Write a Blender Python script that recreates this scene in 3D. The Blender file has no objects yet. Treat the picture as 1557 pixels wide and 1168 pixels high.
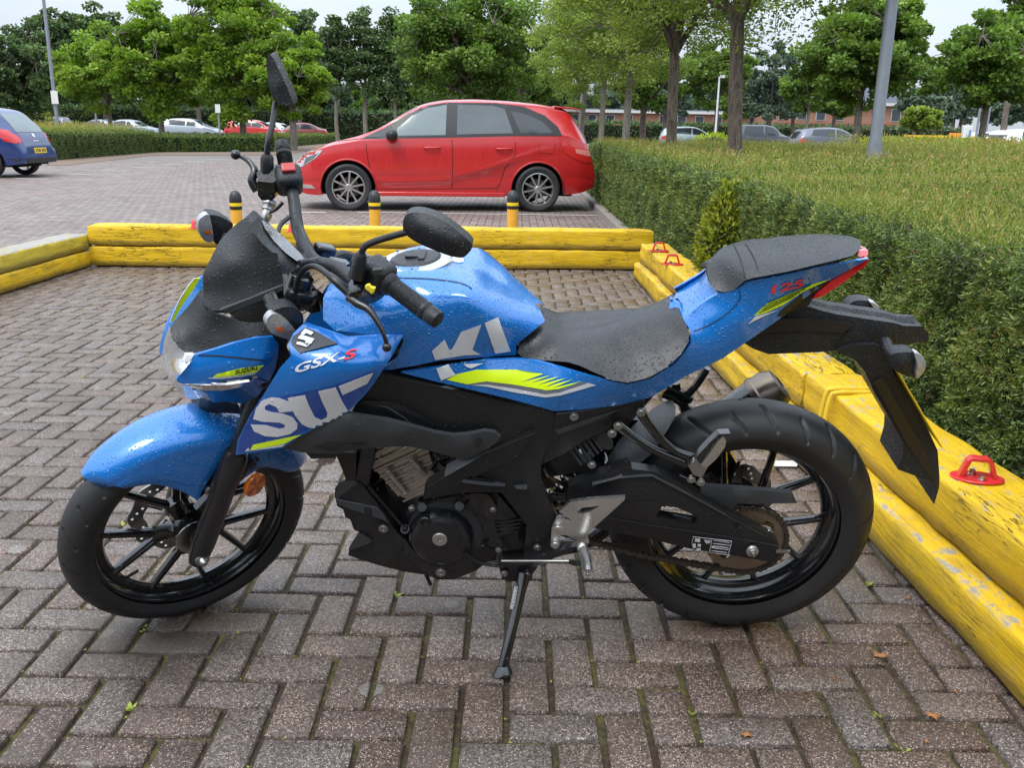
import bpy, bmesh, math, random
import numpy as np
from mathutils import Vector, Matrix, noise
from mathutils.bvhtree import BVHTree
from mathutils.geometry import delaunay_2d_cdt

C = bpy.context.scene.collection
scene = bpy.context.scene
R = math.radians
# ------------------------------------------------------------------ camera
F_PX, W_PX, H_PX, CAM_H = 1390.0, 1557.0, 1168.0, 1.14
th = math.atan((584 - 198) / F_PX); roll = R(1.0)
fwd = Vector((0, math.cos(th), -math.sin(th))); up0 = Vector((0, math.sin(th), math.cos(th))); rt0 = Vector((1, 0, 0))
cr = math.cos(roll) * rt0 + math.sin(roll) * up0
cu = -math.sin(roll) * rt0 + math.cos(roll) * up0
CAMPOS = Vector((0, 0, CAM_H))
cam_d = bpy.data.cameras.new('camera'); cam = bpy.data.objects.new('camera', cam_d); C.objects.link(cam)
m = Matrix((cr, cu, -fwd)).transposed().to_4x4(); m.translation = CAMPOS
cam.matrix_world = m
cam_d.sensor_width = 36; cam_d.lens = F_PX / W_PX * 36; cam_d.clip_end = 2000; cam_d.clip_start = 0.05
scene.camera = cam
# ------------------------------------------------------------------ light
world = bpy.data.worlds.new('World'); scene.world = world; world.use_nodes = True
nt = world.node_tree; nt.nodes.clear()
SUN_EL, SUN_AZ = R(56), R(-28)
sky = nt.nodes.new('ShaderNodeTexSky'); sky.sky_type = 'NISHITA'; sky.sun_disc = False
sky.sun_elevation = SUN_EL; sky.sun_rotation = SUN_AZ; sky.air_density = 1.0; sky.dust_density = 3.0; sky.ozone_density = 1.0
bg1 = nt.nodes.new('ShaderNodeBackground'); bg1.inputs[1].default_value = 0.035
bg2 = nt.nodes.new('ShaderNodeBackground'); bg2.inputs[1].default_value = 0.92
tc = nt.nodes.new('ShaderNodeTexCoord'); mp = nt.nodes.new('ShaderNodeMapping'); mp.inputs['Scale'].default_value = (1.5, 1.5, 5)
ns = nt.nodes.new('ShaderNodeTexNoise'); ns.inputs['Scale'].default_value = 1.6; ns.inputs['Detail'].default_value = 5; ns.inputs['Roughness'].default_value = 0.5
rp = nt.nodes.new('ShaderNodeValToRGB')
rp.color_ramp.elements[0].position = 0.3; rp.color_ramp.elements[0].color = (0.54, 0.635, 0.77, 1)
rp.color_ramp.elements[1].position = 0.7; rp.color_ramp.elements[1].color = (0.80, 0.85, 0.90, 1)
add = nt.nodes.new('ShaderNodeAddShader'); out = nt.nodes.new('ShaderNodeOutputWorld')
L = nt.links.new
L(tc.outputs['Generated'], mp.inputs[0]); L(mp.outputs[0], ns.inputs['Vector']); L(ns.outputs[0], rp.inputs[0]); L(rp.outputs[0], bg2.inputs[0])
# an overcast sky is brighter overhead than at the horizon
sz = nt.nodes.new('ShaderNodeSeparateXYZ'); L(tc.outputs['Generated'], sz.inputs[0])
mr = nt.nodes.new('ShaderNodeMapRange'); mr.inputs['From Min'].default_value = 0.0; mr.inputs['From Max'].default_value = 1.0; mr.inputs['To Min'].default_value = 0.62; mr.inputs['To Max'].default_value = 2.6
L(sz.outputs[2], mr.inputs[0]); L(mr.outputs[0], bg2.inputs[1])
L(sky.outputs[0], bg1.inputs[0]); L(bg1.outputs[0], add.inputs[0]); L(bg2.outputs[0], add.inputs[1]); L(add.outputs[0], out.inputs[0])
sd = bpy.data.lights.new('sun', 'SUN'); sd.energy = 1.3; sd.angle = R(18); sd.color = (1, 0.965, 0.92)
sun = bpy.data.objects.new('sun', sd); C.objects.link(sun)
sdir = Vector((math.sin(SUN_AZ) * math.cos(SUN_EL), -math.cos(SUN_AZ) * math.cos(SUN_EL), math.sin(SUN_EL)))  # towards the sun
sdir = Vector((-0.30, -0.42, 0.86)).normalized()
sky.sun_elevation = math.asin(sdir.z); sky.sun_rotation = math.atan2(sdir.x, sdir.y)
sun.rotation_euler = sdir.to_track_quat('Z', 'Y').to_euler()
scene.view_settings.view_transform = 'Standard'; scene.view_settings.look = 'None'
scene.view_settings.exposure = 0.34; scene.view_settings.gamma = 1
scene.cycles.max_bounces = 6; scene.cycles.transparent_max_bounces = 8

# ------------------------------------------------------------------ helpers
def ray(px, py):
    return (fwd * F_PX + cr * (px - W_PX / 2) + cu * (H_PX / 2 - py)).normalized()
def gnd(px, py, z=0.0):
    d = ray(px, py); return CAMPOS + d * ((z - CAM_H) / d.z)
def at_y(px, py, Y):
    d = ray(px, py); return CAMPOS + d * (Y / d.y)
def zoom(x0, y0, s):
    return lambda pts: [(x0 + p[0] / s, y0 + p[1] / s) + tuple(p[2:]) for p in pts]
S5 = 1557 / 500; S2 = 1557 / 260
ZA, ZB, ZC, ZD, ZE, ZF, ZG, ZH = zoom(220, 60, S5), zoom(220, 380, S5), zoom(60, 600, S5), zoom(480, 560, S5), zoom(560, 340, S5), zoom(900, 560, S5), zoom(1040, 330, S5), zoom(640, 780, S5)
Za, Zb, Zc, Zd, Ze, Zg, Zh, Zi = zoom(80, 700, S2), zoom(300, 680, S2), zoom(500, 640, S2), zoom(700, 600, S2), zoom(900, 590, S2), zoom(1000, 720, S2), zoom(340, 180, S2), zoom(380, 340, S2)
ZJ, ZK, ZL, ZM = zoom(230, 300, S2), zoom(230, 470, S2), zoom(600, 740, S2), zoom(1260, 480, 3.65)

def tagit(o, label=None, cat=None, group=None, kind=None):
    if label: o['label'] = label
    if cat: o['category'] = cat
    if group: o['group'] = group
    if kind: o['kind'] = kind
    return o
def empty(name, loc=(0, 0, 0), rz=0.0, **k):
    o = bpy.data.objects.new(name, None); C.objects.link(o); o.location = loc; o.rotation_euler = (0, 0, rz); o.empty_display_size = 0.1
    return tagit(o, **k)
def mk(name, verts, faces, mat=None, parent=None, smooth=True, ang=35, bev=0, bseg=2):
    me = bpy.data.meshes.new(name)
    me.from_pydata([tuple(v) for v in verts], [], [tuple(f) for f in faces]); me.update()
    if mat: me.materials.append(mat)
    if smooth and len(me.polygons):
        me.polygons.foreach_set('use_smooth', [True] * len(me.polygons)); me.set_sharp_from_angle(angle=R(ang))
    o = bpy.data.objects.new(name, me); C.objects.link(o)
    if parent: o.parent = parent
    if bev:
        b = o.modifiers.new('bevel', 'BEVEL'); b.width = bev; b.segments = bseg; b.limit_method = 'ANGLE'; b.angle_limit = R(28)
    return o
def fast_mesh(name, V, Fc, n, mat, parent=None, smooth=False, attr=None):
    """V (k,3) array, Fc (m,n) int array"""
    me = bpy.data.meshes.new(name); me.vertices.add(len(V)); me.vertices.foreach_set('co', V.astype(np.float32).ravel())
    me.loops.add(Fc.size); me.loops.foreach_set('vertex_index', Fc.astype(np.int32).ravel())
    me.polygons.add(len(Fc)); me.polygons.foreach_set('loop_start', np.arange(0, Fc.size, n, dtype=np.int32)); me.polygons.foreach_set('loop_total', np.full(len(Fc), n, np.int32))
    if smooth: me.polygons.foreach_set('use_smooth', np.ones(len(Fc), bool))
    me.update(calc_edges=True); me.validate()
    if isinstance(mat, (list, tuple)):
        for q in mat: me.materials.append(q)
    elif mat: me.materials.append(mat)
    if attr is not None:
        for k, v in attr.items():
            a = me.attributes.new(k, 'FLOAT', 'FACE'); a.data.foreach_set('value', v.astype(np.float32))
    o = bpy.data.objects.new(name, me); C.objects.link(o)
    if parent: o.parent = parent
    return o
class MB:
    """collects shapes for ONE mesh object"""
    def __init__(s): s.v = []; s.f = []
    def add(s, v, f):
        b = len(s.v); s.v += [Vector(p) for p in v]; s.f += [tuple(i + b for i in q) for q in f]; return s
    def box(s, c, d, M=None):
        x, y, z = d[0] / 2, d[1] / 2, d[2] / 2; c = Vector(c)
        v = [Vector((sx * x, sy * y, sz * z)) for sx in (-1, 1) for sy in (-1, 1) for sz in (-1, 1)]
        if M is not None: v = [M @ p for p in v]
        return s.add([p + c for p in v], [(0, 1, 3, 2), (4, 6, 7, 5), (0, 4, 5, 1), (2, 3, 7, 6), (0, 2, 6, 4), (1, 5, 7, 3)])
    def tube(s, pts, rad, n=10, sm=0, caps=True, flat=None):
        pts = [Vector(p) for p in pts]
        if not hasattr(rad, '__len__'): rad = [rad] * len(pts)
        if sm:
            P, Q = [], []
            for i in range(len(pts) - 1):
                p0, p1, p2, p3 = pts[max(i - 1, 0)], pts[i], pts[i + 1], pts[min(i + 2, len(pts) - 1)]
                for k in range(sm):
                    t = k / sm
                    P.append(0.5 * ((2 * p1) + (p2 - p0) * t + (2 * p0 - 5 * p1 + 4 * p2 - p3) * t * t + (3 * p1 - p0 - 3 * p2 + p3) * t ** 3)); Q.append(rad[i] * (1 - t) + rad[i + 1] * t)
            P.append(pts[-1]); Q.append(rad[-1]); pts, rad = P, Q
        T = [((pts[min(i + 1, len(pts) - 1)] - pts[max(i - 1, 0)]).normalized()) for i in range(len(pts))]
        u = T[0].orthogonal().normalized(); v0 = []; b = len(s.v)
        for i, p in enumerate(pts):
            u = (u - T[i] * u.dot(T[i])).normalized(); w = T[i].cross(u)
            for k in range(n):
                a = 2 * math.pi * k / n; d = (u * math.cos(a) + w * math.sin(a)) * rad[i]
                if flat is not None:
                    ax, fac = flat; ax = Vector(ax).normalized(); d = d - ax * d.dot(ax) * (1 - fac)
                v0.append(p + d)
        f = [(i * n + k, i * n + (k + 1) % n, (i + 1) * n + (k + 1) % n, (i + 1) * n + k) for i in range(len(pts) - 1) for k in range(n)]
        if caps: f += [tuple(range(n))[::-1], tuple((len(pts) - 1) * n + k for k in range(n))]
        return s.add(v0, f)
    def lathe(s, c, axis, prof, n=24, up=None, closed=False, caps=True):
        """prof: list of (radius, distance along axis)"""
        c = Vector(c); ax = Vector(axis).normalized(); u = ax.orthogonal().normalized() if up is None else Vector(up); w = ax.cross(u)
        v = []
        for (r, d) in prof:
            for k in range(n):
                a = 2 * math.pi * k / n; v.append(c + ax * d + (u * math.cos(a) + w * math.sin(a)) * r)
        m_ = len(prof); rng = m_ if closed else m_ - 1
        f = [(i * n + k, i * n + (k + 1) % n, ((i + 1) % m_) * n + (k + 1) % n, ((i + 1) % m_) * n + k) for i in range(rng) for k in range(n)]
        if not closed and caps:
            if prof[0][0] > 1e-6: f.append(tuple(range(n))[::-1])
            if prof[-1][0] > 1e-6: f.append(tuple((m_ - 1) * n + k for k in range(n)))
        return s.add(v, f)
    def sphere(s, c, r, M=None, n=12, m_=8):
        v = []; c = Vector(c)
        for i in range(m_ + 1):
            t = math.pi * i / m_
            for k in range(n):
                a = 2 * math.pi * k / n; p = Vector((math.sin(t) * math.cos(a), math.sin(t) * math.sin(a), math.cos(t)))
                p = Vector((p.x * r[0], p.y * r[1], p.z * r[2])) if hasattr(r, '__len__') else p * r
                v.append((M @ p if M is not None else p) + c)
        return s.add(v, [(i * n + k, (i + 1) * n + k, (i + 1) * n + (k + 1) % n, i * n + (k + 1) % n) for i in range(m_) for k in range(n)])
    def loft(s, rings, caps=True, closed=True):
        n = len(rings[0]); v = [p for r_ in rings for p in r_]; kk = n if closed else n - 1
        f = [(i * n + k, i * n + (k + 1) % n, (i + 1) * n + (k + 1) % n, (i + 1) * n + k) for i in range(len(rings) - 1) for k in range(kk)]
        if caps: f += [tuple(range(n))[::-1], tuple((len(rings) - 1) * n + k for k in range(n))]
        return s.add(v, f)
    def build(s, name, mat=None, parent=None, smooth=True, ang=35, bev=0, bseg=2, fix=True):
        o = mk(name, s.v, s.f, None, parent, False)
        me = o.data
        if fix:
            bm = bmesh.new(); bm.from_mesh(me); bmesh.ops.recalc_face_normals(bm, faces=bm.faces); bm.to_mesh(me); bm.free()
        if mat: me.materials.append(mat)
        if smooth:
            me.polygons.foreach_set('use_smooth', [True] * len(me.polygons)); me.set_sharp_from_angle(angle=R(ang))
        if bev:
            b = o.modifiers.new('bevel', 'BEVEL'); b.width = bev; b.segments = bseg; b.limit_method = 'ANGLE'; b.angle_limit = R(28)
        return o

# ------------------------------------------------------------------ materials
class NT:
    def __init__(s, name):
        s.m = bpy.data.materials.new(name); s.m.use_nodes = True; s.t = s.m.node_tree; s.b = s.t.nodes['Principled BSDF']; s.out = s.t.nodes['Material Output']
    def n(s, typ, **k):
        q = s.t.nodes.new('ShaderNode' + typ)
        for a, b in k.items():
            if a in q.inputs: q.inputs[a].default_value = b
            else: setattr(q, a, b)
        return q
    def l(s, a, b): s.t.links.new(a, b)
    def coord(s, kind='Object', scale=None):
        t = s.n('TexCoord'); o = t.outputs[kind]
        if scale is not None:
            mp_ = s.n('Mapping'); mp_.inputs['Scale'].default_value = scale; s.l(o, mp_.inputs[0]); o = mp_.outputs[0]
        return o
    def noise(s, co, scale, detail=4, rough=0.55, dist=0.0):
        q = s.n('TexNoise'); q.inputs['Scale'].default_value = scale; q.inputs['Detail'].default_value = detail; q.inputs['Roughness'].default_value = rough; q.inputs['Distortion'].default_value = dist
        s.l(co, q.inputs['Vector']); return q.outputs['Fac']
    def vor(s, co, scale, feature='F1', rand=1.0):
        q = s.n('TexVoronoi', feature=feature); q.inputs['Scale'].default_value = scale; q.inputs['Randomness'].default_value = rand
        s.l(co, q.inputs['Vector']); return q
    def ramp(s, v, stops, interp='LINEAR'):
        q = s.n('ValToRGB'); e = q.color_ramp.elements; q.color_ramp.interpolation = interp
        while len(e) < len(stops): e.new(0.5)
        for i, (p, c) in enumerate(stops):
            e[i].position = p; e[i].color = (c[0], c[1], c[2], 1) if hasattr(c, '__len__') else (c, c, c, 1)
        s.l(v, q.inputs[0]); return q.outputs[0]
    def math(s, op, a, b=0.5, clamp=False):
        q = s.n('Math', operation=op, use_clamp=clamp)
        for i, v in enumerate((a, b)):
            if hasattr(v, 'is_output') or hasattr(v, 'links'): s.l(v, q.inputs[i])
            else: q.inputs[i].default_value = v
        return q.outputs[0]
    def mix(s, f, a, b, typ='MIX'):
        q = s.n('MixRGB', blend_type=typ)
        for i, v in enumerate((f, a, b)):
            if hasattr(v, 'links'): s.l(v, q.inputs[i])
            elif i == 0: q.inputs[0].default_value = v
            else: q.inputs[i].default_value = (v[0], v[1], v[2], 1)
        return q.outputs[0]
    def bump(s, h, dist=0.002, strength=1.0, prev=None):
        q = s.n('Bump'); q.inputs['Distance'].default_value = dist; q.inputs['Strength'].default_value = strength; s.l(h, q.inputs['Height'])
        if prev is not None: s.l(prev, q.inputs['Normal'])
        return q.outputs[0]
    def set(s, **k):
        for a, v in k.items():
            i = s.b.inputs[a.replace('_', ' ')]
            if hasattr(v, 'links'): s.l(v, i)
            elif hasattr(v, '__len__'): i.default_value = (v[0], v[1], v[2], 1)
            else: i.default_value = v
        return s

def drops(N, scale=95, amt=0.55, dist=0.0010, prev=None):
    scale *= 1.75; amt = min(0.9, amt * 1.35) if amt > 0.2 else amt
    """water beads standing on a surface, returns (normal, mask)"""
    co = N.coord('Object')
    hs = []
    for sc, th_ in ((scale, 0.36), (scale * 2.1, 0.30)):
        v = N.vor(co, sc); sep = N.n('SeparateColor'); N.l(v.outputs['Color'], sep.inputs[0])
        r = N.math('MULTIPLY', sep.outputs[0], th_); on = N.math('GREATER_THAN', sep.outputs[1], 1 - amt)
        r = N.math('MULTIPLY', N.math('ADD', r, 0.10), on)
        d = N.math('DIVIDE', v.outputs['Distance'], N.math('ADD', r, 0.001)); h = N.math('SUBTRACT', 1.0, N.math('MULTIPLY', d, d), True)
        h = N.math('POWER', h, 0.6); hs.append(N.math('MULTIPLY', h, N.math('MULTIPLY', r, 3.0)))
    h = N.math('MAXIMUM', hs[0], hs[1])
    return N.bump(h, dist, 1.0, prev), N.math('GREATER_THAN', h, 0.06)

def M_simple(name, col, rough=0.5, metal=0.0, coat=0.0, wet=False, grain=0, gs=400, var=0.0, spec=0.5, scale=95, amt=0.55, trans=0.0):
    N = NT(name); N.set(Base_Color=col, Roughness=rough, Metallic=metal, Coat_Weight=coat, Specular_IOR_Level=spec)
    if coat: N.set(Coat_Roughness=0.04)
    nrm = None
    if var:
        nz = N.noise(N.coord('Object'), 14, 6, 0.65)
        N.set(Base_Color=N.mix(nz, [c * (1 - var) for c in col], [min(1, c * (1 + var)) for c in col]))
        N.set(Roughness=N.ramp(nz, [(0.3, max(0, rough - 0.1)), (0.7, min(1, rough + 0.12))]))
    if grain: nrm = N.bump(N.noise(N.coord('Object'), gs, 3, 0.6), grain, 0.6)
    if wet:
        nrm, mask = drops(N, scale, amt, prev=nrm)
        q = N.math('SUBTRACT', 1.0, mask); N.set(Roughness=N.math('ADD', N.math('MULTIPLY', q, rough), 0.03))
        if coat: N.l(nrm, N.b.inputs['Coat Normal'])
    if trans: N.set(Transmission_Weight=trans)
    if nrm is not None: N.l(nrm, N.b.inputs['Normal'])
    return N.m
# ================================================================== SETTING
rng = np.random.default_rng(7); random.seed(7)
# ---- ground sheet
N = NT('lot_surface'); co = N.coord('Object')
n1 = N.noise(co, 0.35, 6, 0.6); n2 = N.noise(co, 9, 5, 0.6)
br = N.n('TexBrick'); br.inputs['Scale'].default_value = 1.0; br.inputs['Color1'].default_value = (0.20, 0.172, 0.158, 1); br.inputs['Color2'].default_value = (0.15, 0.125, 0.115, 1)
br.inputs['Mortar'].default_value = (0.05, 0.044, 0.037, 1); br.inputs['Mortar Size'].default_value = 0.008; br.inputs['Brick Width'].default_value = 0.19; br.inputs['Row Height'].default_value = 0.095
N.l(co, br.inputs['Vector'])
N.set(Base_Color=N.mix(N.ramp(n1, [(0.35, 0), (0.7, 0.55)]), br.outputs[0], (0.27, 0.22, 0.195)), Roughness=N.ramp(n2, [(0.3, 0.45), (0.7, 0.7)]), Specular_IOR_Level=0.4)
M_lot = N.m
g = mk('ground', [(-160, -12, -0.052), (160, -12, -0.052), (160, 420, -0.052), (-160, 420, -0.052)], [(0, 1, 2, 3)], None, smooth=False)
N = NT('joint_soil'); co = N.coord('Object')
a = N.noise(co, 3.2, 4, 0.6); b_ = N.noise(co, 60, 4, 0.7)
moss = N.ramp(N.mix(0.4, a, b_, 'MIX'), [(0.46, 0), (0.58, 0.8)])
N.set(Base_Color=N.mix(moss, N.mix(b_, (0.014, 0.009, 0.005), (0.058, 0.036, 0.018)), N.mix(b_, (0.04, 0.036, 0.008), (0.135, 0.120, 0.022))), Roughness=0.8)
N.l(N.bump(b_, 0.006), N.b.inputs['Normal']); M_joint = N.m
g.data.materials.append(M_joint)
tagit(g, kind='structure', label='dark mossy soil showing in the joints of the block paving', cat='ground')
far = mk('car_park', [(-160, 29.99, -0.004), (160, 29.99, -0.004), (160, 420, -0.004), (-160, 420, -0.004)], [(0, 1, 2, 3)], M_lot, smooth=False)
tagit(far, kind='structure', label='distant wet car park surface beyond the hedges', cat='car park')

# ---- block paving, herringbone, every block real
N = NT('paver'); co = N.coord('Object')
at = N.n('Attribute', attribute_name='rnd'); rv = at.outputs['Fac']
big = N.noise(co, 0.9, 5, 0.6); fine = N.noise(co, 95, 7, 0.82); ag = N.vor(co, 270)
base = N.ramp(rv, [(0.0, (0.120, 0.070, 0.050)), (0.3, (0.168, 0.108, 0.080)), (0.55, (0.205, 0.143, 0.112)), (0.78, (0.175, 0.142, 0.128)), (1.0, (0.245, 0.163, 0.122))])
base = N.mix(N.ramp(big, [(0.35, 0.0), (0.7, 0.35)]), base, (0.225, 0.185, 0.16))
base = N.mix(N.ramp(fine, [(0.40, 0.95), (0.58, 0.0)]), base, N.mix(0.65, base, (0.03, 0.02, 0.018)))
sepc = N.n('SeparateColor'); N.l(ag.outputs['Color'], sepc.inputs[0])
base = N.mix(1.0, base, N.ramp(sepc.outputs[2], [(0.0, 0.34), (0.35, 0.80), (0.7, 1.1), (1.0, 1.75)]), 'MULTIPLY')
chip = N.math('GREATER_THAN', sepc.outputs[0], 0.80); small = N.math('LESS_THAN', ag.outputs['Distance'], 0.42)
chipm = N.math('MULTIPLY', chip, small)
chipd = N.math('MULTIPLY', N.math('LESS_THAN', sepc.outputs[1], 0.36), N.math('LESS_THAN', ag.outputs['Distance'], 0.5))
base = N.mix(N.math('MULTIPLY', chipd, 0.8), base, (0.035, 0.028, 0.03))
base = N.mix(N.math('MULTIPLY', chipm, 0.75), base, (0.60, 0.52, 0.43))
lich = N.vor(co, 5.5); lm = N.math('MULTIPLY', N.math('LESS_THAN', N.math('ADD', lich.outputs['Distance'], N.math('MULTIPLY', fine, 0.12)), 0.20), N.math('GREATER_THAN', N.noise(co, 2.3, 2), 0.53))
base = N.mix(N.math('MULTIPLY', lm, 0.4), base, (0.33, 0.34, 0.30))
damp = N.noise(co, 1.7, 4, 0.6)
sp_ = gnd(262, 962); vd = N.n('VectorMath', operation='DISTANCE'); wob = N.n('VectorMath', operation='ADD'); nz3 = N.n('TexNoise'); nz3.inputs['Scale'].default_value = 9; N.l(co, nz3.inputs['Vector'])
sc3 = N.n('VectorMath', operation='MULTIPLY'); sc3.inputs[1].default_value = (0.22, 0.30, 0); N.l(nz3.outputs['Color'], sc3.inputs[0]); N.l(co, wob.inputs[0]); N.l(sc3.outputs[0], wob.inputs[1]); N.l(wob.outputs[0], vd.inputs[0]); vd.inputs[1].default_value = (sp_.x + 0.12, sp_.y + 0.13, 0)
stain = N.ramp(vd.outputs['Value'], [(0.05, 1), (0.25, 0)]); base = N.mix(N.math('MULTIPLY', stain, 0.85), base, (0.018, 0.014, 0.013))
drt = N.ramp(N.noise(co, 4.5, 6, 0.7), [(0.44, 0), (0.66, 0.5)]); base = N.mix(drt, base, (0.07, 0.055, 0.042))
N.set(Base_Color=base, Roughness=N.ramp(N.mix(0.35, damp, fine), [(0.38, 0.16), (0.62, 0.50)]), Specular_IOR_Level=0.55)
nb = N.bump(fine, 0.0035, 0.9); nb = N.bump(ag.outputs['Distance'], 0.0012, 0.7, nb); N.l(nb, N.b.inputs['Normal']); M_paver = N.m
U = 0.095
CORN = []
def pavers(x0, x1, y0, y1, bevel, name, label, gap=0.0054, skip=None, mat=None):
    V, Fq, A = [], [], []
    i0, i1, j0, j1 = int(x0 / U) - 1, int(x1 / U) + 1, int(y0 / U), int(y1 / U)
    for j in range(j0, j1):
        for i in range(i0, i1):
            c = (i - j) % 4
            if c == 0: a, b, w, h = i * U, j * U, 2 * U, U
            elif c == 3: a, b, w, h = i * U, j * U, U, 2 * U
            else: continue
            if skip and skip(a + w / 2, b + h / 2): continue
            gp = gap + random.random() * gap * 0.6
            z = random.uniform(-0.0015, 0.0015); tx, ty = random.uniform(-.0012, .0012), random.uniform(-.0012, .0012)
            jx, jy = random.uniform(-.0012, .0012), random.uniform(-.0012, .0012)
            q = [(a + gp + jx, b + gp + jy), (a + w - gp + jx, b + gp + jy), (a + w - gp + jx, b + h - gp + jy), (a + gp + jx, b + h - gp + jy)]
            zz = [z - tx - ty, z + tx - ty, z + tx + ty, z - tx + ty]; k = len(V); r_ = random.random()
            if bevel:
                CORN.append((a, b, a + w, b, a, b + h))
                e = 0.0035; cx, cy = (q[0][0] + q[2][0]) / 2, (q[0][1] + q[2][1]) / 2
                V += [(p[0], p[1], s - 0.022) for p, s in zip(q, zz)] + [(p[0], p[1], s - 0.0035) for p, s in zip(q, zz)] + [(p[0] + (e if p[0] < cx else -e), p[1] + (e if p[1] < cy else -e), s) for p, s in zip(q, zz)]
                for l in (0, 4):
                    for t in range(4): Fq.append((k + l + t, k + l + (t + 1) % 4, k + l + 4 + (t + 1) % 4, k + l + 4 + t)); A.append(r_)
                Fq.append((k + 8, k + 9, k + 10, k + 11)); A.append(r_)
            else:
                V += [(p[0], p[1], s * 0.4) for p, s in zip(q, zz)]; Fq.append((k, k + 1, k + 2, k + 3)); A.append(r_)
    o = fast_mesh(name, np.array(V), np.array(Fq), 4, mat or M_paver, attr={'rnd': np.array(A)})
    return tagit(o, kind='structure', label=label, cat='paving')
pavers(-4.2, 2.2, 0.7, 7.9, True, 'block_paving', 'near herringbone block paving inside the motorcycle bay')
N = NT('far_paver'); co = N.coord('Object'); at = N.n('Attribute', attribute_name='rnd'); fn = N.noise(co, 30, 4, 0.7)
bs = N.ramp(at.outputs['Fac'], [(0.0, (0.20, 0.152, 0.132)), (0.5, (0.265, 0.208, 0.182)), (0.8, (0.25, 0.215, 0.20)), (1.0, (0.32, 0.25, 0.215))])
bs = N.mix(N.ramp(N.noise(co, 0.5, 5, 0.65), [(0.4, 0), (0.65, 0.45)]), bs, (0.20, 0.165, 0.15)); N.set(Base_Color=N.mix(N.ramp(fn, [(0.4, 0.4), (0.6, 0)]), bs, (0.14, 0.10, 0.085)), Roughness=N.ramp(N.noise(co, 0.8, 4), [(0.35, 0.42), (0.6, 0.7)]), Specular_IOR_Level=0.4); M_pfar = N.m
pavers(-15, 1.5, 7.95, 30, False, 'parking_area', 'block paved car park behind the back timber', gap=0.0035, mat=M_pfar)
# joint bed: raise the soil to just under the block tops
bed = mk('soil_bed', [(-16, 0.6, -0.012), (30, 0.6, -0.012), (30, 29.98, -0.012), (-16, 29.98, -0.012)], [(0, 1, 2, 3)], M_joint, smooth=False)
tagit(bed, kind='structure', label='mossy joint fill between the paving blocks', cat='soil')
pavers(-14, -4.25, 0.7, 7.9, False, 'parking_bay', 'block paving left of the left timber', gap=0.0035, mat=M_pfar)
sl = mk('soil_bed', [(-16, 0.6, -0.009), (-4.2, 0.6, -0.009), (-4.2, -6, -0.009), (-16, -6, -0.009)], [(0, 1, 2, 3)], M_lot, smooth=False); tagit(sl, kind='structure', label='paving at the left behind the viewpoint', cat='paving')
side = mk('pavement', [(-60, -6, -0.003), (-15.1, -6, -0.003), (-15.1, 29.98, -0.003), (-60, 29.98, -0.003)], [(0, 1, 2, 3)], M_lot, smooth=False)
tagit(side, kind='structure', label='paving at far left beneath the blue car', cat='pavement')
# white bay markings
M_white = M_simple('worn_white', (0.62, 0.62, 0.6), 0.5, grain=0.001)
def bay_marks():
    mb = MB()
    def quad(p, q, w, z=0.006):
        p, q = Vector(p), Vector(q); d = (q - p).normalized(); s = Vector((-d.y, d.x, 0)) * w / 2
        mb.add([p - s + Vector((0, 0, z)), p + s + Vector((0, 0, z)), q + s + Vector((0, 0, z)), q - s + Vector((0, 0, z))], [(0, 1, 2, 3)])
    for (x, y) in ((48, 272), (115, 265), (175, 260), (222, 255), (262, 250), (296, 246), (327, 242)):
        p = gnd(x, y); quad((p.x - 0.35, p.y, 0), (p.x + 0.35, p.y, 0), 0.12)
    quad((-3.0, 12.75, 0), (-2.6, 12.75, 0), 0.1); quad((-2.2, 12.9, 0), (1.15, 13.05, 0), 0.08)
    o = mb.build('bay_marking', M_white, None, smooth=False)
    return tagit(o, kind='structure', label='worn white bay markings on the blocks of the car park', cat='marking')
bay_marks()
# kerb along the hedge foot beyond the bay
M_kerb = M_simple('kerb_concrete', (0.27, 0.24, 0.21), 0.7, grain=0.003, gs=60, var=0.25)
kb = MB(); 
for i in range(10): kb.box((1.24, 8.35 + i * 0.92, 0.045), (0.12, 0.905, 0.10))
o = kb.build('kerb', M_kerb, None, bev=0.006); tagit(o, kind='structure', label='low concrete kerb at the foot of the hedge beside the red car', cat='kerb')
# island kerbs by left hedge
M_soil = M_simple('litter_soil', (0.17, 0.12, 0.085), 0.9, grain=0.01, gs=30, var=0.4)
mb = MB()
p = [gnd(70, 251), gnd(98, 252), gnd(232, 236), gnd(420, 236), gnd(520, 222)]
p2 = [Vector((v.x - 3, v.y + 7, 0)) for v in p]
for i in range(4): mb.add([Vector((q.x, q.y, 0.008)) for q in (p[i], p[i + 1], p2[i + 1], p2[i])], [(0, 1, 2, 3)])
o = mb.build('planting_bed', M_soil, None, smooth=False); tagit(o, kind='structure', label='bare earth bed with litter under the far left hedge', cat='soil')

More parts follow.
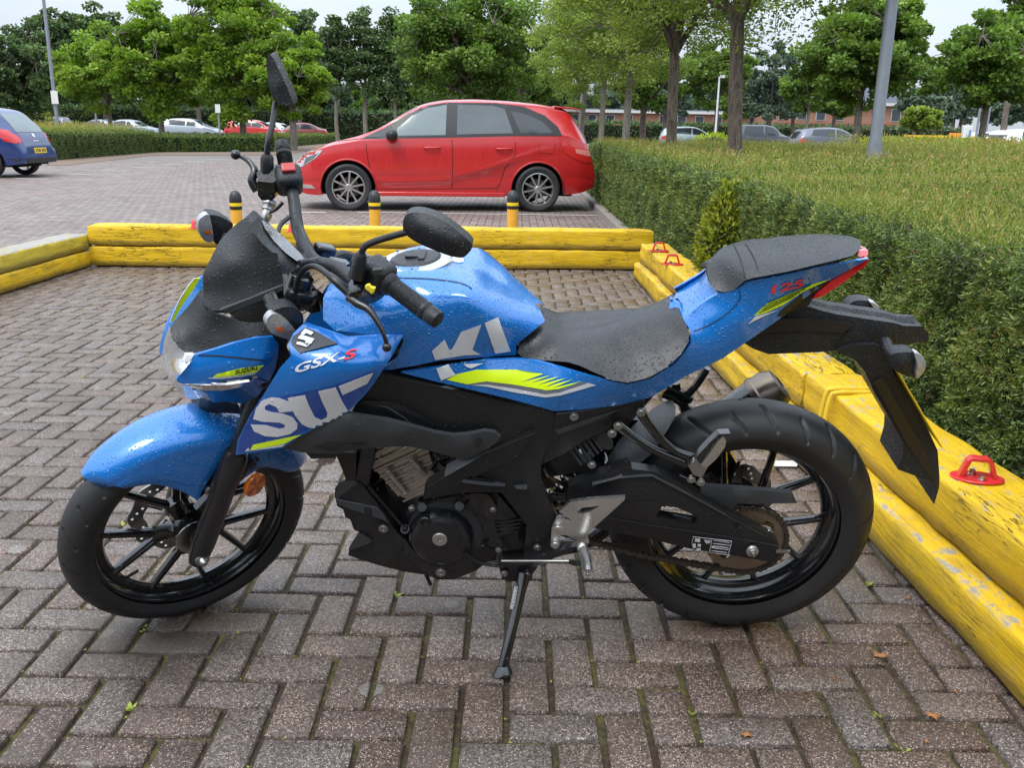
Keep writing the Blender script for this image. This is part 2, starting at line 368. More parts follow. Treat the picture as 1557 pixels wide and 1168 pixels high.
# small weeds in the joints, litter
M_weed = M_simple('weed_green', (0.24, 0.29, 0.035), 0.6, var=0.35)
def weeds():
    rg = np.random.default_rng(5); V, Fq = [], []
    for t in range(1500):
        c_ = CORN[int(rg.integers(len(CORN)))]; q_ = rg.random() * (0.12 if rg.random() < 0.6 else 1.0)
        x, y = (c_[0] * (1 - q_) + c_[2] * q_, c_[1] * (1 - q_) + c_[3] * q_) if rg.random() < 0.4 else (c_[0] * (1 - q_) + c_[4] * q_, c_[1] * (1 - q_) + c_[5] * q_)
        if x > 1.0 or x < -3.4 or y > 7.3: continue
        s_ = rg.uniform(0.4, 1.0) * (0.8 if rg.random() < 0.15 else 0.3)
        for k in range(int(rg.integers(4, 12))):
            a = rg.random() * 6.28; l_ = 0.020 * s_ * rg.uniform(0.5, 1.2); d = Vector((math.cos(a), math.sin(a), rg.uniform(0.25, 1.0))) * l_; s2 = Vector((-math.sin(a), math.cos(a), 0)) * l_ * 0.28; p = Vector((x + rg.normal() * 0.005 * s_, y + rg.normal() * 0.005 * s_, -0.004)); b = len(V)
            d *= 0.8; V += [p, p + d * 0.55 + s2, p + d, p + d * 0.55 - s2]; Fq.append((b, b + 1, b + 2, b + 3))
    o = mk('weeds', V, Fq, M_weed, None, False); tagit(o, kind='stuff', label='tiny green weeds sprouting in the joints of the block paving', cat='weeds')
weeds()
M_dead = M_simple('dead_leaf', (0.32, 0.14, 0.05), 0.7, var=0.35)
def dead_leaf(px, py, s, label, sp=1.0):
    p = gnd(px, py); rg = random.Random(int(px)); V = []; n = 11
    for i in range(n):
        a = 2 * math.pi * i / n; r_ = s * (1.0 if i % 2 else 0.55) * rg.uniform(0.8, 1.2); V.append((math.cos(a) * r_ * 1.5, math.sin(a) * r_, 0.004 + rg.random() * s * 0.35))
    V.append((0, 0, 0.008)); o = mk('fallen_leaf', V, [(i, (i + 1) % n, n) for i in range(n)], M_dead, None); so = o.modifiers.new('solid', 'SOLIDIFY'); so.thickness = 0.0008; o.location = (p.x, p.y, 0); o.rotation_euler = (0, 0, rg.random() * 6)
    tagit(o, label=label, cat='leaf', group='dead brown leaves on the blocks')
dead_leaf(1338, 1000, 0.016, 'curled dry leaf nearest the foot of the right timber'); dead_leaf(1418, 1092, 0.013, 'pale brown leaf flake near the bottom right corner'); dead_leaf(1135, 1120, 0.010, 'small brown leaf scrap at the bottom edge right of the side stand'); dead_leaf(1268, 1036, 0.005, 'tiny leaf flake left of the curled dry leaf'); dead_leaf(1408, 1130, 0.006, 'tiny leaf flake at the lowest right'); dead_leaf(1452, 1054, 0.006, 'tiny leaf flake close to the lower right timber'); dead_leaf(1380, 912, 0.008, 'leaf scrap against the right timber behind the rear wheel')
p = gnd(1195, 708); o = mk('paper_scrap', [(-0.05, -0.025, 0.006), (0.03, -0.03, 0.008), (0.05, 0.02, 0.012), (-0.03, 0.03, 0.007)], [(0, 1, 2, 3)], M_simple('scrap_paper', (0.55, 0.53, 0.5), 0.7), None, False); o.location = (p.x, p.y, 0); o.modifiers.new('solid', 'SOLIDIFY').thickness = 0.0006
tagit(o, label='pale scrap of paper on the blocks seen through the rear wheel', cat='paper')
# ================================================================== TIMBERS
def M_timber(name, col, seed, wear=0.5, grey=0.5, thr=0.0):
    N = NT(name); t = N.n('TexCoord'); mp_ = N.n('Mapping'); mp_.inputs['Location'].default_value = (seed * 3.1, seed, 0); N.l(t.outputs['Object'], mp_.inputs[0]); co = mp_.outputs[0]
    mp2 = N.n('Mapping'); mp2.inputs['Scale'].default_value = (1.0, 9, 9); N.l(co, mp2.inputs[0]); lo = mp2.outputs[0]
    grain = N.noise(lo, 5, 8, 0.7, 0.6); n = N.noise(co, 6, 6, 0.65); f = N.noise(co, 60, 4, 0.7)
    geo = N.n('NewGeometry'); sx = N.n('SeparateXYZ'); N.l(geo.outputs['Normal'], sx.inputs[0]); upm = N.ramp(sx.outputs[2], [(0.5, 0), (0.85, 1)])
    y = N.mix(n, [c * 0.86 for c in col], [min(1, c * 1.1) for c in col])
    dirt = N.ramp(N.math('ADD', N.math('MULTIPLY', grain, 0.6), N.math('MULTIPLY', n, 0.4)), [(0.38, 1), (0.52, 0)])
    y = N.mix(N.math('MULTIPLY', dirt, 0.6 * wear), y, (0.20, 0.13, 0.03))
    chips = N.ramp(N.math('ADD', N.math('MULTIPLY', grain, 0.45), N.math('MULTIPLY', N.noise(co, 16, 6, 0.7), 0.55)), [(0.575 - 0.05 * wear - thr, 0), (0.60 - 0.03 * wear - thr, 1)])
    chips = N.math('MULTIPLY', chips, N.math('ADD', N.math('MULTIPLY', upm, grey), 0.12))
    y = N.mix(chips, y, N.mix(f, (0.13, 0.125, 0.12), (0.5, 0.48, 0.44)))
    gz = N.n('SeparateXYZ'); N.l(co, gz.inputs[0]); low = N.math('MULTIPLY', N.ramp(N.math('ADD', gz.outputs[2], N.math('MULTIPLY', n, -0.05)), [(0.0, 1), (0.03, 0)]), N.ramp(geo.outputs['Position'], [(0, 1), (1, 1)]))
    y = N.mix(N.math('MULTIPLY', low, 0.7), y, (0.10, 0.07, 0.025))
    crack = N.ramp(N.noise(lo, 4.2, 4, 0.5, 0.6), [(0.489, 0), (0.498, 1), (0.502, 1), (0.511, 0)])
    crm = N.math('MULTIPLY', crack, N.ramp(N.noise(co, 2.6, 3), [(0.50, 0), (0.58, 1)]))
    y = N.mix(N.math('MULTIPLY', crm, 0.85), y, (0.03, 0.022, 0.01))
    N.set(Base_Color=y, Roughness=N.ramp(f, [(0.3, 0.42), (0.7, 0.68)]), Specular_IOR_Level=0.35)
    nb = N.bump(grain, 0.008, 0.9); nb = N.bump(f, 0.0015, 0.5, nb); iv = N.math('SUBTRACT', 1.0, crm); nb = N.bump(iv, 0.006, 0.9, nb); N.l(nb, N.b.inputs['Normal'])
    return N.m
YEL = (0.76, 0.475, 0.010)
T5 = M_timber('yellow_timber_bare', (0.62, 0.47, 0.02), 31, 0.9, 1.3, 0.09)
def timber(p0, p1, w, h, z0, label, seed, mat, rough=0.004, sag=0.0, z1=None):
    """p0,p1: ends of the bottom centre line (xy)."""
    p0, p1 = Vector((p0[0], p0[1], 0)), Vector((p1[0], p1[1], 0)); Ln = (p1 - p0).length; ang = math.atan2(p1.y - p0.y, p1.x - p0.x)
    n = max(8, int(Ln / 0.04)); ring = []; k = 6
    prof = []
    rc = 0.016
    hw = w / 2
    for (cx, cy, a0) in ((hw - rc, rc, -90), (hw - rc, h - rc, 0), (-hw + rc, h - rc, 90), (-hw + rc, rc, 180)):
        for q in range(4):
            a = R(a0 + q * 30); prof.append((cx + rc * math.cos(a), cy + rc * math.sin(a)))
    # insert mid points on faces
    pp = []
    for i in range(len(prof)):
        a, b = prof[i], prof[(i + 1) % len(prof)]; pp.append(a)
        if math.hypot(a[0] - b[0], a[1] - b[1]) > 0.05:
            for t in (0.2, 0.4, 0.6, 0.8): pp.append((a[0] * (1 - t) + b[0] * t, a[1] * (1 - t) + b[1] * t))
    rings = []
    for i in range(n + 1):
        x = Ln * i / n; r_ = []
        e = 1.0
        if i == 0 or i == n: e = 0.93
        for (y, z) in pp:
            q = Vector((x * 1.3 + seed * 7, y * 5 + seed, z * 5)); d = noise.noise(q * 1.3) * rough * 1.6 + noise.noise(q * 6) * rough * 0.8
            cy, cz = y * e, h / 2 + (z - h / 2) * e; L_ = math.hypot(cy, cz - h / 2) or 1
            r_.append(Vector((x, cy + cy / L_ * d, cz + (cz - h / 2) / L_ * d)))
        rings.append(r_)
    mb = MB().loft(rings)
    o = mb.build('timber_beam', mat, None, ang=50); o.location = (p0.x, p0.y, z0); o.rotation_euler = (0, -math.atan2((z1 - z0), Ln) if z1 is not None else 0, ang)
    return tagit(o, label=label, cat='timber beam', group='yellow painted timber beams round the bay')
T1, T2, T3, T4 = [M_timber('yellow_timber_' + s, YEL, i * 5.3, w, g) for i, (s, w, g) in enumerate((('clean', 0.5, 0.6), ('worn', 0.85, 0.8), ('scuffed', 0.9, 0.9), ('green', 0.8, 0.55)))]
def edge(a, b, off):
    a, b = Vector(a), Vector(b); d = (b - a).normalized(); s = Vector((d.y, -d.x)) * off; return (a + s)[:], (b + s)[:]
# back pair, front face at the line bl-br
bl, br_ = (-3.475, 7.47), (1.13, 7.80)
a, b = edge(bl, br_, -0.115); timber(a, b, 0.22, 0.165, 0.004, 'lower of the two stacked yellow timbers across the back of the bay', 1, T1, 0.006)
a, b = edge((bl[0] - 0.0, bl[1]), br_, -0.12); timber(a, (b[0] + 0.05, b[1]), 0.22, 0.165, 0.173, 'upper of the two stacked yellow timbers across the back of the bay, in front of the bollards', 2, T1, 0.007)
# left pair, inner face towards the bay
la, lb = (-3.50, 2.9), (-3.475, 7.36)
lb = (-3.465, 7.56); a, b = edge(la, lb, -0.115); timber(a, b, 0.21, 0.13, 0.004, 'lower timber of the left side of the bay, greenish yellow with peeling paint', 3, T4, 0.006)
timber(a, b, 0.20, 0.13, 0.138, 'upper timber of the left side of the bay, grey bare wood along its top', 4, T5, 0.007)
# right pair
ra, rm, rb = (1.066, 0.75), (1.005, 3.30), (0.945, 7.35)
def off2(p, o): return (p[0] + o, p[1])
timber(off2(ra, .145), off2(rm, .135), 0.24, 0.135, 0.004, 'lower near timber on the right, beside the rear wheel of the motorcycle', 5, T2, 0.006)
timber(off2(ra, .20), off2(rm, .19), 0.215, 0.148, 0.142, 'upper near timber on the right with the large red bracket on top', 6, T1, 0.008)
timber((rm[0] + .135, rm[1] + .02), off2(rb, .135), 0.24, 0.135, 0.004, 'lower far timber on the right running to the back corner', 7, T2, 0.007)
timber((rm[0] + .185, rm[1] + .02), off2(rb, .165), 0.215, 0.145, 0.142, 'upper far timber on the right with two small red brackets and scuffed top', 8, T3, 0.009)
# rope tied round the beam
M_rope = M_simple('painted_rope', (0.72, 0.50, 0.03), 0.5, grain=0.002, gs=300, var=0.15)
mb = MB()
for dy in (0.0, 0.045):
    pts = [(1.015, 2.98 + dy, 0.11), (1.06, 2.98 + dy, 0.15), (1.082, 2.99 + dy, 0.275), (1.105, 2.99 + dy, 0.299), (1.2, 3.0 + dy, 0.299), (1.29, 3.01 + dy, 0.298), (1.32, 3.01 + dy, 0.25)]
    mb.tube(pts, 0.0075, 8, sm=6)
tagit(mb.build('rope', M_rope), label='yellow painted rope looped over the right timber behind the exhaust', cat='rope')
# ---- red locking brackets
M_red = M_simple('red_steel', (0.62, 0.025, 0.03), 0.35, coat=0.3, var=0.15)
M_bolt = M_simple('zinc_bolt', (0.45, 0.45, 0.44), 0.32, 1.0, var=0.2)
M_dark = M_simple('hole_black', (0.01, 0.01, 0.01), 0.7)
def bracket(loc, rz, label, s=1.0):
    r = empty('locking_bracket', loc, rz, label=label, cat='bracket', group='red steel ground anchor brackets')
    mb = MB(); ring = []
    for z in (0, 0.006):
        ring.append([Vector((0.075 * math.cos(2 * math.pi * i / 28) * s, 0.052 * math.sin(2 * math.pi * i / 28) * s, z)) for i in range(28)])
    mb.loft(ring); mb.build('base_plate', M_red, r, bev=0.002)
    mb = MB(); hw = 0.048 * s; tw = 0.030 * s; hh = 0.062 * s; t = 0.006 * s
    path = [(-hw, 0.004), (-tw, hh - 0.006), (-tw + 0.006, hh), (tw - 0.006, hh), (tw, hh - 0.006), (hw, 0.004)]
    rings = []
    for i, (x, z) in enumerate(path):
        a = Vector(path[max(i - 1, 0)]); b = Vector(path[min(i + 1, 5)]); d = (b - a).normalized(); nn = Vector((-d.y, d.x)) * t
        rings.append([Vector((x + nn.x, -0.016 * s, z + nn.y)), Vector((x + nn.x, 0.016 * s, z + nn.y)), Vector((x - nn.x, 0.016 * s, z - nn.y)), Vector((x - nn.x, -0.016 * s, z - nn.y))])
    mb.loft(rings); mb.build('handle', M_red, r, bev=0.0015)
    for x, y in ((-0.010, 0.018), (0.006, -0.026)):
        MB().lathe((x * s, y * s, 0.005), (0, 0, 1), [(0.012 * s, 0), (0.012 * s, 0.004), (0.009 * s, 0.005), (0.009 * s, 0.013), (0.0055 * s, 0.0135), (0.005 * s, 0.008), (0, 0.008)], 12).build('bolt', M_bolt, r)
p = gnd(1485, 728, 0.293); bracket((p.x, p.y, 0.293), R(-12), 'large red steel bracket bolted to the near right timber', 0.88)
p = gnd(1002, 382, 0.290); bracket((p.x, p.y, 0.290), R(-5), 'farther of the two small red brackets at the end of the right timber')
p = gnd(1022, 402, 0.290); bracket((p.x, p.y, 0.290), R(-5), 'nearer of the two small red brackets at the end of the right timber')
p = gnd(299, 347, 0.345); bracket((p.x, p.y, 0.345), R(75), 'red bracket on the back timber left of the headlight')
p = gnd(446, 352, 0.345); bracket((p.x, p.y, 0.345), R(75), 'red bracket on the back timber behind the handlebar')
# ---- bollards
M_ybol = M_simple('amber_bollard', (0.78, 0.40, 0.04), 0.45, var=0.12)
M_bcap = M_simple('bollard_black', (0.018, 0.02, 0.022), 0.4)
M_yband = M_simple('reflective_yellow', (0.85, 0.60, 0.02), 0.35)
for i, (px, yy, lb_) in enumerate(((357, 8.45, 'left bollard with a black cap, behind the back timber'), (569, 8.6, 'middle bollard with a black cap, in front of the red car front wheel'), (780, 8.7, 'right bollard with a black cap, in front of the red car rear wheel'))):
    q = at_y(px, 289, yy); r = empty('bollard', (q.x, q.y, 0), label='yellow ' + lb_, cat='bollard', group='yellow bollards behind the back timber'); h = q.z
    MB().lathe((0, 0, 0), (0, 0, 1), [(0.052, 0), (0.052, h - 0.17), (0.049, h - 0.168)], 24).build('post', M_ybol, r)
    MB().lathe((0, 0, 0), (0, 0, 1), [(0.054, h - 0.172), (0.056, h - 0.168), (0.056, h - 0.145), (0.0545, h - 0.143), (0.0545, h - 0.110), (0.056, h - 0.108), (0.056, h - 0.085), (0.052, h - 0.05), (0.038, h - 0.018), (0.018, h - 0.003), (0, h)], 24).build('cap', M_bcap, r)
    MB().lathe((0, 0, 0), (0, 0, 1), [(0.0555, h - 0.141), (0.0558, h - 0.138), (0.0558, h - 0.114), (0.0555, h - 0.112)], 24).build('reflective_band', M_yband, r)

# ================================================================== FOLIAGE
def M_leaf(name, stops, trans=0.3, rough=0.45, rim=None):
    N = NT(name); at = N.n('Attribute', attribute_name='rnd'); col = N.ramp(at.outputs['Fac'], stops)
    N.set(Base_Color=col, Roughness=rough, Specular_IOR_Level=0.4)
    tr = N.n('BsdfTranslucent'); hs = N.mix(1.0, col, (1.0, 1.15, 0.55), 'MULTIPLY'); N.l(hs, tr.inputs[0])
    ms = N.n('MixShader'); ms.inputs[0].default_value = trans; N.l(N.b.outputs[0], ms.inputs[1]); N.l(tr.outputs[0], ms.inputs[2]); N.l(ms.outputs[0], N.out.inputs[0])
    return N.m
def unit(a): return a / np.maximum(1e-9, np.linalg.norm(a, axis=1, keepdims=True))
def leaf_mesh(name, P, D, ln, wd, rnd, mat, parent=None, rg=rng):
    n = len(P); D = unit(D); q = unit(rg.normal(size=(n, 3))); S = unit(np.cross(D, q)); Nn = np.cross(D, S)
    ln = np.broadcast_to(ln, n)[:, None]; wd = np.broadcast_to(wd, n)[:, None]
    V = np.empty((n, 4, 3)); V[:, 0] = P; V[:, 1] = P + D * ln * 0.45 + S * wd * 0.5 + Nn * wd * 0.14; V[:, 2] = P + D * ln; V[:, 3] = P + D * ln * 0.45 - S * wd * 0.5 + Nn * wd * 0.14
    return fast_mesh(name, V.reshape(-1, 3), np.arange(4 * n).reshape(n, 4), 4, mat, parent, attr={'rnd': rnd})
GD = (0.012, 0.030, 0.010)
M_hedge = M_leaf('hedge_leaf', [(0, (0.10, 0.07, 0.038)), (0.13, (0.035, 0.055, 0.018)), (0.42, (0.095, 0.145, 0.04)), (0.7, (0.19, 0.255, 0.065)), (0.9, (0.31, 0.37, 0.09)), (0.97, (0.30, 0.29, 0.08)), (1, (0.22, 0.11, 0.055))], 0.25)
M_shoot = M_leaf('hedge_shoot', [(0, (0.06, 0.09, 0.02)), (0.35, (0.17, 0.22, 0.04)), (0.7, (0.30, 0.335, 0.065)), (0.88, (0.40, 0.36, 0.10)), (1, (0.40, 0.20, 0.10))], 0.35)
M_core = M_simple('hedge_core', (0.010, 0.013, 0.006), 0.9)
def vnoise(P, s, seed=0.0):
    """cheap vectorised lumpy noise"""
    x, y, z = (P * s + seed).T
    return (np.sin(x * 1.7 + np.sin(y * 1.3 + 1.1) * 1.5) + np.sin(y * 2.1 + np.sin(z * 1.9 + 0.4) * 1.4) + np.sin(z * 1.6 + np.sin(x * 2.3 + 2.2) * 1.3) + 0.5 * np.sin(x * 5.1 + y * 3.7) * np.sin(z * 4.3 + y * 2.9)) / 3.5
def hedge_box(name, x0, x1, y0, y1, h, label, dens_face, dens_top, ls, mat, mat_top, group=None, shoots=0, faces='xyXYt', lump=0.05, rz=None, hfun=None, topls=None, cat='hedge', core=True, sprig=0):
    r = empty(name, (x0, y0, 0), label=label, cat=cat, group=group); sx, sy = x1 - x0, y1 - y0
    if rz: r.rotation_euler.z = rz
    if hfun is None: hfun = lambda x, y: np.full(np.shape(x), h)
    P, Nn = [], []
    def face(n, fx, fy, nx, ny):
        u = rng.random(n); X = fx(u); Y = fy(u); Z = rng.random(n) * hfun(X, Y)
        P.append(np.stack([X, Y, Z], 1)); Nn.append(np.tile([nx, ny, 0.0], (n, 1)))
    if 'x' in faces: face(int(dens_face * sy * h), lambda u: u * 0, lambda u: u * sy, -1, 0)
    if 'X' in faces: face(int(dens_face * 0.5 * sy * h), lambda u: u * 0 + sx, lambda u: u * sy, 1, 0)
    if 'y' in faces: face(int(dens_face * sx * h), lambda u: u * sx, lambda u: u * 0, 0, -1)
    if 'Y' in faces: face(int(dens_face * 0.5 * sx * h), lambda u: u * sx, lambda u: u * 0 + sy, 0, 1)
    if not P: P, Nn = [np.zeros((4, 3))], [np.tile([0, -1.0, 0], (4, 1))]
    P = np.concatenate(P); Nn = np.concatenate(Nn); n = len(P)
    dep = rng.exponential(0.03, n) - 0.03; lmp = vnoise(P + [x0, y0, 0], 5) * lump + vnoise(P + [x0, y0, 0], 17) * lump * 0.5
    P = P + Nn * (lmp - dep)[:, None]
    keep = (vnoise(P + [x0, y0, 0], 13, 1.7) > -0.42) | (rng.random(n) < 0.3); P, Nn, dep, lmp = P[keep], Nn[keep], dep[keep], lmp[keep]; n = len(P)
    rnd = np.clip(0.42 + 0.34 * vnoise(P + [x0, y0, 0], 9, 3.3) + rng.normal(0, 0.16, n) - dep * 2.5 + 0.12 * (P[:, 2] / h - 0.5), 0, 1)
    D = Nn * 0.75 + rng.normal(0, 0.75, (n, 3)) + [0, 0, 0.35]
    if sprig:
        k = sprig; m0 = n // k; P0, D0, r0 = P[:m0], unit(D[:m0] + Nn[:m0] * 0.4), rnd[:m0]; tw = ls * rng.uniform(1.2, 2.8, m0); side_ = unit(np.cross(D0, rng.normal(size=(m0, 3))))
        P = np.concatenate([P0 + D0 * (tw * j / k)[:, None] for j in range(k)]); D = np.concatenate([D0 * 0.8 + side_ * (0.9 if j % 2 else -0.9) * (0.3 if j == k - 1 else 1) for j in range(k)]) + rng.normal(0, 0.15, (m0 * k, 3))
        rnd = np.concatenate([np.clip(r0 + (j / k - 0.5) * 0.28 + rng.normal(0, 0.05, m0), 0, 1) for j in range(k)]); n = len(P)
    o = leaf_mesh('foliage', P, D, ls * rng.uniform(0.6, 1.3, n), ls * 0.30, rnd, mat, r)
    if 't' in faces:
        n = int(dens_top * sx * sy); X = rng.random(n) ** 1.15 * sx; Y = rng.random(n) * sy
        Z = hfun(X, Y); P = np.stack([X, Y, Z], 1); edge_ = np.minimum(np.minimum(X, sx - X), np.minimum(Y, sy - Y))
        Z = Z + vnoise(P + [x0, y0, 0], 2.6) * lump * 0.8 + vnoise(P + [x0, y0, 0], 11) * 0.02 - np.exp(-edge_ / 0.08) * 0.06 - rng.exponential(0.02, n); P[:, 2] = Z; kk = (vnoise(P + [x0, y0, 0], 6.5, 4.2) > -0.5) | (rng.random(n) < 0.35); P = P[kk]; n = len(P)
        D = rng.normal(0, 0.8, (n, 3)) + [0, 0, 0.75]; ts = topls or ls
        rnd = np.clip(0.42 + 0.28 * vnoise(P + [x0, y0, 0], 1.9, 1.3) + rng.normal(0, 0.22, n), 0, 1)
        leaf_mesh('new_growth', P, D, ts * rng.uniform(0.7, 1.5, n), ts * 0.34, rnd, mat_top, r)
        if shoots:
            n = int(shoots * sx * sy); X = rng.random(n) ** 1.1 * sx; Y = rng.random(n) * sy; P = np.stack([X, Y, hfun(X, Y) - 0.01], 1)
            P[:, 2] += vnoise(P + [x0, y0, 0], 2.6) * lump * 0.8
            D = rng.normal(0, 0.28, (n, 3)) + [0, 0, 1.0]; D = unit(D); ln_ = ts * rng.uniform(1.8, 5.2, n)
            k = 5; PP = np.concatenate([P + D * (ln_ * (j / k))[:, None] for j in range(k)]); DD = np.concatenate([D + rng.normal(0, 0.5, (n, 3)) for j in range(k)]); LL = np.concatenate([ln_ * 0.30] * k)
            rr = np.concatenate([np.clip(0.45 + 0.1 * j + rng.normal(0, 0.15, n), 0, 1) for j in range(k)])
            leaf_mesh('shoots', PP, DD, LL, LL * 0.22, rr, mat_top, r)
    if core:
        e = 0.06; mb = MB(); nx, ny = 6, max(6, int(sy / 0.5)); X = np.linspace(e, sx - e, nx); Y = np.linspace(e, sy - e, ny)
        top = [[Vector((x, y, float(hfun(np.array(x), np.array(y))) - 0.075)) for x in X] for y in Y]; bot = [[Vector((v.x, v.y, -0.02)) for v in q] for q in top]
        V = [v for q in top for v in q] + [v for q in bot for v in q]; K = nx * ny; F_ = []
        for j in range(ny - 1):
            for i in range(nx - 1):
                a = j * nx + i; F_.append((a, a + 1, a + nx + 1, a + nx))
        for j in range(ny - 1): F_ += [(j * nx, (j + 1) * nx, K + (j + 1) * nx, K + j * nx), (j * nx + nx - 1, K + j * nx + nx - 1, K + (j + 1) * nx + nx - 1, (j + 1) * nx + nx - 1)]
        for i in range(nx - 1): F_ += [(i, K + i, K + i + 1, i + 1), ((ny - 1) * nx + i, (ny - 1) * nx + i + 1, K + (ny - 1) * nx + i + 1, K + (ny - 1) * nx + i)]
        mb.add(V, F_).build('dark_core', M_core, r, smooth=False)  # solid near-black body added inside the hedge to block light
    return r
# near hedge beside the bike: shoulder slopes away from the bay
def hf_near(x, y): return 0.825 + 0.05 * (1 - np.exp(-np.asarray(x) / 0.4)) + 0.02 * np.sin(np.asarray(y) * 1.7)
def hf_far(x, y): return 0.85 + 0.03 * (1 - np.exp(-np.asarray(x) / 0.4)) + 0.07 * np.clip(np.asarray(y) / 8, 0, 1) + 0.015 * np.sin(np.asarray(y) * 0.9)
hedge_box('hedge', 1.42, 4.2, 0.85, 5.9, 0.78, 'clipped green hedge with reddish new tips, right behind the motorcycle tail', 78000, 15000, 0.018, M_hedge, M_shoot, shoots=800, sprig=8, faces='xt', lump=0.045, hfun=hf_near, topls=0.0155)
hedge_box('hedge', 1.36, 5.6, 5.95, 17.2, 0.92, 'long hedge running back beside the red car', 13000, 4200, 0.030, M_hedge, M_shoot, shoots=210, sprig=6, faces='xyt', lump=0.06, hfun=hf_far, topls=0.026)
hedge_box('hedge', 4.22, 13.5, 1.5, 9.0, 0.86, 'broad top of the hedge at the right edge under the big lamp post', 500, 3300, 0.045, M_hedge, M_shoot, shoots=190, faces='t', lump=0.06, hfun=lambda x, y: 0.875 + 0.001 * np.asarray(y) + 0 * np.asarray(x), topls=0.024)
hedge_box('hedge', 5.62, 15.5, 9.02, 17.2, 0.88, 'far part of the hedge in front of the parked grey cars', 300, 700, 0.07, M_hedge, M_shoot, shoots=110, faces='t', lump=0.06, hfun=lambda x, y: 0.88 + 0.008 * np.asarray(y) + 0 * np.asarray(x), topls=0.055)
# golden conifer bush at the hedge corner
M_gold = M_leaf('golden_conifer', [(0, (0.02, 0.035, 0.008)), (0.4, (0.19, 0.23, 0.022)), (0.75, (0.42, 0.44, 0.045)), (1, (0.52, 0.50, 0.08))], 0.3)
def blob_bush(name, c, rad, n, ls, mat, label, cat='shrub', group=None, flat=1.0, core=True):
    r = empty(name, (c[0], c[1], 0), label=label, cat=cat, group=group); d = unit(rng.normal(size=(n, 3))); lump = 1 + 0.16 * vnoise(d * 3 + c[0], 2.2) + 0.1 * vnoise(d * 3, 6)
    rr = (1 - rng.exponential(0.07, n)) * lump; P = d * rr[:, None] * np.array(rad); P[:, 2] += c[2]; k = P[:, 2] > 0.02; P, d2 = P[k], d[k]; n = len(P)
    rnd = np.clip(0.45 + 0.3 * vnoise(P, 9 / max(rad)) + rng.normal(0, 0.2, n), 0, 1)
    leaf_mesh('foliage', P, d2 * 0.8 + rng.normal(0, 0.5, (n, 3)) + [0, 0, 0.3], ls * rng.uniform(0.6, 1.3, n), ls * 0.45, rnd, mat, r)
    if core: MB().sphere((0, 0, c[2]), tuple(q * 0.80 for q in rad)).build('dark_core', M_core, r)  # dark solid added inside the shrub so light does not pass through
    return r
blob_bush('golden_shrub', (1.37, 5.92, 0.38), (0.17, 0.26, 0.43), 7500, 0.042, M_gold, 'golden yellow-green conifer shrub growing between the two hedges')

# ---- trees
def M_barkf(name, a, b):
    N = NT(name); co = N.coord('Object', (9, 9, 1.6)); g1 = N.noise(co, 3.2, 7, 0.7, 0.5); g2 = N.noise(N.coord('Object'), 26, 4, 0.7)
    c = N.mix(N.ramp(g1, [(0.36, 0), (0.6, 1)]), a, b); c = N.mix(N.ramp(g2, [(0.60, 0), (0.66, 0.7)]), c, (0.36, 0.35, 0.30)); N.set(Base_Color=c, Roughness=0.85); N.l(N.bump(g1, 0.03, 0.9), N.b.inputs['Normal']); return N.m
M_bark = M_barkf('bark', (0.05, 0.036, 0.028), (0.20, 0.155, 0.12)); M_bark2 = M_barkf('bark_grey', (0.085, 0.07, 0.055), (0.26, 0.23, 0.19))
M_lime = M_leaf('maple_leaf', [(0, (0.07, 0.13, 0.018)), (0.45, (0.18, 0.29, 0.03)), (0.8, (0.30, 0.43, 0.05)), (1, (0.42, 0.52, 0.08))], 0.4)
M_midg = M_leaf('mid_green_leaf', [(0, (0.045, 0.09, 0.018)), (0.45, (0.125, 0.21, 0.035)), (0.8, (0.21, 0.32, 0.055)), (1, (0.30, 0.41, 0.08))], 0.35)
M_deep = M_leaf('dark_leaf', [(0, (0.035, 0.065, 0.028)), (0.45, (0.085, 0.14, 0.05)), (0.8, (0.145, 0.215, 0.075)), (1, (0.22, 0.30, 0.11))], 0.25)
M_robin = M_leaf('feathery_leaf', [(0, (0.09, 0.14, 0.025)), (0.4, (0.21, 0.29, 0.05)), (0.8, (0.34, 0.41, 0.08)), (1, (0.50, 0.51, 0.16))], 0.4)
M_bluish = M_leaf('hazy_leaf', [(0, (0.07, 0.11, 0.08)), (0.5, (0.13, 0.19, 0.13)), (1, (0.22, 0.28, 0.18))], 0.2)
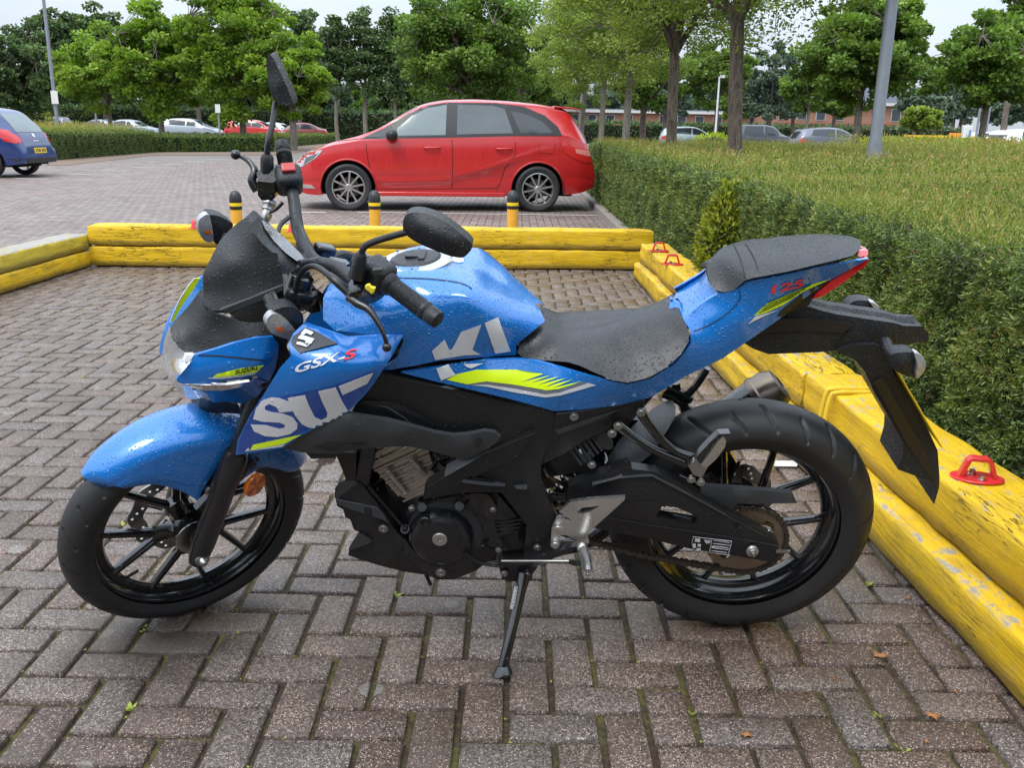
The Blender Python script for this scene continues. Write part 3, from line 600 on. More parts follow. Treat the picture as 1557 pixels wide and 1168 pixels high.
def tree(loc, trunk_h, tr, crown_c, crown_r, ncl, nleaf, ls, mat, label, seed, bark=None, group=None, limbs=7, name='tree', top_taper=0.0, csize=None, droop=0.0, aspect=0.75, lean=(0, 0), skirt=0.0):
    nleaf = int(nleaf * 2.1); ls = ls * 0.74; ncl = int(ncl * 1.6); rg = np.random.default_rng(seed); r = empty(name, loc, label=label, cat='tree', group=group); bark = bark or M_bark
    cc = Vector(crown_c); cr_ = Vector(crown_r); base = Vector((0, 0, -0.05)); fork = Vector((lean[0] * trunk_h, lean[1] * trunk_h, trunk_h))
    mb = MB(); mid = base.lerp(fork, 0.5) + Vector((rg.normal() * tr * 0.5, rg.normal() * tr * 0.5, 0))
    mb.tube([base, base.lerp(mid, 0.12), mid, fork], [tr * 1.45, tr * 1.08, tr * 0.95, tr * 0.85], 12, sm=4)
    MBb = MB(); ends = []
    lead = cc + Vector((0, 0, cr_.z * 0.75)); MBb.tube([fork, fork.lerp(lead, 0.4) + Vector((rg.normal(), rg.normal(), 0)) * cr_.x * 0.05, lead], [tr * 0.75, tr * 0.45, tr * 0.08], 8, sm=4)
    axis_pts = [fork.lerp(lead, t) for t in (0.0, 0.02, 0.05, 0.1, 0.2, 0.35, 0.5)]
    lim = []
    for i in range(limbs):
        a = 2 * math.pi * (i + rg.random() * 0.6) / limbs * 1.0 + seed; el = rg.uniform(-0.1, 0.75); s = axis_pts[i % len(axis_pts)]
        e = cc + Vector((math.cos(a) * math.cos(el) * cr_.x, math.sin(a) * math.cos(el) * cr_.y, math.sin(el) * cr_.z)) * 0.82
        m_ = s.lerp(e, 0.5) + Vector((0, 0, -0.05 * cr_.z)) + Vector((rg.normal(), rg.normal(), rg.normal())) * cr_.x * 0.06
        q_ = [s, s.lerp(m_, 0.55), m_, e]; r0 = tr * rg.uniform(0.42, 0.62); MBb.tube(q_, [r0, r0 * 0.8, r0 * 0.55, r0 * 0.15], 7, sm=3); lim.append(q_)
    allP = []
    # cluster centres: spread through the crown volume, biased to the outside
    d = unit(rg.normal(size=(ncl, 3))); rad = rg.random(ncl) ** 0.42; cz = d[:, 2]
    shp = 1 - top_taper * np.clip(cz, 0, 1) * 0.6
    CC = np.stack([d[:, 0] * shp * cr_.x, d[:, 1] * shp * cr_.y, d[:, 2] * cr_.z], 1) * rad[:, None] * (1 + 0.30 * vnoise(d * 2.5 + seed, 2.0))[:, None] + np.array(cc)
    if skirt: CC[:, 2] = np.maximum(CC[:, 2], cc.z - cr_.z * skirt + rg.random(ncl) * 0.2)
    cs = csize or 0.155 * max(cr_); 
    for i in range(0, ncl):   # twigs reach every clump
        c_ = Vector(CC[i]); q_ = lim[int(rg.integers(len(lim)))]; s = q_[2] if rg.random() < 0.6 else q_[3]
        best = min(((p - c_).length, k, j) for k, qq in enumerate(lim) for j, p in enumerate(qq[1:])); s = lim[best[1]][best[2] + 1]
        MBb.tube([s, s.lerp(c_, 0.5) + Vector((0, 0, cs * 0.15)), c_], [tr * 0.14, tr * 0.09, tr * 0.03], 4)
    crnd0 = rg.random(ncl); k = rg.integers(0, ncl, nleaf); off = rg.normal(0, 1, (nleaf, 3)); off /= np.maximum(1, np.linalg.norm(off, axis=1, keepdims=True) / 1.7)
    P = CC[k] + off * np.array([1, 1, 0.5]) * cs * (0.40 + 0.34 * (crnd0[k]))[:, None]
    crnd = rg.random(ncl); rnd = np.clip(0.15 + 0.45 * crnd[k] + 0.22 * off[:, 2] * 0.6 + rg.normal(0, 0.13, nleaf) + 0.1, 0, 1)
    D = rg.normal(0, 1, (nleaf, 3)) * [1, 1, 0.5] + off * 0.5 + [0, 0, -droop]
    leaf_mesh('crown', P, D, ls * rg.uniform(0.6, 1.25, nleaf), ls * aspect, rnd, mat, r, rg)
    t_ = mb.build('trunk', bark, r); MBb.build('branches', bark, r)
    return r
def tree_px(px, Y, top_py, bot_py, half_w_px, trunk_px_w, *a, **k):
    """place a tree by measured picture size at real distance Y"""
    p = at_y(px, 400, Y); s = F_PX / (Y * math.cos(th)) 
    zt = at_y(px, top_py, Y).z; zb = at_y(px, bot_py, Y).z; cx = k.pop('cdx', 0) / s; hw = half_w_px / s
    q = at_y(px, bot_py, Y)
    zc = (zt + zb) / 2; rz = (zt - zb) / 2
    return tree((q.x, Y, 0), max(0.6, zb + 0.12 * rz), trunk_px_w / 2 / s, (cx, 0, zc), (hw, hw * 0.85, rz), *a, **k)
G1 = 'broad maples in the car park beyond the low hedge'
tree_px(165, 54, 55, 168, 80, 7, 80, 9000, 0.30, M_lime, 'bright lime-green maple on the left between the lamp pole and the taller maple', 11, M_bark2, G1, top_taper=0.2)
tree_px(243, 50, 8, 172, 82, 9, 110, 12000, 0.28, M_lime, 'tall lime-green maple with a grey trunk in front of the silver cars at left', 12, M_bark2, G1, top_taper=0.35)
tree_px(366, 48, -50, 172, 88, 10, 120, 14000, 0.27, M_lime, 'dense maple directly behind the raised mirror of the motorcycle', 13, M_bark, G1, top_taper=0.3)
tree_px(444, 46, 52, 176, 66, 11, 80, 8500, 0.26, M_lime, 'lower maple with a thick trunk just right of the raised mirror', 14, M_bark2, G1, top_taper=0.1)
G2 = 'dark trees along the back of the car park'
for i, (px, Y, t, b, hw, tw, lab) in enumerate(((20, 62, 60, 175, 75, 8, 'dark dense tree at the left edge behind the blue car'), (85, 78, 12, 150, 60, 8, 'dark tree with a high rounded top behind the left lamp pole'), (155, 82, 8, 140, 45, 7, 'dark tree peeping over the lime maples at left'),
        (300, 80, 20, 150, 60, 7, 'dark tree behind the gap between the two tallest left maples'), (455, 82, 15, 160, 40, 7, 'dark tree rising behind the lower maple by the mirror'))):
    tree_px(px, Y, t, b, hw, tw, 60, 6500, 0.42, M_deep, lab, 30 + i, M_bark, G2)
for i, (px, t, hw, tw, lab) in enumerate(((512, 22, 26, 6, 'slim airy tree left of the pale birch'), (556, 12, 30, 7, 'slim airy tree with a pale straight trunk left of the red car roof'), (600, 18, 26, 5, 'slim airy tree between the pale-trunked tree and the big green tree'))):
    tree_px(px, 66, t, 150, hw, tw, 55, 4200, 0.30, M_deep, lab, 40 + i, M_bark2, 'slim airy trees behind the red car', top_taper=0.5)
tree_px(715, 40, -35, 172, 112, 12, 150, 19000, 0.22, M_midg, 'big full green tree directly behind the red car roof', 50, M_bark)
tree_px(655, 70, 40, 160, 40, 7, 40, 4000, 0.34, M_lime, 'green tree behind the left flank of the big full tree', 51, M_bark)
tree_px(800, 60, 60, 175, 55, 8, 60, 6000, 0.30, M_midg, 'rounded tree behind the rear of the red car', 52, M_bark)
G3 = 'feathery trees growing in a row along the long hedge'
tree_px(888, 31, -60, 160, 85, 8, 90, 9000, 0.15, M_robin, 'farthest feathery tree of the row, right behind the tail of the red car', 60, M_bark2, G3, limbs=10, aspect=0.45)
tree_px(918, 26, -100, 140, 85, 9, 120, 12000, 0.13, M_robin, 'feathery tree with a thin trunk right of the red car', 61, M_bark2, G3, limbs=10, aspect=0.45)
tree_px(958, 20, -170, 128, 110, 12, 160, 17000, 0.11, M_robin, 'feathery tree with a forked trunk, third from the near end of the row', 62, M_bark2, G3, limbs=10, aspect=0.42)
tree_px(978, 34, 60, 165, 55, 10, 60, 6500, 0.2, M_midg, 'dark compact tree showing between the feathery trunks', 63, M_bark)
tree_px(1034, 14.2, -260, 105, 165, 17, 200, 20000, 0.09, M_robin, 'tall feathery tree with rough brown trunk, second from the near end of the row', 64, M_bark, G3, limbs=16, aspect=0.42, lean=(-0.04, 0))
tree_px(1152, 10.4, -420, 62, 255, 23, 240, 21000, 0.085, M_robin, 'nearest feathery tree with the thick scarred trunk in the hedge', 65, M_bark, G3, limbs=16, aspect=0.42, lean=(-0.10, 0))
tree_px(1090, 60, 60, 160, 60, 7, 60, 6000, 0.3, M_midg, 'green tree behind the second trunk of the row', 66, M_bark)
tree_px(1170, 72, 75, 180, 50, 8, 60, 6500, 0.36, M_bluish, 'dark bluish tree in front of the brick building', 67, M_bark)
G4 = 'round-headed maples among the parked cars on the right'
tree_px(1306, 26, -20, 165, 98, 12, 130, 15000, 0.17, M_midg, 'round-headed green maple behind the big lamp post', 70, M_bark2, G4, top_taper=0.45)
tree_px(1500, 27, 25, 160, 88, 11, 110, 13000, 0.17, M_midg, 'round-headed maple at the right edge of the view', 71, M_bark2, G4, top_taper=0.35)
tree_px(1230, 55, 95, 170, 45, 5, 40, 3800, 0.28, M_midg, 'small maple in front of the slate roof', 72, M_bark2)
tree_px(1545, 40, -30, 90, 45, 9, 50, 5000, 0.24, M_midg, 'tall tree behind the maple at the right edge', 73, M_bark)
for i, (px, Y, t, b, hw, mt, lab) in enumerate(((1420, 90, 125, 190, 35, M_bluish, 'hazy tree right of the lamp post beyond the yellow barrier'), (1460, 100, 120, 190, 35, M_bluish, 'hazy distant tree between the two right maples'), (1400, 70, 160, 198, 25, M_robin, 'small pale flowering tree by the yellow barrier'), (1530, 95, 140, 190, 35, M_bluish, 'hazy tree at the far right edge'))):
    tree_px(px, Y, t, b, hw, 6, 40, 3500, 0.42, mt, lab, 80 + i, M_bark)
for i, (px, t, hw, lab) in enumerate(((1205, 118, 34, 'leafy tree hiding the left end of the near brick range'), (1268, 128, 30, 'leafy tree in front of the middle of the near brick range'), (1395, 135, 34, 'leafy tree right of the big lamp post in front of the brick range'), (1120, 118, 30, 'leafy tree behind the globe lamp'), (1010, 110, 36, 'leafy tree left of the second feathery trunk'))):
    tree_px(px, 84, t, 183, hw, 6, 40, 3600, 0.42, M_midg if i % 2 else M_bluish, lab, 90 + i, M_bark)
# trees closing the horizon far behind
for i in range(26):
    px = -40 + i * 36 + random.uniform(-8, 8)
    if px > 880: break
    Y = 105 + random.uniform(0, 20)
    tree_px(px, Y, 118 + random.uniform(-15, 15), 186, 34, 6, 26, 2200, 0.75, random.choice((M_deep, M_midg, M_bluish)), 'far tree in the unbroken belt behind the left car park, too alike to tell apart', 100 + i, M_bark, 'far belt of trees on the left horizon')

for i in range(20):
    px = 880 + i * 36 + random.uniform(-8, 8)
    if 1290 < px < 1380: continue
    tree_px(px, 150 + random.uniform(0, 15), 128 + random.uniform(-12, 14), 186, 32, 6, 24, 2000, 1.0, random.choice((M_bluish, M_midg, M_bluish)), 'far hazy tree behind the brick building, too alike to tell apart', 140 + i, M_bark, 'far belt of trees behind the brick building')
# ---- hedges far
def hedge_line(a, b, dep, h, label, *ar, **k):
    A, B = gnd(*a), gnd(*b); d = B - A; o = hedge_box('low_hedge', 0, d.length, 0, dep, h, label, *ar, rz=math.atan2(d.y, d.x), **k); o.location = (A.x, A.y, 0); return o
hedge_line((80, 244), (114, 241), 2.5, 0.88, 'square-cut near end of the low hedge beside the blue car', 2200, 900, 0.06, M_hedge, M_shoot, shoots=150, faces='xyt', lump=0.05, topls=0.06)
hedge_line((116, 241), (234, 231.5), 2.5, 0.86, 'stretch of the low hedge running back from its square-cut near end', 1500, 500, 0.075, M_hedge, M_shoot, shoots=60, faces='yt', lump=0.07, topls=0.07)
hedge_line((232, 231.5), (420, 230.5), 3.2, 0.68, 'darker low hedge under the lime maples, in front of the silver hatchback', 1000, 320, 0.09, M_midg, M_hedge, faces='yXt', lump=0.12, topls=0.1)
hedge_line((428, 224), (516, 216), 3.0, 0.62, 'far right end of the low hedge behind the handlebar grip', 900, 300, 0.09, M_hedge, M_shoot, faces='xyXt', lump=0.1, topls=0.1)
p = gnd(440, 222)
M_redh = M_leaf('copper_leaf', [(0, (0.03, 0.018, 0.015)), (0.6, (0.09, 0.045, 0.035)), (1, (0.16, 0.08, 0.05))], 0.2)
hedge_box('copper_hedge', 0, 3.4, 0, 1.2, 0.98, 'low copper-brown hedge behind the clipped hedge at left', 160, 110, 0.2, M_redh, M_redh, faces='yt', lump=0.05).location = (-24.4, 46, 0)
hedge_box('tall_hedge', -60, -8, 84, 86, 2.4, 'long dark hedge behind the far parked cars', 50, 30, 0.45, M_deep, M_deep, faces='yt', lump=0.15)
hedge_box('tall_hedge', -8, 45, 96, 98, 1.9, 'dark hedge in front of the brick building', 50, 30, 0.45, M_deep, M_deep, faces='yt', lump=0.15)
M_chart = M_leaf('chartreuse_leaf', [(0, (0.18, 0.24, 0.015)), (0.5, (0.42, 0.50, 0.02)), (1, (0.62, 0.66, 0.04))], 0.4)
p = gnd(1345, 226)
hedge_box('golden_hedge', 0, 4.3, 0, 2.5, 1.07, 'bright lime-yellow hedge right of the big lamp post', 900, 500, 0.09, M_chart, M_chart, faces='xyXt', lump=0.12).location = (at_y(1345, 220, 31).x, 31, 0)
blob_bush('golden_shrub', (at_y(1085, 205, 52).x, 52, 0.4), (1.2, 1.0, 0.75), 1500, 0.16, M_chart, 'bright yellow-green shrub in front of the brick building')
blob_bush('golden_shrub', (at_y(40, 160, 70).x, 70, 1.6), (1.6, 1.2, 1.0), 1200, 0.25, M_gold, 'yellow bush glimpsed above the blue car roof')

# unseen hedge added behind the camera to shade and darken the bike's side
hedge_box('tall_hedge', -22, 24, -9.5, -8.2, 4.6, 'tall dark hedge added unseen behind the viewpoint to darken reflections in the motorcycle', 60, 20, 0.35, M_deep, M_deep, faces='Yt', lump=0.4)
# ================================================================== POLES, BUILDING
M_steel = M_simple('galvanised_steel', (0.23, 0.25, 0.28), 0.45, 0.4, var=0.2)
M_lite = M_simple('pale_paint', (0.6, 0.61, 0.62), 0.5)
M_signw = M_simple('sign_white', (0.7, 0.7, 0.66), 0.5)
def pole(px, py, Y, h, r0, r1, label, name='lamp_post', cat='lamp post', group=None, mat=None, door=False):
    q = at_y(px, py, Y); r = empty(name, (q.x, Y, 0), label=label, cat=cat, group=group)
    MB().tube([(0, 0, 0), (0, 0, h * 0.13), (0, 0, h * 0.14), (0, 0, h)], [r0, r0, r0 * 0.82, r1], 16).build('pole', mat or M_steel, r)
    return r
r = pole(1329, 232, 9.5, 8.0, 0.072, 0.045, 'large grey lamp post rising out of the hedge on the right')
MB().box((0.08, -0.045, 0.85), (0.05, 0.02, 0.3)).build('access_door', M_steel, r)
MB().tube([(0, 0, 7.9), (0.2, 0, 8.15), (1.0, 0, 8.2)], 0.03, 8).build('arm', M_steel, r); MB().sphere((1.2, 0, 8.18), (0.3, 0.12, 0.07)).build('lamp_head', M_lite, r)
r = pole(88, 195, 32, 9, 0.07, 0.045, 'tall slim lamp pole with a small notice, behind the blue car')
MB().box((0.05, -0.09, 1.95), (0.22, 0.03, 0.42)).build('notice', M_signw, r)
r = pole(1108, 212, 62, 4.9, 0.07, 0.05, 'slim post with a round globe lamp in front of the brick building', mat=M_lite)
MB().sphere((0, 0, 5.0), 0.33).build('globe', M_simple('globe_glass', (0.75, 0.78, 0.8), 0.2), r)
r = pole(1087, 212, 55, 4.3, 0.07, 0.05, 'white camera post left of the globe lamp', 'camera_post', 'post', mat=M_lite)
MB().box((0.15, -0.1, 4.3), (0.2, 0.35, 0.16)).build('camera', M_lite, r)
r = pole(882, 205, 45, 3.0, 0.07, 0.06, 'plain grey post just above the tail of the red car', 'post', 'post')
r = pole(147, 190, 60, 2.2, 0.08, 0.06, 'short grey post behind the low hedge between the left maples', 'post', 'post')
r = pole(334, 200, 42, 1.7, 0.045, 0.04, 'post with a small white parking sign left of the raised mirror', 'sign_post', 'sign')
MB().box((0, -0.06, 1.85), (0.22, 0.03, 0.36)).build('sign_panel', M_signw, r)
r = pole(1499, 205, 60, 7.5, 0.08, 0.06, 'distant lamp pole behind the right-hand maple')
r = pole(1483, 215, 40, 3.2, 0.06, 0.05, 'slim grey pole beside the white panel at the right', 'post', 'post')
r = pole(753, 160, 70, 3, 0.06, 0.05, 'thin post behind the roof of the red car', 'post', 'post')
# white totem sign and yellow barrier
r = empty('totem_sign', (at_y(1470, 205, 48).x, 48, 0), label='white upright sign panel at the end of the lime hedge', cat='sign')
MB().box((0, 0, 0.85), (0.42, 0.2, 1.8)).build('panel', M_signw, r, bev=0.02); MB().box((0.1, -0.105, 1.1), (0.12, 0.012, 0.9)).build('blue_strip', M_simple('sign_blue', (0.15, 0.3, 0.55), 0.5), r)
M_ybar = M_simple('barrier_yellow', (0.8, 0.5, 0.03), 0.5)
r = empty('height_barrier', (at_y(1430, 200, 58).x, 58, 0), label='yellow steel entrance barrier beyond the lime hedge', cat='barrier')
MB().box((-2.1, 0, 0.55), (0.14, 0.14, 1.5)).build('post', M_ybar, r); MB().box((0, 0, 0.5), (0.2, 0.2, 1.6)).build('post', M_ybar, r)
MB().box((0, -0.11, 1.22), (4.3, 0.08, 0.12)).build('rail', M_ybar, r); MB().box((1.1, -0.16, 1.28), (1.2, 0.05, 0.34)).build('panel', M_simple('orange_panel', (0.8, 0.32, 0.03), 0.5), r)
# brick buildings
N = NT('far_brick'); co = N.coord('Object', (1, 1, 1)); br = N.n('TexBrick'); br.inputs['Scale'].default_value = 4.0
br.inputs['Color1'].default_value = (0.31, 0.145, 0.088, 1); br.inputs['Color2'].default_value = (0.26, 0.115, 0.075, 1); br.inputs['Mortar'].default_value = (0.3, 0.2, 0.14, 1); br.inputs['Mortar Size'].default_value = 0.02
sw = N.n('Mapping'); sw.inputs['Rotation'].default_value = (R(90), 0, 0); N.l(co, sw.inputs[0]); N.l(sw.outputs[0], br.inputs['Vector']); N.set(Base_Color=N.mix(N.noise(co, 0.4, 5), br.outputs[0], (0.33, 0.175, 0.115)), Roughness=0.85); M_brick = N.m
M_slate = M_simple('slate', (0.11, 0.125, 0.15), 1.0, var=0.15, grain=0.01, gs=6, spec=0.05)
M_win = M_simple('far_window', (0.05, 0.06, 0.075), 0.15); M_frame = M_simple('window_frame', (0.55, 0.55, 0.53), 0.5); M_band = M_simple('brick_band', (0.24, 0.095, 0.07), 0.8)
def building(px0, px1, Y, eave_py, ridge_py, label, nst=2):
    a, b = at_y(px0, eave_py, Y), at_y(px1, eave_py, Y); w = b.x - a.x; h = a.z; rh = at_y(px0, ridge_py, Y + 6).z; D_ = 13
    r = empty('brick_building', ((a.x + b.x) / 2, Y, 0), label=label, cat='building')
    MB().box((0, D_ / 2, h / 2 - 0.5), (w, D_, h + 1)).build('wall', M_brick, r, smooth=False)
    MB().loft([[Vector((x, -0.5, h)), Vector((x, -0.5, h + 0.3)), Vector((x + sg * 2, D_ / 2, rh)), Vector((x, D_ + 0.5, h + 0.3)), Vector((x, D_ + 0.5, h))] for x, sg in ((-w / 2 - 0.5, 1), (w / 2 + 0.5, -1))]).build('roof', M_slate, r, smooth=False)
    MB().box((0, -0.55, h + 0.1), (w + 1, 0.08, 0.35)).build('gutter', M_frame, r, smooth=False)
    MB().box((0, -0.03, h * 0.52), (w, 0.08, 0.28)).build('brick_band', M_band, r, smooth=False)
    n = int(w / 2.3)
    f0 = p0 = None
    for fl in range(nst):
        for i in range(n):
            x = -w / 2 + (i + 0.5) * w / n; z = h * (0.76 if fl else 0.28); wd, hh = 1.05, h * 0.27
            if i % 5 == 4: continue
            if f0 is None:
                f0 = MB().box((0, -0.03, 0), (wd + 0.14, 0.1, hh + 0.14)).build('window', M_frame, r, smooth=False)
                p0 = MB().box((0, -0.09, 0), (wd, 0.04, hh)).build('pane', M_win, f0, smooth=False); f0.location = (x, 0, z)
            else:
                f = f0.copy(); C.objects.link(f); f.parent = r; f.location = (x, 0, z); q = p0.copy(); C.objects.link(q); q.parent = f
    return r
building(1178, 1436, 118, 157, 126, 'two-storey orange brick building with a slate roof behind the right-hand cars')
building(860, 1160, 128, 169, 164, 'lower range of the brick building glimpsed between the feathery trunks')
building(395, 500, 120, 172, 160, 'brick building glimpsed through the trees left of the red car')
gb = MB(); gb.loft([[Vector((x, 87, 0)), Vector((x, 92, 1.6 + math.sin(x) * 0.2)), Vector((x, 104, 2.4)), Vector((x, 104, 0))] for x in range(-60, 2, 3)])
M_grassy = M_simple('grass_bank', (0.10, 0.16, 0.03), 0.9, var=0.3)
tagit(gb.build('grass_bank', M_grassy), kind='structure', label='grassy bank behind the long dark hedge', cat='bank')

# ================================================================== CARS
M_rubber = M_simple('tyre_rubber', (0.022, 0.022, 0.023), 0.65, grain=0.001)
M_alloy = M_simple('alloy', (0.55, 0.55, 0.56), 0.28, 0.9)
M_wheelb = M_simple('wheel_black', (0.02, 0.02, 0.022), 0.3)
M_ctrim = M_simple('car_trim', (0.015, 0.016, 0.018), 0.4)
M_well = M_simple('wheel_well', (0.006, 0.006, 0.006), 0.9)
def glassm(name, col, rough=0.06):
    N = NT(name); N.set(Base_Color=col, Roughness=rough, Specular_IOR_Level=0.5, Coat_Weight=0.12); nz = N.noise(N.coord('Object', (0.4, 0.4, 1)), 3, 3)
    N.set(Base_Color=N.mix(nz, [c * 0.6 for c in col], [c * 1.35 for c in col])); return N.m
M_glass = glassm('car_glass', (0.035, 0.042, 0.048)); M_glass_pale = glassm('car_glass_pale', (0.17, 0.215, 0.215), 0.12); M_lamp = M_simple('headlamp', (0.5, 0.53, 0.56), 0.12, 0.3, coat=1.0); M_rlamp = M_simple('rear_lamp', (0.6, 0.02, 0.02), 0.15, coat=1.0)
M_chrome = M_simple('chrome', (0.75, 0.75, 0.76), 0.12, 1.0); M_plate = M_simple('number_plate', (0.85, 0.58, 0.03), 0.4); M_ink = M_simple('ink', (0.01, 0.01, 0.01), 0.5)
def paint(name, col, metal=0.0, wet=True):
    N = NT(name); N.set(Base_Color=col, Roughness=0.38, Metallic=metal, Coat_Weight=1.0, Coat_Roughness=0.06)
    st = N.noise(N.coord('Object', (6, 6, 0.5)), 6, 5, 0.6); N.set(Roughness=N.ramp(st, [(0.3, 0.25), (0.7, 0.5)])); nb = N.bump(N.noise(N.coord('Object'), 90, 2), 0.0008, 0.5); N.l(nb, N.b.inputs['Coat Normal']); return N.m
def sil(o_bvh, pts, dirv, origin, step, off, thick, name, mat, parent, to3, holes=()):
    """flat outline -> sheet laid on the body by rays; to3 maps (u,v) to a start point"""
    loops = [pts] + list(holes); V2, E = [], []
    for lp in loops:
        b = len(V2); q = []
        for i in range(len(lp)):
            a, c = Vector(lp[i][:2]), Vector(lp[(i + 1) % len(lp)][:2]); k = max(1, int((c - a).length / step + 0.5)); q += [a.lerp(c, t / k) for t in range(k)]
        V2 += q; E += [(b + i, b + (i + 1) % len(q)) for i in range(len(q))]
    xs = [p.x for p in V2]; ys = [p.y for p in V2]; poly = [Vector(p[:2]) for p in pts]
    def inside(p, lp):
        c = False; n = len(lp)
        for i in range(n):
            a, b = lp[i], lp[i - 1]
            if (a[1] > p.y) != (b[1] > p.y) and p.x < (b[0] - a[0]) * (p.y - a[1]) / (b[1] - a[1]) + a[0]: c = not c
        return c
    bd = list(V2); gx = min(xs) + step * 0.5
    while gx < max(xs):
        gy = min(ys) + step * 0.5
        while gy < max(ys):
            p = Vector((gx, gy))
            if inside(p, pts) and not any(inside(p, h) for h in holes) and min((p - q).length_squared for q in bd) > (step * 0.45) ** 2: V2.append(p)
            gy += step
        gx += step
    rv, re, rf, *_ = delaunay_2d_cdt(V2, E, [], 0, 1e-6)
    F_ = []
    for f in rf:
        c = sum((rv[i] for i in f), Vector((0, 0))) / len(f)
        if inside(c, pts) and not any(inside(c, h) for h in holes): F_.append(f)
    out_, nn, ok = [], [], []
    for p in rv:
        o3, d3 = to3(p); hit = o_bvh.ray_cast(o3, d3)
        if hit[0] is None: ok.append(False); out_.append(o3); nn.append(-d3)
        else:
            n_ = hit[1]; n_ = n_ if n_.dot(d3) < 0 else -n_; ok.append(True); out_.append(hit[0]); nn.append(n_)
    # smooth normals a bit, cull faces with missing verts
    F_ = [f for f in F_ if all(ok[i] for i in f)]
    n = len(out_); Vt = [p + q * (off + thick) for p, q in zip(out_, nn)] + [p + q * (off - 0.0005 if thick > 0.0008 else off) for p, q in zip(out_, nn)]
    cnt = {}
    for f in F_:
        for i in range(len(f)):
            e = (f[i], f[(i + 1) % len(f)]); cnt[e] = 1
    fs = [tuple(f) for f in F_]
    if thick > 0: fs += [tuple(i + n for i in reversed(f)) for f in F_] + [(b, a, a + n, b + n) for (a, b) in cnt if (b, a) not in cnt]
    used = sorted({i for f in fs for i in f}); mpx = {j: i for i, j in enumerate(used)}
    return mk(name, [Vt[i] for i in used], [tuple(mpx[i] for i in f) for f in fs], mat, parent, True, 40)
def bvh_of(objs):
    V, F_ = [], []
    for o in objs:
        b = len(V); V += [v.co.copy() for v in o.data.vertices]; F_ += [tuple(i + b for i in p.vertices) for p in o.data.polygons]
    return BVHTree.FromPolygons(V, F_)
def wheel_at(x, y, r, sgn, parent, spokes=10, tyre_w=0.21, twin=False, lod=0):
    ax = (0, -1 * sgn, 0); w = MB(); n = 32 if lod == 0 else 14; rr = r * 0.70
    if lod: 
        o = MB().lathe((x, y, r), ax, [(0, 0.05), (rr, 0.06), (rr, -0.02), (0, -0.02)], n).build('rim', M_alloy, None)
        t = MB().lathe((x, y, r), ax, [(rr, 0.07), (r - 0.02, 0.085), (r, 0.05), (r, -0.08), (rr, -0.08)], n, closed=True).build('wheel', M_rubber, parent); o.parent = t; return t
    t = MB().lathe((x, y, r), ax, [(rr, 0.085), (rr + 0.02, 0.10), (r - 0.03, 0.105), (r - 0.006, 0.085), (r, 0.06), (r, -0.08), (r - 0.02, -0.1), (rr, -0.1)], 48, closed=True).build('wheel', M_rubber, parent)
    m_ = MB().lathe((x, y, r), ax, [(rr + 0.004, 0.088), (rr - 0.010, 0.09), (rr - 0.016, 0.075), (rr - 0.02, -0.06), (rr + 0.004, -0.06)], 48, closed=True)
    a3 = Vector(ax); u0 = Vector((1, 0, 0)); v0 = a3.cross(u0)
    for k in range(spokes):
        an = 2 * math.pi * k / spokes + 0.2
        for da in ((-0.09, 0.09) if twin else (0,)):
            d = u0 * math.cos(an + da) + v0 * math.sin(an + da); s_ = d.cross(a3); c0 = Vector((x, y, r)); wi = 0.0125 if not twin else 0.012; d0 = u0 * math.cos(an) + v0 * math.sin(an)
            rings = [[c0 + d0 * 0.03 + s_ * wi * 1.1 * a + a3 * (0.05 + b) for a, b in ((-1, 0), (-1, 0.025), (1, 0.025), (1, 0))], [c0 + d * (rr - 0.012) + s_ * wi * a + a3 * (0.055 + b) for a, b in ((-1, 0), (-1, 0.03), (1, 0.03), (1, 0))]]
            m_.loft(rings)
    m_.lathe((x, y, r), ax, [(0, 0.088), (0.035, 0.086), (0.05, 0.07), (0.055, 0.03)], 20); m_.build('rim', M_alloy, t, bev=0)
    MB().lathe((x, y, r), ax, [(0, 0.0), (rr * 0.62, 0.0), (rr * 0.62, -0.02), (0, -0.02)], 24).build('brake_disc', M_simple('disc_steel', (0.12, 0.11, 0.1), 0.5, 0.8) if 'disc_steel' not in bpy.data.materials else bpy.data.materials['disc_steel'], t)
    return t
def interp(x, T): return float(np.interp(x, [t[0] for t in T], [t[1] for t in T]))
def sm_interp(T, nx=200):
    xs = np.linspace(T[0][0], T[-1][0], nx); y = np.interp(xs, [t[0] for t in T], [t[1] for t in T]); k = np.ones(9) / 9
    yp = np.pad(y, 4, mode='edge'); ys = np.convolve(yp, k, 'valid'); ys[:1], ys[-1:] = y[:1], y[-1:]
    return lambda x: float(np.interp(x, xs, ys))
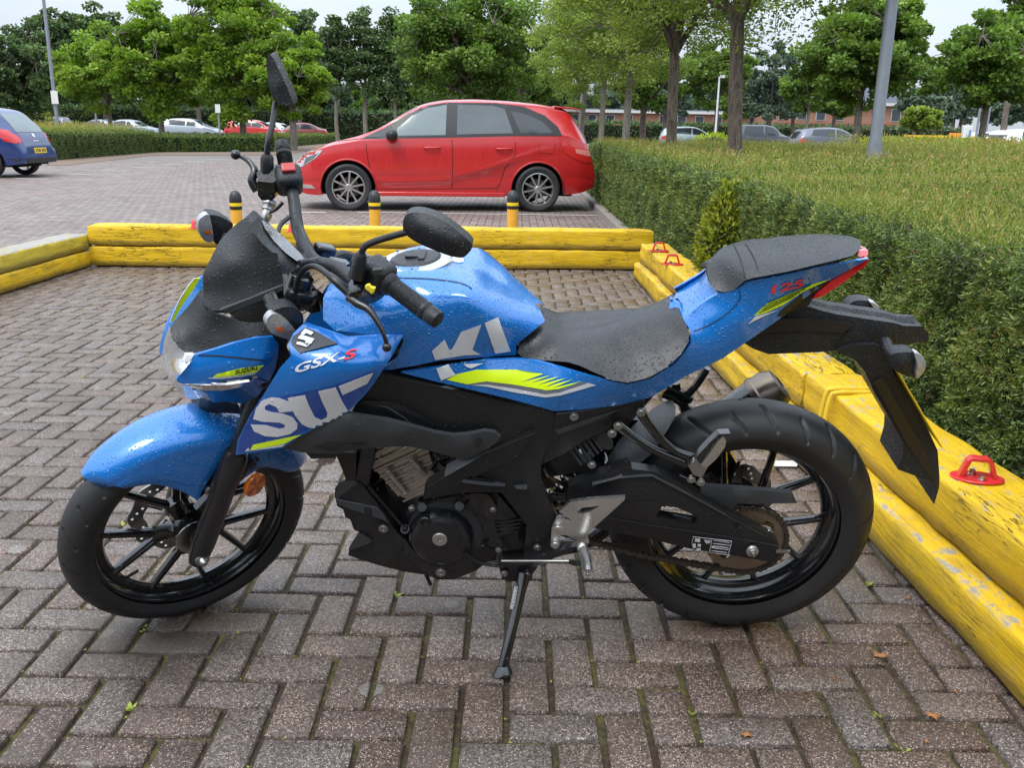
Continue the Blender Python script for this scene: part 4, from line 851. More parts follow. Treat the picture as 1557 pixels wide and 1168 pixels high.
def car(name, loc, rz, label, paint_m, L_=4.36, W_=1.78, top=None, bot=None, belt=None, wmid=None, wroof=None, wheels=(0.83, 3.53), wr=0.33, sideglass=(), group=None, lod=0, extras=None, spokes=10, twin=False, frontz=None, screens=True, nx=96, glass=None, crease=None):
    """car pointing to -x in its own frame: x from nose (0) to tail (L_), near side at y=-W_/2"""
    r = empty(name, loc, rz, label=label, cat='car', group=group)
    top, bot, belt, wm, wrf = sm_interp(top), sm_interp(bot), sm_interp(belt), sm_interp(wmid), sm_interp(wroof)
    nx_ = nx if not lod else 44; xs = [L_ * (0.5 - 0.5 * math.cos(math.pi * i / nx_)) * 0.35 + L_ * i / nx_ * 0.65 for i in range(nx_ + 1)]
    ks = 40 if not lod else 9
    rings = []
    for x in xs:
        zb, zl, zt, hw, rw = bot(x), belt(x), top(x), wm(x) * W_ / 2, wrf(x) * W_ / 2; zl = min(zl, zt - 0.012); rg_ = []
        for k in range(ks + 1):      # side: sill to belt
            t = k / ks; z = zb + (zl - zb) * t
            bul = 1 - 0.055 * (1 - t) ** 3 - 0.035 * t ** 4; bul -= 0.008 * math.exp(-((t - 0.30) / 0.06) ** 2)
            if crease:
                zc, am = crease(x); q_ = min(1, max(0, (zc - z) / 0.12)); bul -= am * q_ * q_ * (3 - 2 * q_); bul += am * 0.25 * math.exp(-((z - zc) / 0.035) ** 2)
            rg_.append((hw * bul, z))
        hb = rg_[-1][0]; gh = zt - zl
        for k in range(1, ks // 2 + 1):   # greenhouse side
            t = k / (ks // 2); rw_ = min(rw, hb - 0.01); rg_.append((hb + (rw_ - hb) * (t ** 1.15), zl + gh * 0.86 * t))
        e = rg_[-1]
        for k in range(1, ks // 2 + 1):   # roof
            t = k / (ks // 2); a = t * math.pi / 2; rg_.append((e[0] * math.cos(a) ** 0.75 if k < ks // 2 else 0.0, e[1] + (zt - e[1]) * math.sin(a) ** 0.8))
        rings.append(rg_)
    n = len(rings[0]); V, F_ = [], []
    for sgn in (-1, 1):
        b = len(V)
        for x, rg_ in zip(xs, rings): V += [Vector((x, sgn * y, z)) for y, z in rg_]
        for i in range(nx_):
            for k in range(n - 1):
                q = (b + i * n + k, b + (i + 1) * n + k, b + (i + 1) * n + k + 1, b + i * n + k + 1); c = sum((V[j] for j in q), Vector()) / 4
                F_.append(q if sgn < 0 else q[::-1])
    # wheel arches: drop faces inside, snap the rim vertices onto the circle
    ar = wr + 0.055
    for v in V:
        for wx in wheels:
            d = math.hypot(v.x - wx, v.z - wr * 0.98)
            if abs(v.y) > W_ * 0.33 and abs(d - ar) < 0.045 and v.z < wr * 2.6: s = ar / max(d, 1e-6); v.x = wx + (v.x - wx) * s; v.z = wr * 0.98 + (v.z - wr * 0.98) * s
    def cut(q):
        c = sum((V[j] for j in q), Vector()) / 4
        return any(math.hypot(c.x - wx, c.z - wr * 0.98) < ar - 0.004 and abs(c.y) > W_ * 0.3 for wx in wheels)
    F_ = [q for q in F_ if not cut(q)]
    for i, fl in ((0, 1), (nx_, 0)):
        q = [i * n + k for k in range(n)] + [len(V) // 2 + i * n + k for k in reversed(range(n))]; F_.append(tuple(q) if fl else tuple(reversed(q)))
    me = bpy.data.meshes.new('body'); me.from_pydata(V, [], F_); bm = bmesh.new(); bm.from_mesh(me); bmesh.ops.remove_doubles(bm, verts=bm.verts, dist=0.0008); bmesh.ops.recalc_face_normals(bm, faces=bm.faces); bm.to_mesh(me); bm.free()
    me.materials.append(paint_m); me.polygons.foreach_set('use_smooth', [True] * len(me.polygons)); me.set_sharp_from_angle(angle=R(38))
    body = bpy.data.objects.new('body', me); C.objects.link(body); body.parent = r; bv = bvh_of([body])
    MB().box((L_ / 2, 0, 0.42), (L_ * 0.86, W_ * 0.62, 0.42)).build('underbody', M_well, r, smooth=False)
    for wx in wheels:
        for sg in (-1, 1):
            an = [R(-12 + 204 * k / 24) for k in range(25)]; mb = MB(); lip = []
            mb.loft([[Vector((wx + math.cos(a) * (ar + q), sg * y, wr + math.sin(a) * (ar + q))) for a in an] for y, q in ((W_ / 2 - 0.32, 0.0), (W_ / 2 - 0.03, 0.004))], caps=False, closed=False); mb.add([Vector((wx + math.cos(a) * (ar + 0.01), sg * (W_ / 2 - 0.31), max(0.22, wr + math.sin(a) * (ar + 0.01)))) for a in an], [tuple(range(25))]); mb.build('arch_liner', M_well, r, fix=False)
            for a in an:
                ra = ar + 0.012; h = bv.ray_cast(Vector((wx + math.cos(a) * ra, sg * 3, wr * 0.98 + math.sin(a) * ra)), Vector((0, -sg, 0)))[0]
                if h: lip.append(Vector((h.x, h.y - sg * 0.006, h.z)))
            if len(lip) > 4: MB().tube(lip, 0.016, 8).build('arch_lip', paint_m, r)
        for sg in (1, -1): wheel_at(wx, -sg * (W_ / 2 - 0.115), wr, sg, r, spokes, twin=twin, lod=lod)
    near = lambda p: (Vector((p.x, -3, p.y)), Vector((0, 1, 0))); farr = lambda p: (Vector((p.x, 3, p.y)), Vector((0, -1, 0)))
    st = 0.06 if not lod else 0.14
    G = glass or M_glass
    for nm, poly, mt in sideglass:
        for tf in (near, farr): sil(bv, poly, None, None, st, 0.001, 0.003, nm, mt or G, r, tf)
    if screens:
        # screens follow the roof profile: sheet cast from above/ahead
        def scr(xa, xb, nm, mt=None):
            f = lambda x: top(x)
            pts = [(xa, -W_ * 0.36), (xa, W_ * 0.36), (xb, W_ * 0.33), (xb, -W_ * 0.33)]
            sil(bv, pts, None, None, st * 1.5, 0.001, 0.003, nm, mt or G, r, lambda p: (Vector((p.x, p.y, 3)), Vector((0, 0, -1))))
        for xa, xb, nm in screens: scr(xa, xb, nm)
    if extras: extras(r, body, bv, near, farr, top)
    return r
# --- red hatchback
def strip(pts, w):
    """thin outline following a polyline (u,v)"""
    L1, L2 = [], []
    for i, p in enumerate(pts):
        a = Vector(pts[max(i - 1, 0)]); b = Vector(pts[min(i + 1, len(pts) - 1)]); d = (b - a).normalized(); nn = Vector((-d.y, d.x)) * w / 2; p = Vector(p); L1.append(tuple(p + nn)); L2.append(tuple(p - nn))
    return L1 + L2[::-1]
def red_extra(r, body, bv, near, farr, top):
    gap = M_simple('panel_gap', (0.05, 0.004, 0.004), 0.8)
    for nm, pts, w in (('door_seam', [(1.06, 0.98), (1.07, 0.8), (1.12, 0.45), (1.22, 0.28)], 0.010), ('door_seam', [(2.26, 1.0), (2.27, 0.7), (2.26, 0.32)], 0.010), ('door_seam', [(3.16, 0.98), (3.16, 0.8), (3.02, 0.62), (2.95, 0.40), (2.9, 0.3)], 0.010), ('sill_seam', [(1.22, 0.30), (2.9, 0.33)], 0.008), ('bonnet_seam', [(0.1, 0.82), (0.5, 0.93), (1.05, 1.0)], 0.008)):
        for tf in (near, farr): sil(bv, strip(pts, w), None, None, 0.08, 0.0006, 0.001, nm, gap, r, tf)
    for x in (1.98, 3.0):
        for y, sg in ((-1, 1), (1, -1)):
            hit = bv.ray_cast(Vector((x, -3 * sg, 0.88)), Vector((0, sg, 0)))[0]
            MB().tube([hit + Vector((-0.11, 0, 0)), hit + Vector((-0.08, -0.03 * sg, 0.005)), hit + Vector((0.08, -0.03 * sg, 0.01)), hit + Vector((0.11, 0, 0.01))], 0.014, 8, sm=3).build('door_handle', paint_red, r)
    for sg in (1, -1):
        hit = bv.ray_cast(Vector((1.45, -3 * sg, 0.99)), Vector((0, sg, 0)))[0]
        m_ = MB().sphere(hit + Vector((-0.03, -0.12 * sg, 0.06)), (0.085, 0.12, 0.085)); m_.tube([hit, hit + Vector((0, -0.10 * sg, 0.02))], 0.025, 8); m_.build('mirror', M_ctrim, r)
        tf = near if sg > 0 else farr
        sil(bv, [(0.06, 0.58), (0.05, 0.72), (0.20, 0.80), (0.46, 0.83), (0.36, 0.72), (0.16, 0.60)], None, None, 0.04, 0.002, 0.004, 'headlamp', M_lamp, r, tf)
        sil(bv, [(0.18, 0.62), (0.22, 0.72), (0.40, 0.79), (0.34, 0.72)], None, None, 0.03, 0.007, 0.002, 'indicator', M_simple('lamp_dark', (0.10, 0.11, 0.12), 0.2, coat=1), r, tf)
        sil(bv, [(0.06, 0.30), (0.03, 0.36), (0.28, 0.35), (0.34, 0.30)], None, None, 0.04, 0.002, 0.006, 'chrome_trim', M_chrome, r, tf)
        sil(bv, [(3.86, 0.86), (3.80, 0.98), (4.05, 1.0), (4.33, 0.94), (4.335, 0.72), (4.2, 0.70), (3.98, 0.78)], None, None, 0.04, 0.002, 0.006, 'rear_lamp', M_rlamp, r, tf)
        sil(bv, [(4.05, 0.84), (4.03, 0.90), (4.30, 0.86), (4.31, 0.78)], None, None, 0.04, 0.008, 0.002, 'lamp_strip', M_simple('lamp_pink', (0.75, 0.25, 0.22), 0.2, coat=1), r, tf)
        sil(bv, strip([(3.50, 0.98), (3.50, 0.84), (3.72, 0.82), (3.74, 0.97)], 0.008), None, None, 0.05, 0.0006, 0.001, 'fuel_flap', gap, r, tf)
        MB().box((2.1, -0.84 * sg, 0.24), (1.85, 0.05, 0.06)).build('sill', paint_red, r, bev=0.01)
    MB().loft([[Vector((x, y, z)) for y, z in ((-0.60, h), (-0.6, h + t), (0.6, h + t), (0.6, h))] for x, h, t in ((3.75, 1.462, 0.03), (4.0, 1.448, 0.025), (4.14, 1.435, 0.012))]).build('spoiler', paint_red, r, bev=0.008)
    sil(bv, [(-0.62, 0.96), (-0.56, 1.36), (0.56, 1.36), (0.62, 0.96)], None, None, 0.08, 0.002, 0.004, 'rear_window', M_glass, r, lambda p: (Vector((6, p.x, p.y)), Vector((-1, 0, 0))))
paint_red = paint('red_paint', (0.52, 0.013, 0.015))
q = gnd(531, 320); q2 = gnd(814, 322); yaw = math.atan2(q2.y - q.y, q2.x - q.x)
RTOP = [(0, 0.60), (0.05, 0.68), (0.2, 0.80), (0.55, 0.93), (0.95, 1.03), (1.22, 1.13), (1.55, 1.34), (1.85, 1.49), (2.15, 1.555), (2.6, 1.575), (3.1, 1.56), (3.6, 1.52), (3.95, 1.46), (4.02, 1.40), (4.2, 1.12), (4.28, 1.0), (4.34, 0.86), (4.36, 0.6)]
RBOT = [(0, 0.30), (0.15, 0.22), (0.5, 0.20), (1.2, 0.24), (3.0, 0.24), (3.9, 0.24), (4.2, 0.28), (4.36, 0.36)]
RBELT = [(0, 0.55), (0.2, 0.76), (0.55, 0.89), (1.05, 0.98), (1.3, 0.99), (2.0, 1.02), (3.0, 1.05), (3.6, 1.08), (4.0, 1.06), (4.2, 0.98), (4.36, 0.58)]
RWM = [(0, 0.62), (0.1, 0.78), (0.3, 0.90), (0.6, 0.96), (1.0, 0.99), (2, 1.0), (3.2, 1.0), (3.8, 0.98), (4.15, 0.92), (4.36, 0.80)]
RWR = [(0, 0.3), (0.6, 0.75), (1.2, 0.80), (1.6, 0.76), (2.2, 0.72), (3.0, 0.72), (3.7, 0.68), (4.05, 0.62), (4.36, 0.6)]
rx = q.x - math.cos(yaw) * 0.80; ry = q.y - math.sin(yaw) * 0.80
car('red_hatchback', (rx - math.sin(yaw) * 0.83, ry + math.cos(yaw) * 0.83, 0), yaw, 'shiny wet red hatchback parked behind the back timber', paint_red, top=RTOP, bot=RBOT, belt=RBELT, wmid=RWM, wroof=RWR,
    wheels=(0.80, 3.50), wr=0.325, spokes=10, crease=lambda x: (float(np.interp(x, [0.9, 1.4, 2.2, 2.9, 3.5, 4.3], [0.50, 0.42, 0.46, 0.66, 0.86, 0.95])), float(np.interp(x, [0.9, 1.3, 3.0, 3.4, 3.9], [0, 0.026, 0.03, 0.012, 0.0]))), screens=((1.28, 1.78, 'windscreen'),), extras=red_extra,
    sideglass=(('window_trim', [(0.98, 0.985), (1.30, 1.13), (1.62, 1.32), (1.88, 1.45), (2.2, 1.505), (2.9, 1.51), (3.3, 1.47), (3.6, 1.35), (3.78, 1.20), (3.84, 1.075), (3.2, 1.065), (2.3, 1.03), (1.4, 1.0)], M_ctrim),) )
redcar = [o for o in C.objects if o.name.startswith('red_hatchback')][0]; rbody = [c for c in redcar.children if c.name.startswith('body')][0]
bvt = bvh_of([c for c in redcar.children if c.name.startswith(('body', 'window_trim'))])
for nm, poly, mt in (('side_window', [(1.47, 1.04), (1.50, 1.14), (1.70, 1.31), (1.92, 1.42), (2.20, 1.475), (2.17, 1.06)], M_glass_pale), ('quarter_glass', [(1.06, 1.01), (1.32, 1.115), (1.42, 1.17), (1.40, 1.03)], M_glass), ('side_window', [(2.33, 1.07), (2.35, 1.475), (2.85, 1.475), (3.02, 1.43), (3.13, 1.10)], glassm('car_glass_mid', (0.09, 0.105, 0.115), 0.12)), ('quarter_glass', [(3.10, 1.41), (3.32, 1.37), (3.55, 1.27), (3.72, 1.11), (3.24, 1.10)], M_glass)):
    for s_ in (1, -1): sil(bvt, poly, None, None, 0.06, 0.001, 0.002, nm, mt, redcar, lambda p, s_=s_: (Vector((p.x, -3 * s_, p.y)), Vector((0, s_, 0))))
# --- blue hatchback, cut by the left edge
paint_blue = paint('navy_paint', (0.006, 0.032, 0.15), 0.0)
BTOP = [(0, 0.55), (0.15, 0.75), (0.6, 0.90), (0.95, 1.0), (1.4, 1.25), (1.8, 1.42), (2.3, 1.475), (2.9, 1.46), (3.3, 1.40), (3.42, 1.36), (3.75, 1.02), (3.86, 0.88), (3.93, 0.70), (3.98, 0.5)]
BBOT = [(0, 0.3), (0.4, 0.2), (3.4, 0.22), (3.98, 0.30)]
BBELT = [(0, 0.5), (0.5, 0.84), (1.0, 0.94), (2.2, 0.97), (2.9, 1.0), (3.5, 1.0), (3.8, 0.86), (3.98, 0.48)]
BWM = [(0, 0.6), (0.3, 0.9), (0.8, 0.98), (2.0, 1.0), (3.3, 1.0), (3.7, 0.95), (3.98, 0.83)]
BWR = [(0, 0.3), (0.8, 0.7), (1.5, 0.72), (3.0, 0.7), (3.98, 0.66)]
def blue_extra(r, body, bv, near, farr, top):
    rear = lambda p: (Vector((6, p.x, p.y)), Vector((-1, 0, 0)))
    sil(bv, [(-0.60, 0.93), (-0.50, 1.30), (0.50, 1.30), (0.60, 0.93)], None, None, 0.08, 0.003, 0.004, 'rear_window', M_glass_pale, r, rear)
    sil(bv, [(-0.26, 0.50), (-0.26, 0.61), (0.26, 0.61), (0.26, 0.50)], None, None, 0.08, 0.004, 0.006, 'number_plate', M_plate, r, rear)
    for i, (u, w) in enumerate(((-0.21, .05), (-0.14, .04), (-0.08, .05), (-0.02, .04), (0.06, .05), (0.12, .045), (0.18, .05))): sil(bv, [(u, 0.52), (u, 0.59), (u + w * 0.8, 0.59), (u + w * 0.8, 0.52)], None, None, 0.08, 0.011, 0.001, 'plate_mark', M_ink, r, rear)
    sil(bv, [(-0.05, 0.83), (-0.05, 0.90), (0.05, 0.90), (0.05, 0.83)], None, None, 0.05, 0.004, 0.006, 'badge', M_chrome, r, rear)
    sil(bv, [(-0.13, 0.74), (-0.13, 0.765), (0.13, 0.765), (0.13, 0.74)], None, None, 0.05, 0.003, 0.002, 'lettering', M_alloy, r, rear)
    sil(bv, [(-0.80, 0.30), (-0.80, 0.40), (0.80, 0.40), (0.80, 0.30)], None, None, 0.1, 0.003, 0.008, 'bumper_valance', M_ctrim, r, rear)
    for sg in (1, -1):
        tf = near if sg > 0 else farr
        sil(bv, [(3.46, 0.92), (3.52, 1.0), (3.70, 0.96), (3.86, 0.80), (3.86, 0.70), (3.66, 0.74)], None, None, 0.05, 0.002, 0.008, 'rear_lamp', M_rlamp, r, tf)
        sil(bv, [(sg * -0.80, 0.76), (sg * -0.78, 0.92), (sg * -0.62, 0.86), (sg * -0.58, 0.76), (sg * -0.68, 0.70)], None, None, 0.04, 0.002, 0.008, 'rear_lamp', M_rlamp, r, rear)
        sil(bv, [(1.42, 1.0), (1.75, 1.33), (2.2, 1.40), (2.9, 1.39), (3.12, 1.30), (3.20, 1.05), (2.4, 1.01)], None, None, 0.08, 0.001, 0.003, 'side_window', M_glass, r, tf)
    MB().lathe((3.80, 0.35, 0.28), (1, 0, 0), [(0.03, 0), (0.03, 0.16)], 12).build('tailpipe', M_chrome, r)
qb = gnd(8, 271)
car('blue_hatchback', (qb.x - 3.62, qb.y + 0.82, 0), R(1), 'dark blue hatchback with a yellow rear number plate at the left edge', paint_blue, L_=3.98, W_=1.72, top=BTOP, bot=BBOT, belt=BBELT, wmid=BWM, wroof=BWR, wheels=(0.75, 3.24), wr=0.30, spokes=5, twin=True, screens=((1.02, 1.55, 'windscreen'),), extras=blue_extra, nx=110)
# --- far cars
def far_car(px, py_c, Y, rz, colr, label, kind='hatch', metal=0.0, name='parked_car'):
    p_ = at_y(px, py_c, Y); k = {'hatch': (RTOP, RBELT, 1.0), 'saloon': ([(0, 0.55), (0.2, 0.75), (1.0, 0.92), (1.3, 1.0), (1.9, 1.36), (2.4, 1.44), (3.0, 1.42), (3.5, 1.2), (3.9, 1.02), (4.3, 0.98), (4.36, 0.6)], [(0, 0.5), (0.3, 0.76), (1.1, 0.9), (3.6, 0.96), (4.2, 0.92), (4.36, 0.55)], 1.0), 'suv': ([(0, 0.75), (0.1, 0.95), (0.9, 1.10), (1.15, 1.2), (1.6, 1.66), (2.2, 1.78), (4.0, 1.76), (4.2, 1.6), (4.36, 1.0)], [(0, 0.7), (0.3, 0.98), (1.1, 1.08), (4.1, 1.12), (4.36, 0.9)], 1.0)}[kind]
    tp = sm_interp(k[0]); bl_ = sm_interp(k[1])
    xs = [1.4, 1.75, 2.1, 2.6, 3.1, 3.45, 3.7]; up = [(x, max(bl_(x) + 0.05, tp(x) - 0.10)) for x in xs]; dn = [(x, bl_(x) + 0.04) for x in (3.75, 2.6, 1.35)]
    mid = lambda a, b: [(x, z) for x, z in up if a <= x <= b]
    gl = [('side_window', [(1.30, bl_(1.3) + 0.03)] + mid(1.4, 2.1) + [(2.24, tp(2.24) - 0.10), (2.24, bl_(2.24) + 0.04)], None), ('side_window', [(2.32, bl_(2.32) + 0.04), (2.32, tp(2.32) - 0.10)] + mid(2.6, 3.45) + [(3.6, bl_(3.6) + 0.05)], None)]
    def ex(r, body, bv, near, farr, top):
        for tf in (near, farr):
            sil(bv, [(0.05, 0.55), (0.08, 0.70), (0.42, 0.80), (0.3, 0.62)], None, None, 0.1, 0.002, 0.006, 'headlamp', M_lamp, r, tf)
            sil(bv, [(3.92, 0.78), (3.95, 0.98), (4.25, 0.93), (4.28, 0.75)], None, None, 0.1, 0.002, 0.006, 'rear_lamp', M_rlamp, r, tf)
        sil(bv, [(-0.6, 0.98), (-0.52, 1.3), (0.52, 1.3), (0.6, 0.98)], None, None, 0.2, 0.003, 0.004, 'rear_window', M_glass, r, lambda p: (Vector((6, p.x, p.y)), Vector((-1, 0, 0))))
    o = car(name, (p_.x, Y, 0), rz, label, paint('paint_%02d' % len(bpy.data.materials), colr, metal), top=k[0], bot=RBOT, belt=k[1], wmid=RWM, wroof=RWR, sideglass=gl, lod=1, wheels=(0.83, 3.53), wr=0.32, screens=((1.2, 1.75, 'windscreen'),), extras=ex)
    # centre the body on the point
    o.location = Vector((p_.x, Y, 0)) - Matrix.Rotation(rz, 3, 'Z') @ Vector((2.18, 0, 0)); return o
SIL = (0.42, 0.46, 0.52)
far_car(292, 200, 66, R(178), SIL, 'silver hatchback facing right behind the low hedge, just left of the parking sign', 'hatch', 0.6)
far_car(203, 200, 68, R(174), (0.30, 0.34, 0.40), 'silver-grey saloon facing right, behind the trunk of the tall lime maple', 'saloon', 0.6)
far_car(164, 200, 72, R(176), (0.12, 0.16, 0.17), 'dark grey saloon half hidden left of the silver saloon', 'saloon', 0.5)
far_car(85, 195, 72, R(100), (0.45, 0.48, 0.52), 'pale car roof showing above the copper hedge', 'hatch', 0.5)
far_car(390, 202, 68, R(178), (0.55, 0.03, 0.03), 'red hatchback behind the dense maple, left of the mirror stem', 'hatch')
far_car(424, 202, 74, R(170), (0.6, 0.62, 0.64), 'white car tucked behind the red one at the mirror stem', 'saloon')
far_car(452, 203, 70, R(20), (0.28, 0.05, 0.05), 'dark red saloon showing its tail right of the mirror stem', 'saloon')
far_car(1160, 212, 62, R(176), (0.10, 0.11, 0.13), 'dark grey off-roader with a boxy roof beyond the hedge', 'suv', 0.5)
far_car(1264, 215, 50, R(184), (0.13, 0.14, 0.17), 'dark grey hatchback with a red rear lamp, left of the big lamp post', 'hatch', 0.5)
far_car(1052, 210, 62, R(176), (0.35, 0.42, 0.42), 'pale green-grey car behind the second feathery trunk', 'hatch', 0.4)
far_car(1572, 215, 40, R(196), (0.72, 0.73, 0.75), 'white hatchback at the right edge with a red rear lamp', 'hatch')
far_car(1508, 210, 60, R(182), (0.5, 0.53, 0.56), 'silver car roof showing behind the maple at the right', 'hatch', 0.3)
# ================================================================== MOTORCYCLE
M_blue = M_simple('blue_paint', (0.0015, 0.165, 0.55), 0.30, 0.15, coat=1.0, wet=True, scale=95, amt=0.5)
M_blueshade = M_simple('blue_paint_side_shade', (0.0015, 0.145, 0.50), 0.28, 0.15, coat=1.0, wet=True, scale=70, amt=0.08)  # darker copy of the blue paint, side shade put into its colour
M_blk = M_simple('black_plastic', (0.013, 0.0145, 0.017), 0.45, grain=0.0006, gs=700, wet=True, scale=95, amt=0.5)
M_blkdry = M_simple('black_plastic_dry', (0.009, 0.0095, 0.011), 0.33, grain=0.0005, gs=600, wet=True, scale=90, amt=0.10)
M_grey = M_simple('dark_grey_plastic', (0.036, 0.039, 0.043), 0.40, grain=0.0006, gs=600, wet=True, scale=90, amt=0.12)
M_gloss = M_simple('gloss_black', (0.006, 0.006, 0.007), 0.16, coat=0.6, spec=0.6, wet=True, scale=80, amt=0.1)
M_seat = M_simple('seat_vinyl', (0.018, 0.0195, 0.022), 0.38, grain=0.0007, gs=500, wet=True, scale=85, amt=0.6)
M_tyre = M_simple('moto_tyre', (0.021, 0.021, 0.022), 0.50, spec=0.45, grain=0.0006, gs=300, var=0.35)
M_eng = M_simple('engine_black', (0.010, 0.010, 0.012), 0.27, grain=0.0008, gs=260, coat=0.25)
M_cyl = M_simple('cylinder_bronze', (0.40, 0.35, 0.31), 0.36, 0.8, grain=0.0008, gs=150, var=0.25)
M_alu = M_simple('brushed_aluminium', (0.60, 0.59, 0.57), 0.30, 0.95, grain=0.0004, gs=300, var=0.1)
M_steelb = M_simple('bolt_steel', (0.40, 0.40, 0.39), 0.34, 1.0, var=0.25)
M_capal = M_simple('cover_cap', (0.40, 0.36, 0.34), 0.35, 0.7, var=0.1)
M_chain = M_simple('chain_steel', (0.10, 0.085, 0.07), 0.38, 0.8, var=0.4, grain=0.001)
M_sprk = M_simple('sprocket_steel', (0.27, 0.22, 0.165), 0.35, 0.85, var=0.25)
M_disc = M_simple('brake_steel', (0.36, 0.35, 0.33), 0.28, 0.95, var=0.15)
M_silver = M_simple('silver_decal', (0.72, 0.73, 0.76), 0.34, 0.1, coat=0.4, wet=True, scale=90, amt=0.15)
M_flu = M_simple('fluo_yellow', (0.72, 0.95, 0.01), 0.4, coat=0.3)
M_redd = M_simple('red_decal', (0.75, 0.03, 0.04), 0.4)
M_greyd = M_simple('grey_decal', (0.16, 0.17, 0.19), 0.4)
M_amber = M_simple('amber_reflector', (0.85, 0.20, 0.01), 0.18, coat=1.0, spec=0.8)
M_amberd = M_simple('amber_reflector_deep', (0.42, 0.07, 0.01), 0.18, coat=1.0, spec=0.8)
M_redl = M_simple('tail_lens', (0.60, 0.01, 0.015), 0.12, coat=1.0)
M_yelsw = M_simple('yellow_switch', (0.80, 0.66, 0.03), 0.4)
M_redsw = M_simple('red_switch', (0.45, 0.03, 0.03), 0.35, coat=0.5)
M_screen = M_simple('meter_glass', (0.05, 0.053, 0.058), 0.14, 0.0, coat=1.0, wet=True, scale=140, amt=0.8)
N = NT('clear_lens'); N.set(Base_Color=(0.93, 0.95, 0.96), Roughness=0.08, Transmission_Weight=0.75, IOR=1.25, Coat_Weight=1.0); nl_, mk_ = drops(N, 110, 0.5); N.l(N.bump(N.vor(N.coord('Object'), 60).outputs['Distance'], 0.001, 0.4, nl_), N.b.inputs['Normal']); M_lens = N.m
M_reflector = M_simple('lamp_reflector', (0.72, 0.74, 0.76), 0.22, 0.8, grain=0.002, gs=60)
M_lensflat = M_simple('indicator_lens', (0.40, 0.40, 0.42), 0.14, 0.35, coat=1.0, grain=0.004, gs=110, var=0.4)

# ---- frames: bike frame and steered frame, fitted to the wheels
def basis(fd, lat, upv): return Matrix((fd, lat, upv)).transposed()
Ob = Vector((0.527, 2.005, 0))
Bf, Bl, Bu = Vector((-0.99979, 0.02031, 0)).normalized(), Vector((-0.01988, -0.97860, -0.20479)).normalized(), Vector((-0.00416, -0.20475, 0.97881)).normalized()
B3 = basis(Bf, Bl, Bu); Bi = B3.transposed()
def tl(p): return Bi @ (Vector(p) - Ob)          # world -> bike
camL = tl(CAMPOS)
moto = empty('motorcycle', label='blue sport motorcycle with fluorescent yellow stripes leaning on its side stand, wet from rain', cat='motorcycle')
Mw = B3.to_4x4(); Mw.translation = Ob; moto.matrix_world = Mw
CR = tl((0.52563, 1.94339, 0.29384)); RR = 0.299; CRc = Vector((CR.x, 0, CR.z))
CF = tl((-0.73485, 1.93120, 0.26203)); RF = 0.276
Ff, Fl, Fu = Bi @ Vector((-0.80266, -0.59644, 0)), Bi @ Vector((0.56124, -0.75527, -0.33849)), Bi @ Vector((0.20189, -0.27169, 0.94097))
class Frame:
    def __init__(s, o, f, l, u): s.o, s.f, s.l, s.u = Vector(o), Vector(f).normalized(), Vector(l).normalized(), Vector(u).normalized()
    def px(s, px, py, w):
        d = Bi @ ray(px, py); t = (w - (camL - s.o).dot(s.l)) / d.dot(s.l); return camL + d * t
    def mir(s, p): return p - s.l * (2 * (p - s.o).dot(s.l))
    def w(s, p): return (Vector(p) - s.o).dot(s.l)
    def pt(s, a, b, c): return s.o + s.f * a + s.l * b + s.u * c
FB = Frame((0, 0, 0), (1, 0, 0), (0, 1, 0), (0, 0, 1)); FS = Frame(CF, Ff, Fl, Fu)
def inpoly(x, y, lp):
    c = False
    for i in range(len(lp)):
        a, b = lp[i], lp[i - 1]
        if (a[1] > y) != (b[1] > y) and x < (b[0] - a[0]) * (y - a[1]) / (b[1] - a[1]) + a[0]: c = not c
    return c
def tps(ctrl):
    P = np.array([[c[0] / 100, c[1] / 100] for c in ctrl]); w = np.array([c[2] for c in ctrl], float); n = len(P)
    def U_(r2): return np.where(r2 > 1e-12, r2 * np.log(r2 + 1e-12), 0) * 0.5
    d2 = ((P[:, None] - P[None]) ** 2).sum(2); K = U_(d2) + np.eye(n) * 0.02; Pm = np.concatenate([np.ones((n, 1)), P], 1)
    A = np.block([[K, Pm], [Pm.T, np.zeros((3, 3))]]); s = np.linalg.lstsq(A, np.concatenate([w, np.zeros(3)]), rcond=None)[0]
    def f(x, y):
        q = np.array([x / 100, y / 100]); return float(U_(((P - q) ** 2).sum(1)) @ s[:n] + s[n] + s[n + 1:] @ q)
    return f
def spl(pts, k=3, closed=True):
    """Catmull-Rom smoothing of an outline with w values"""
    n = len(pts); o = []
    for i in range(n if closed else n - 1):
        p = [np.array(pts[(i + j) % n] if closed else pts[min(max(i + j, 0), n - 1)], float) for j in (-1, 0, 1, 2)]
        for q in range(k):
            t = q / k; o.append(tuple(0.5 * ((2 * p[1]) + (p[2] - p[0]) * t + (2 * p[0] - 5 * p[1] + 4 * p[2] - p[3]) * t * t + (3 * p[1] - p[0] - 3 * p[2] + p[3]) * t ** 3)))
    return o
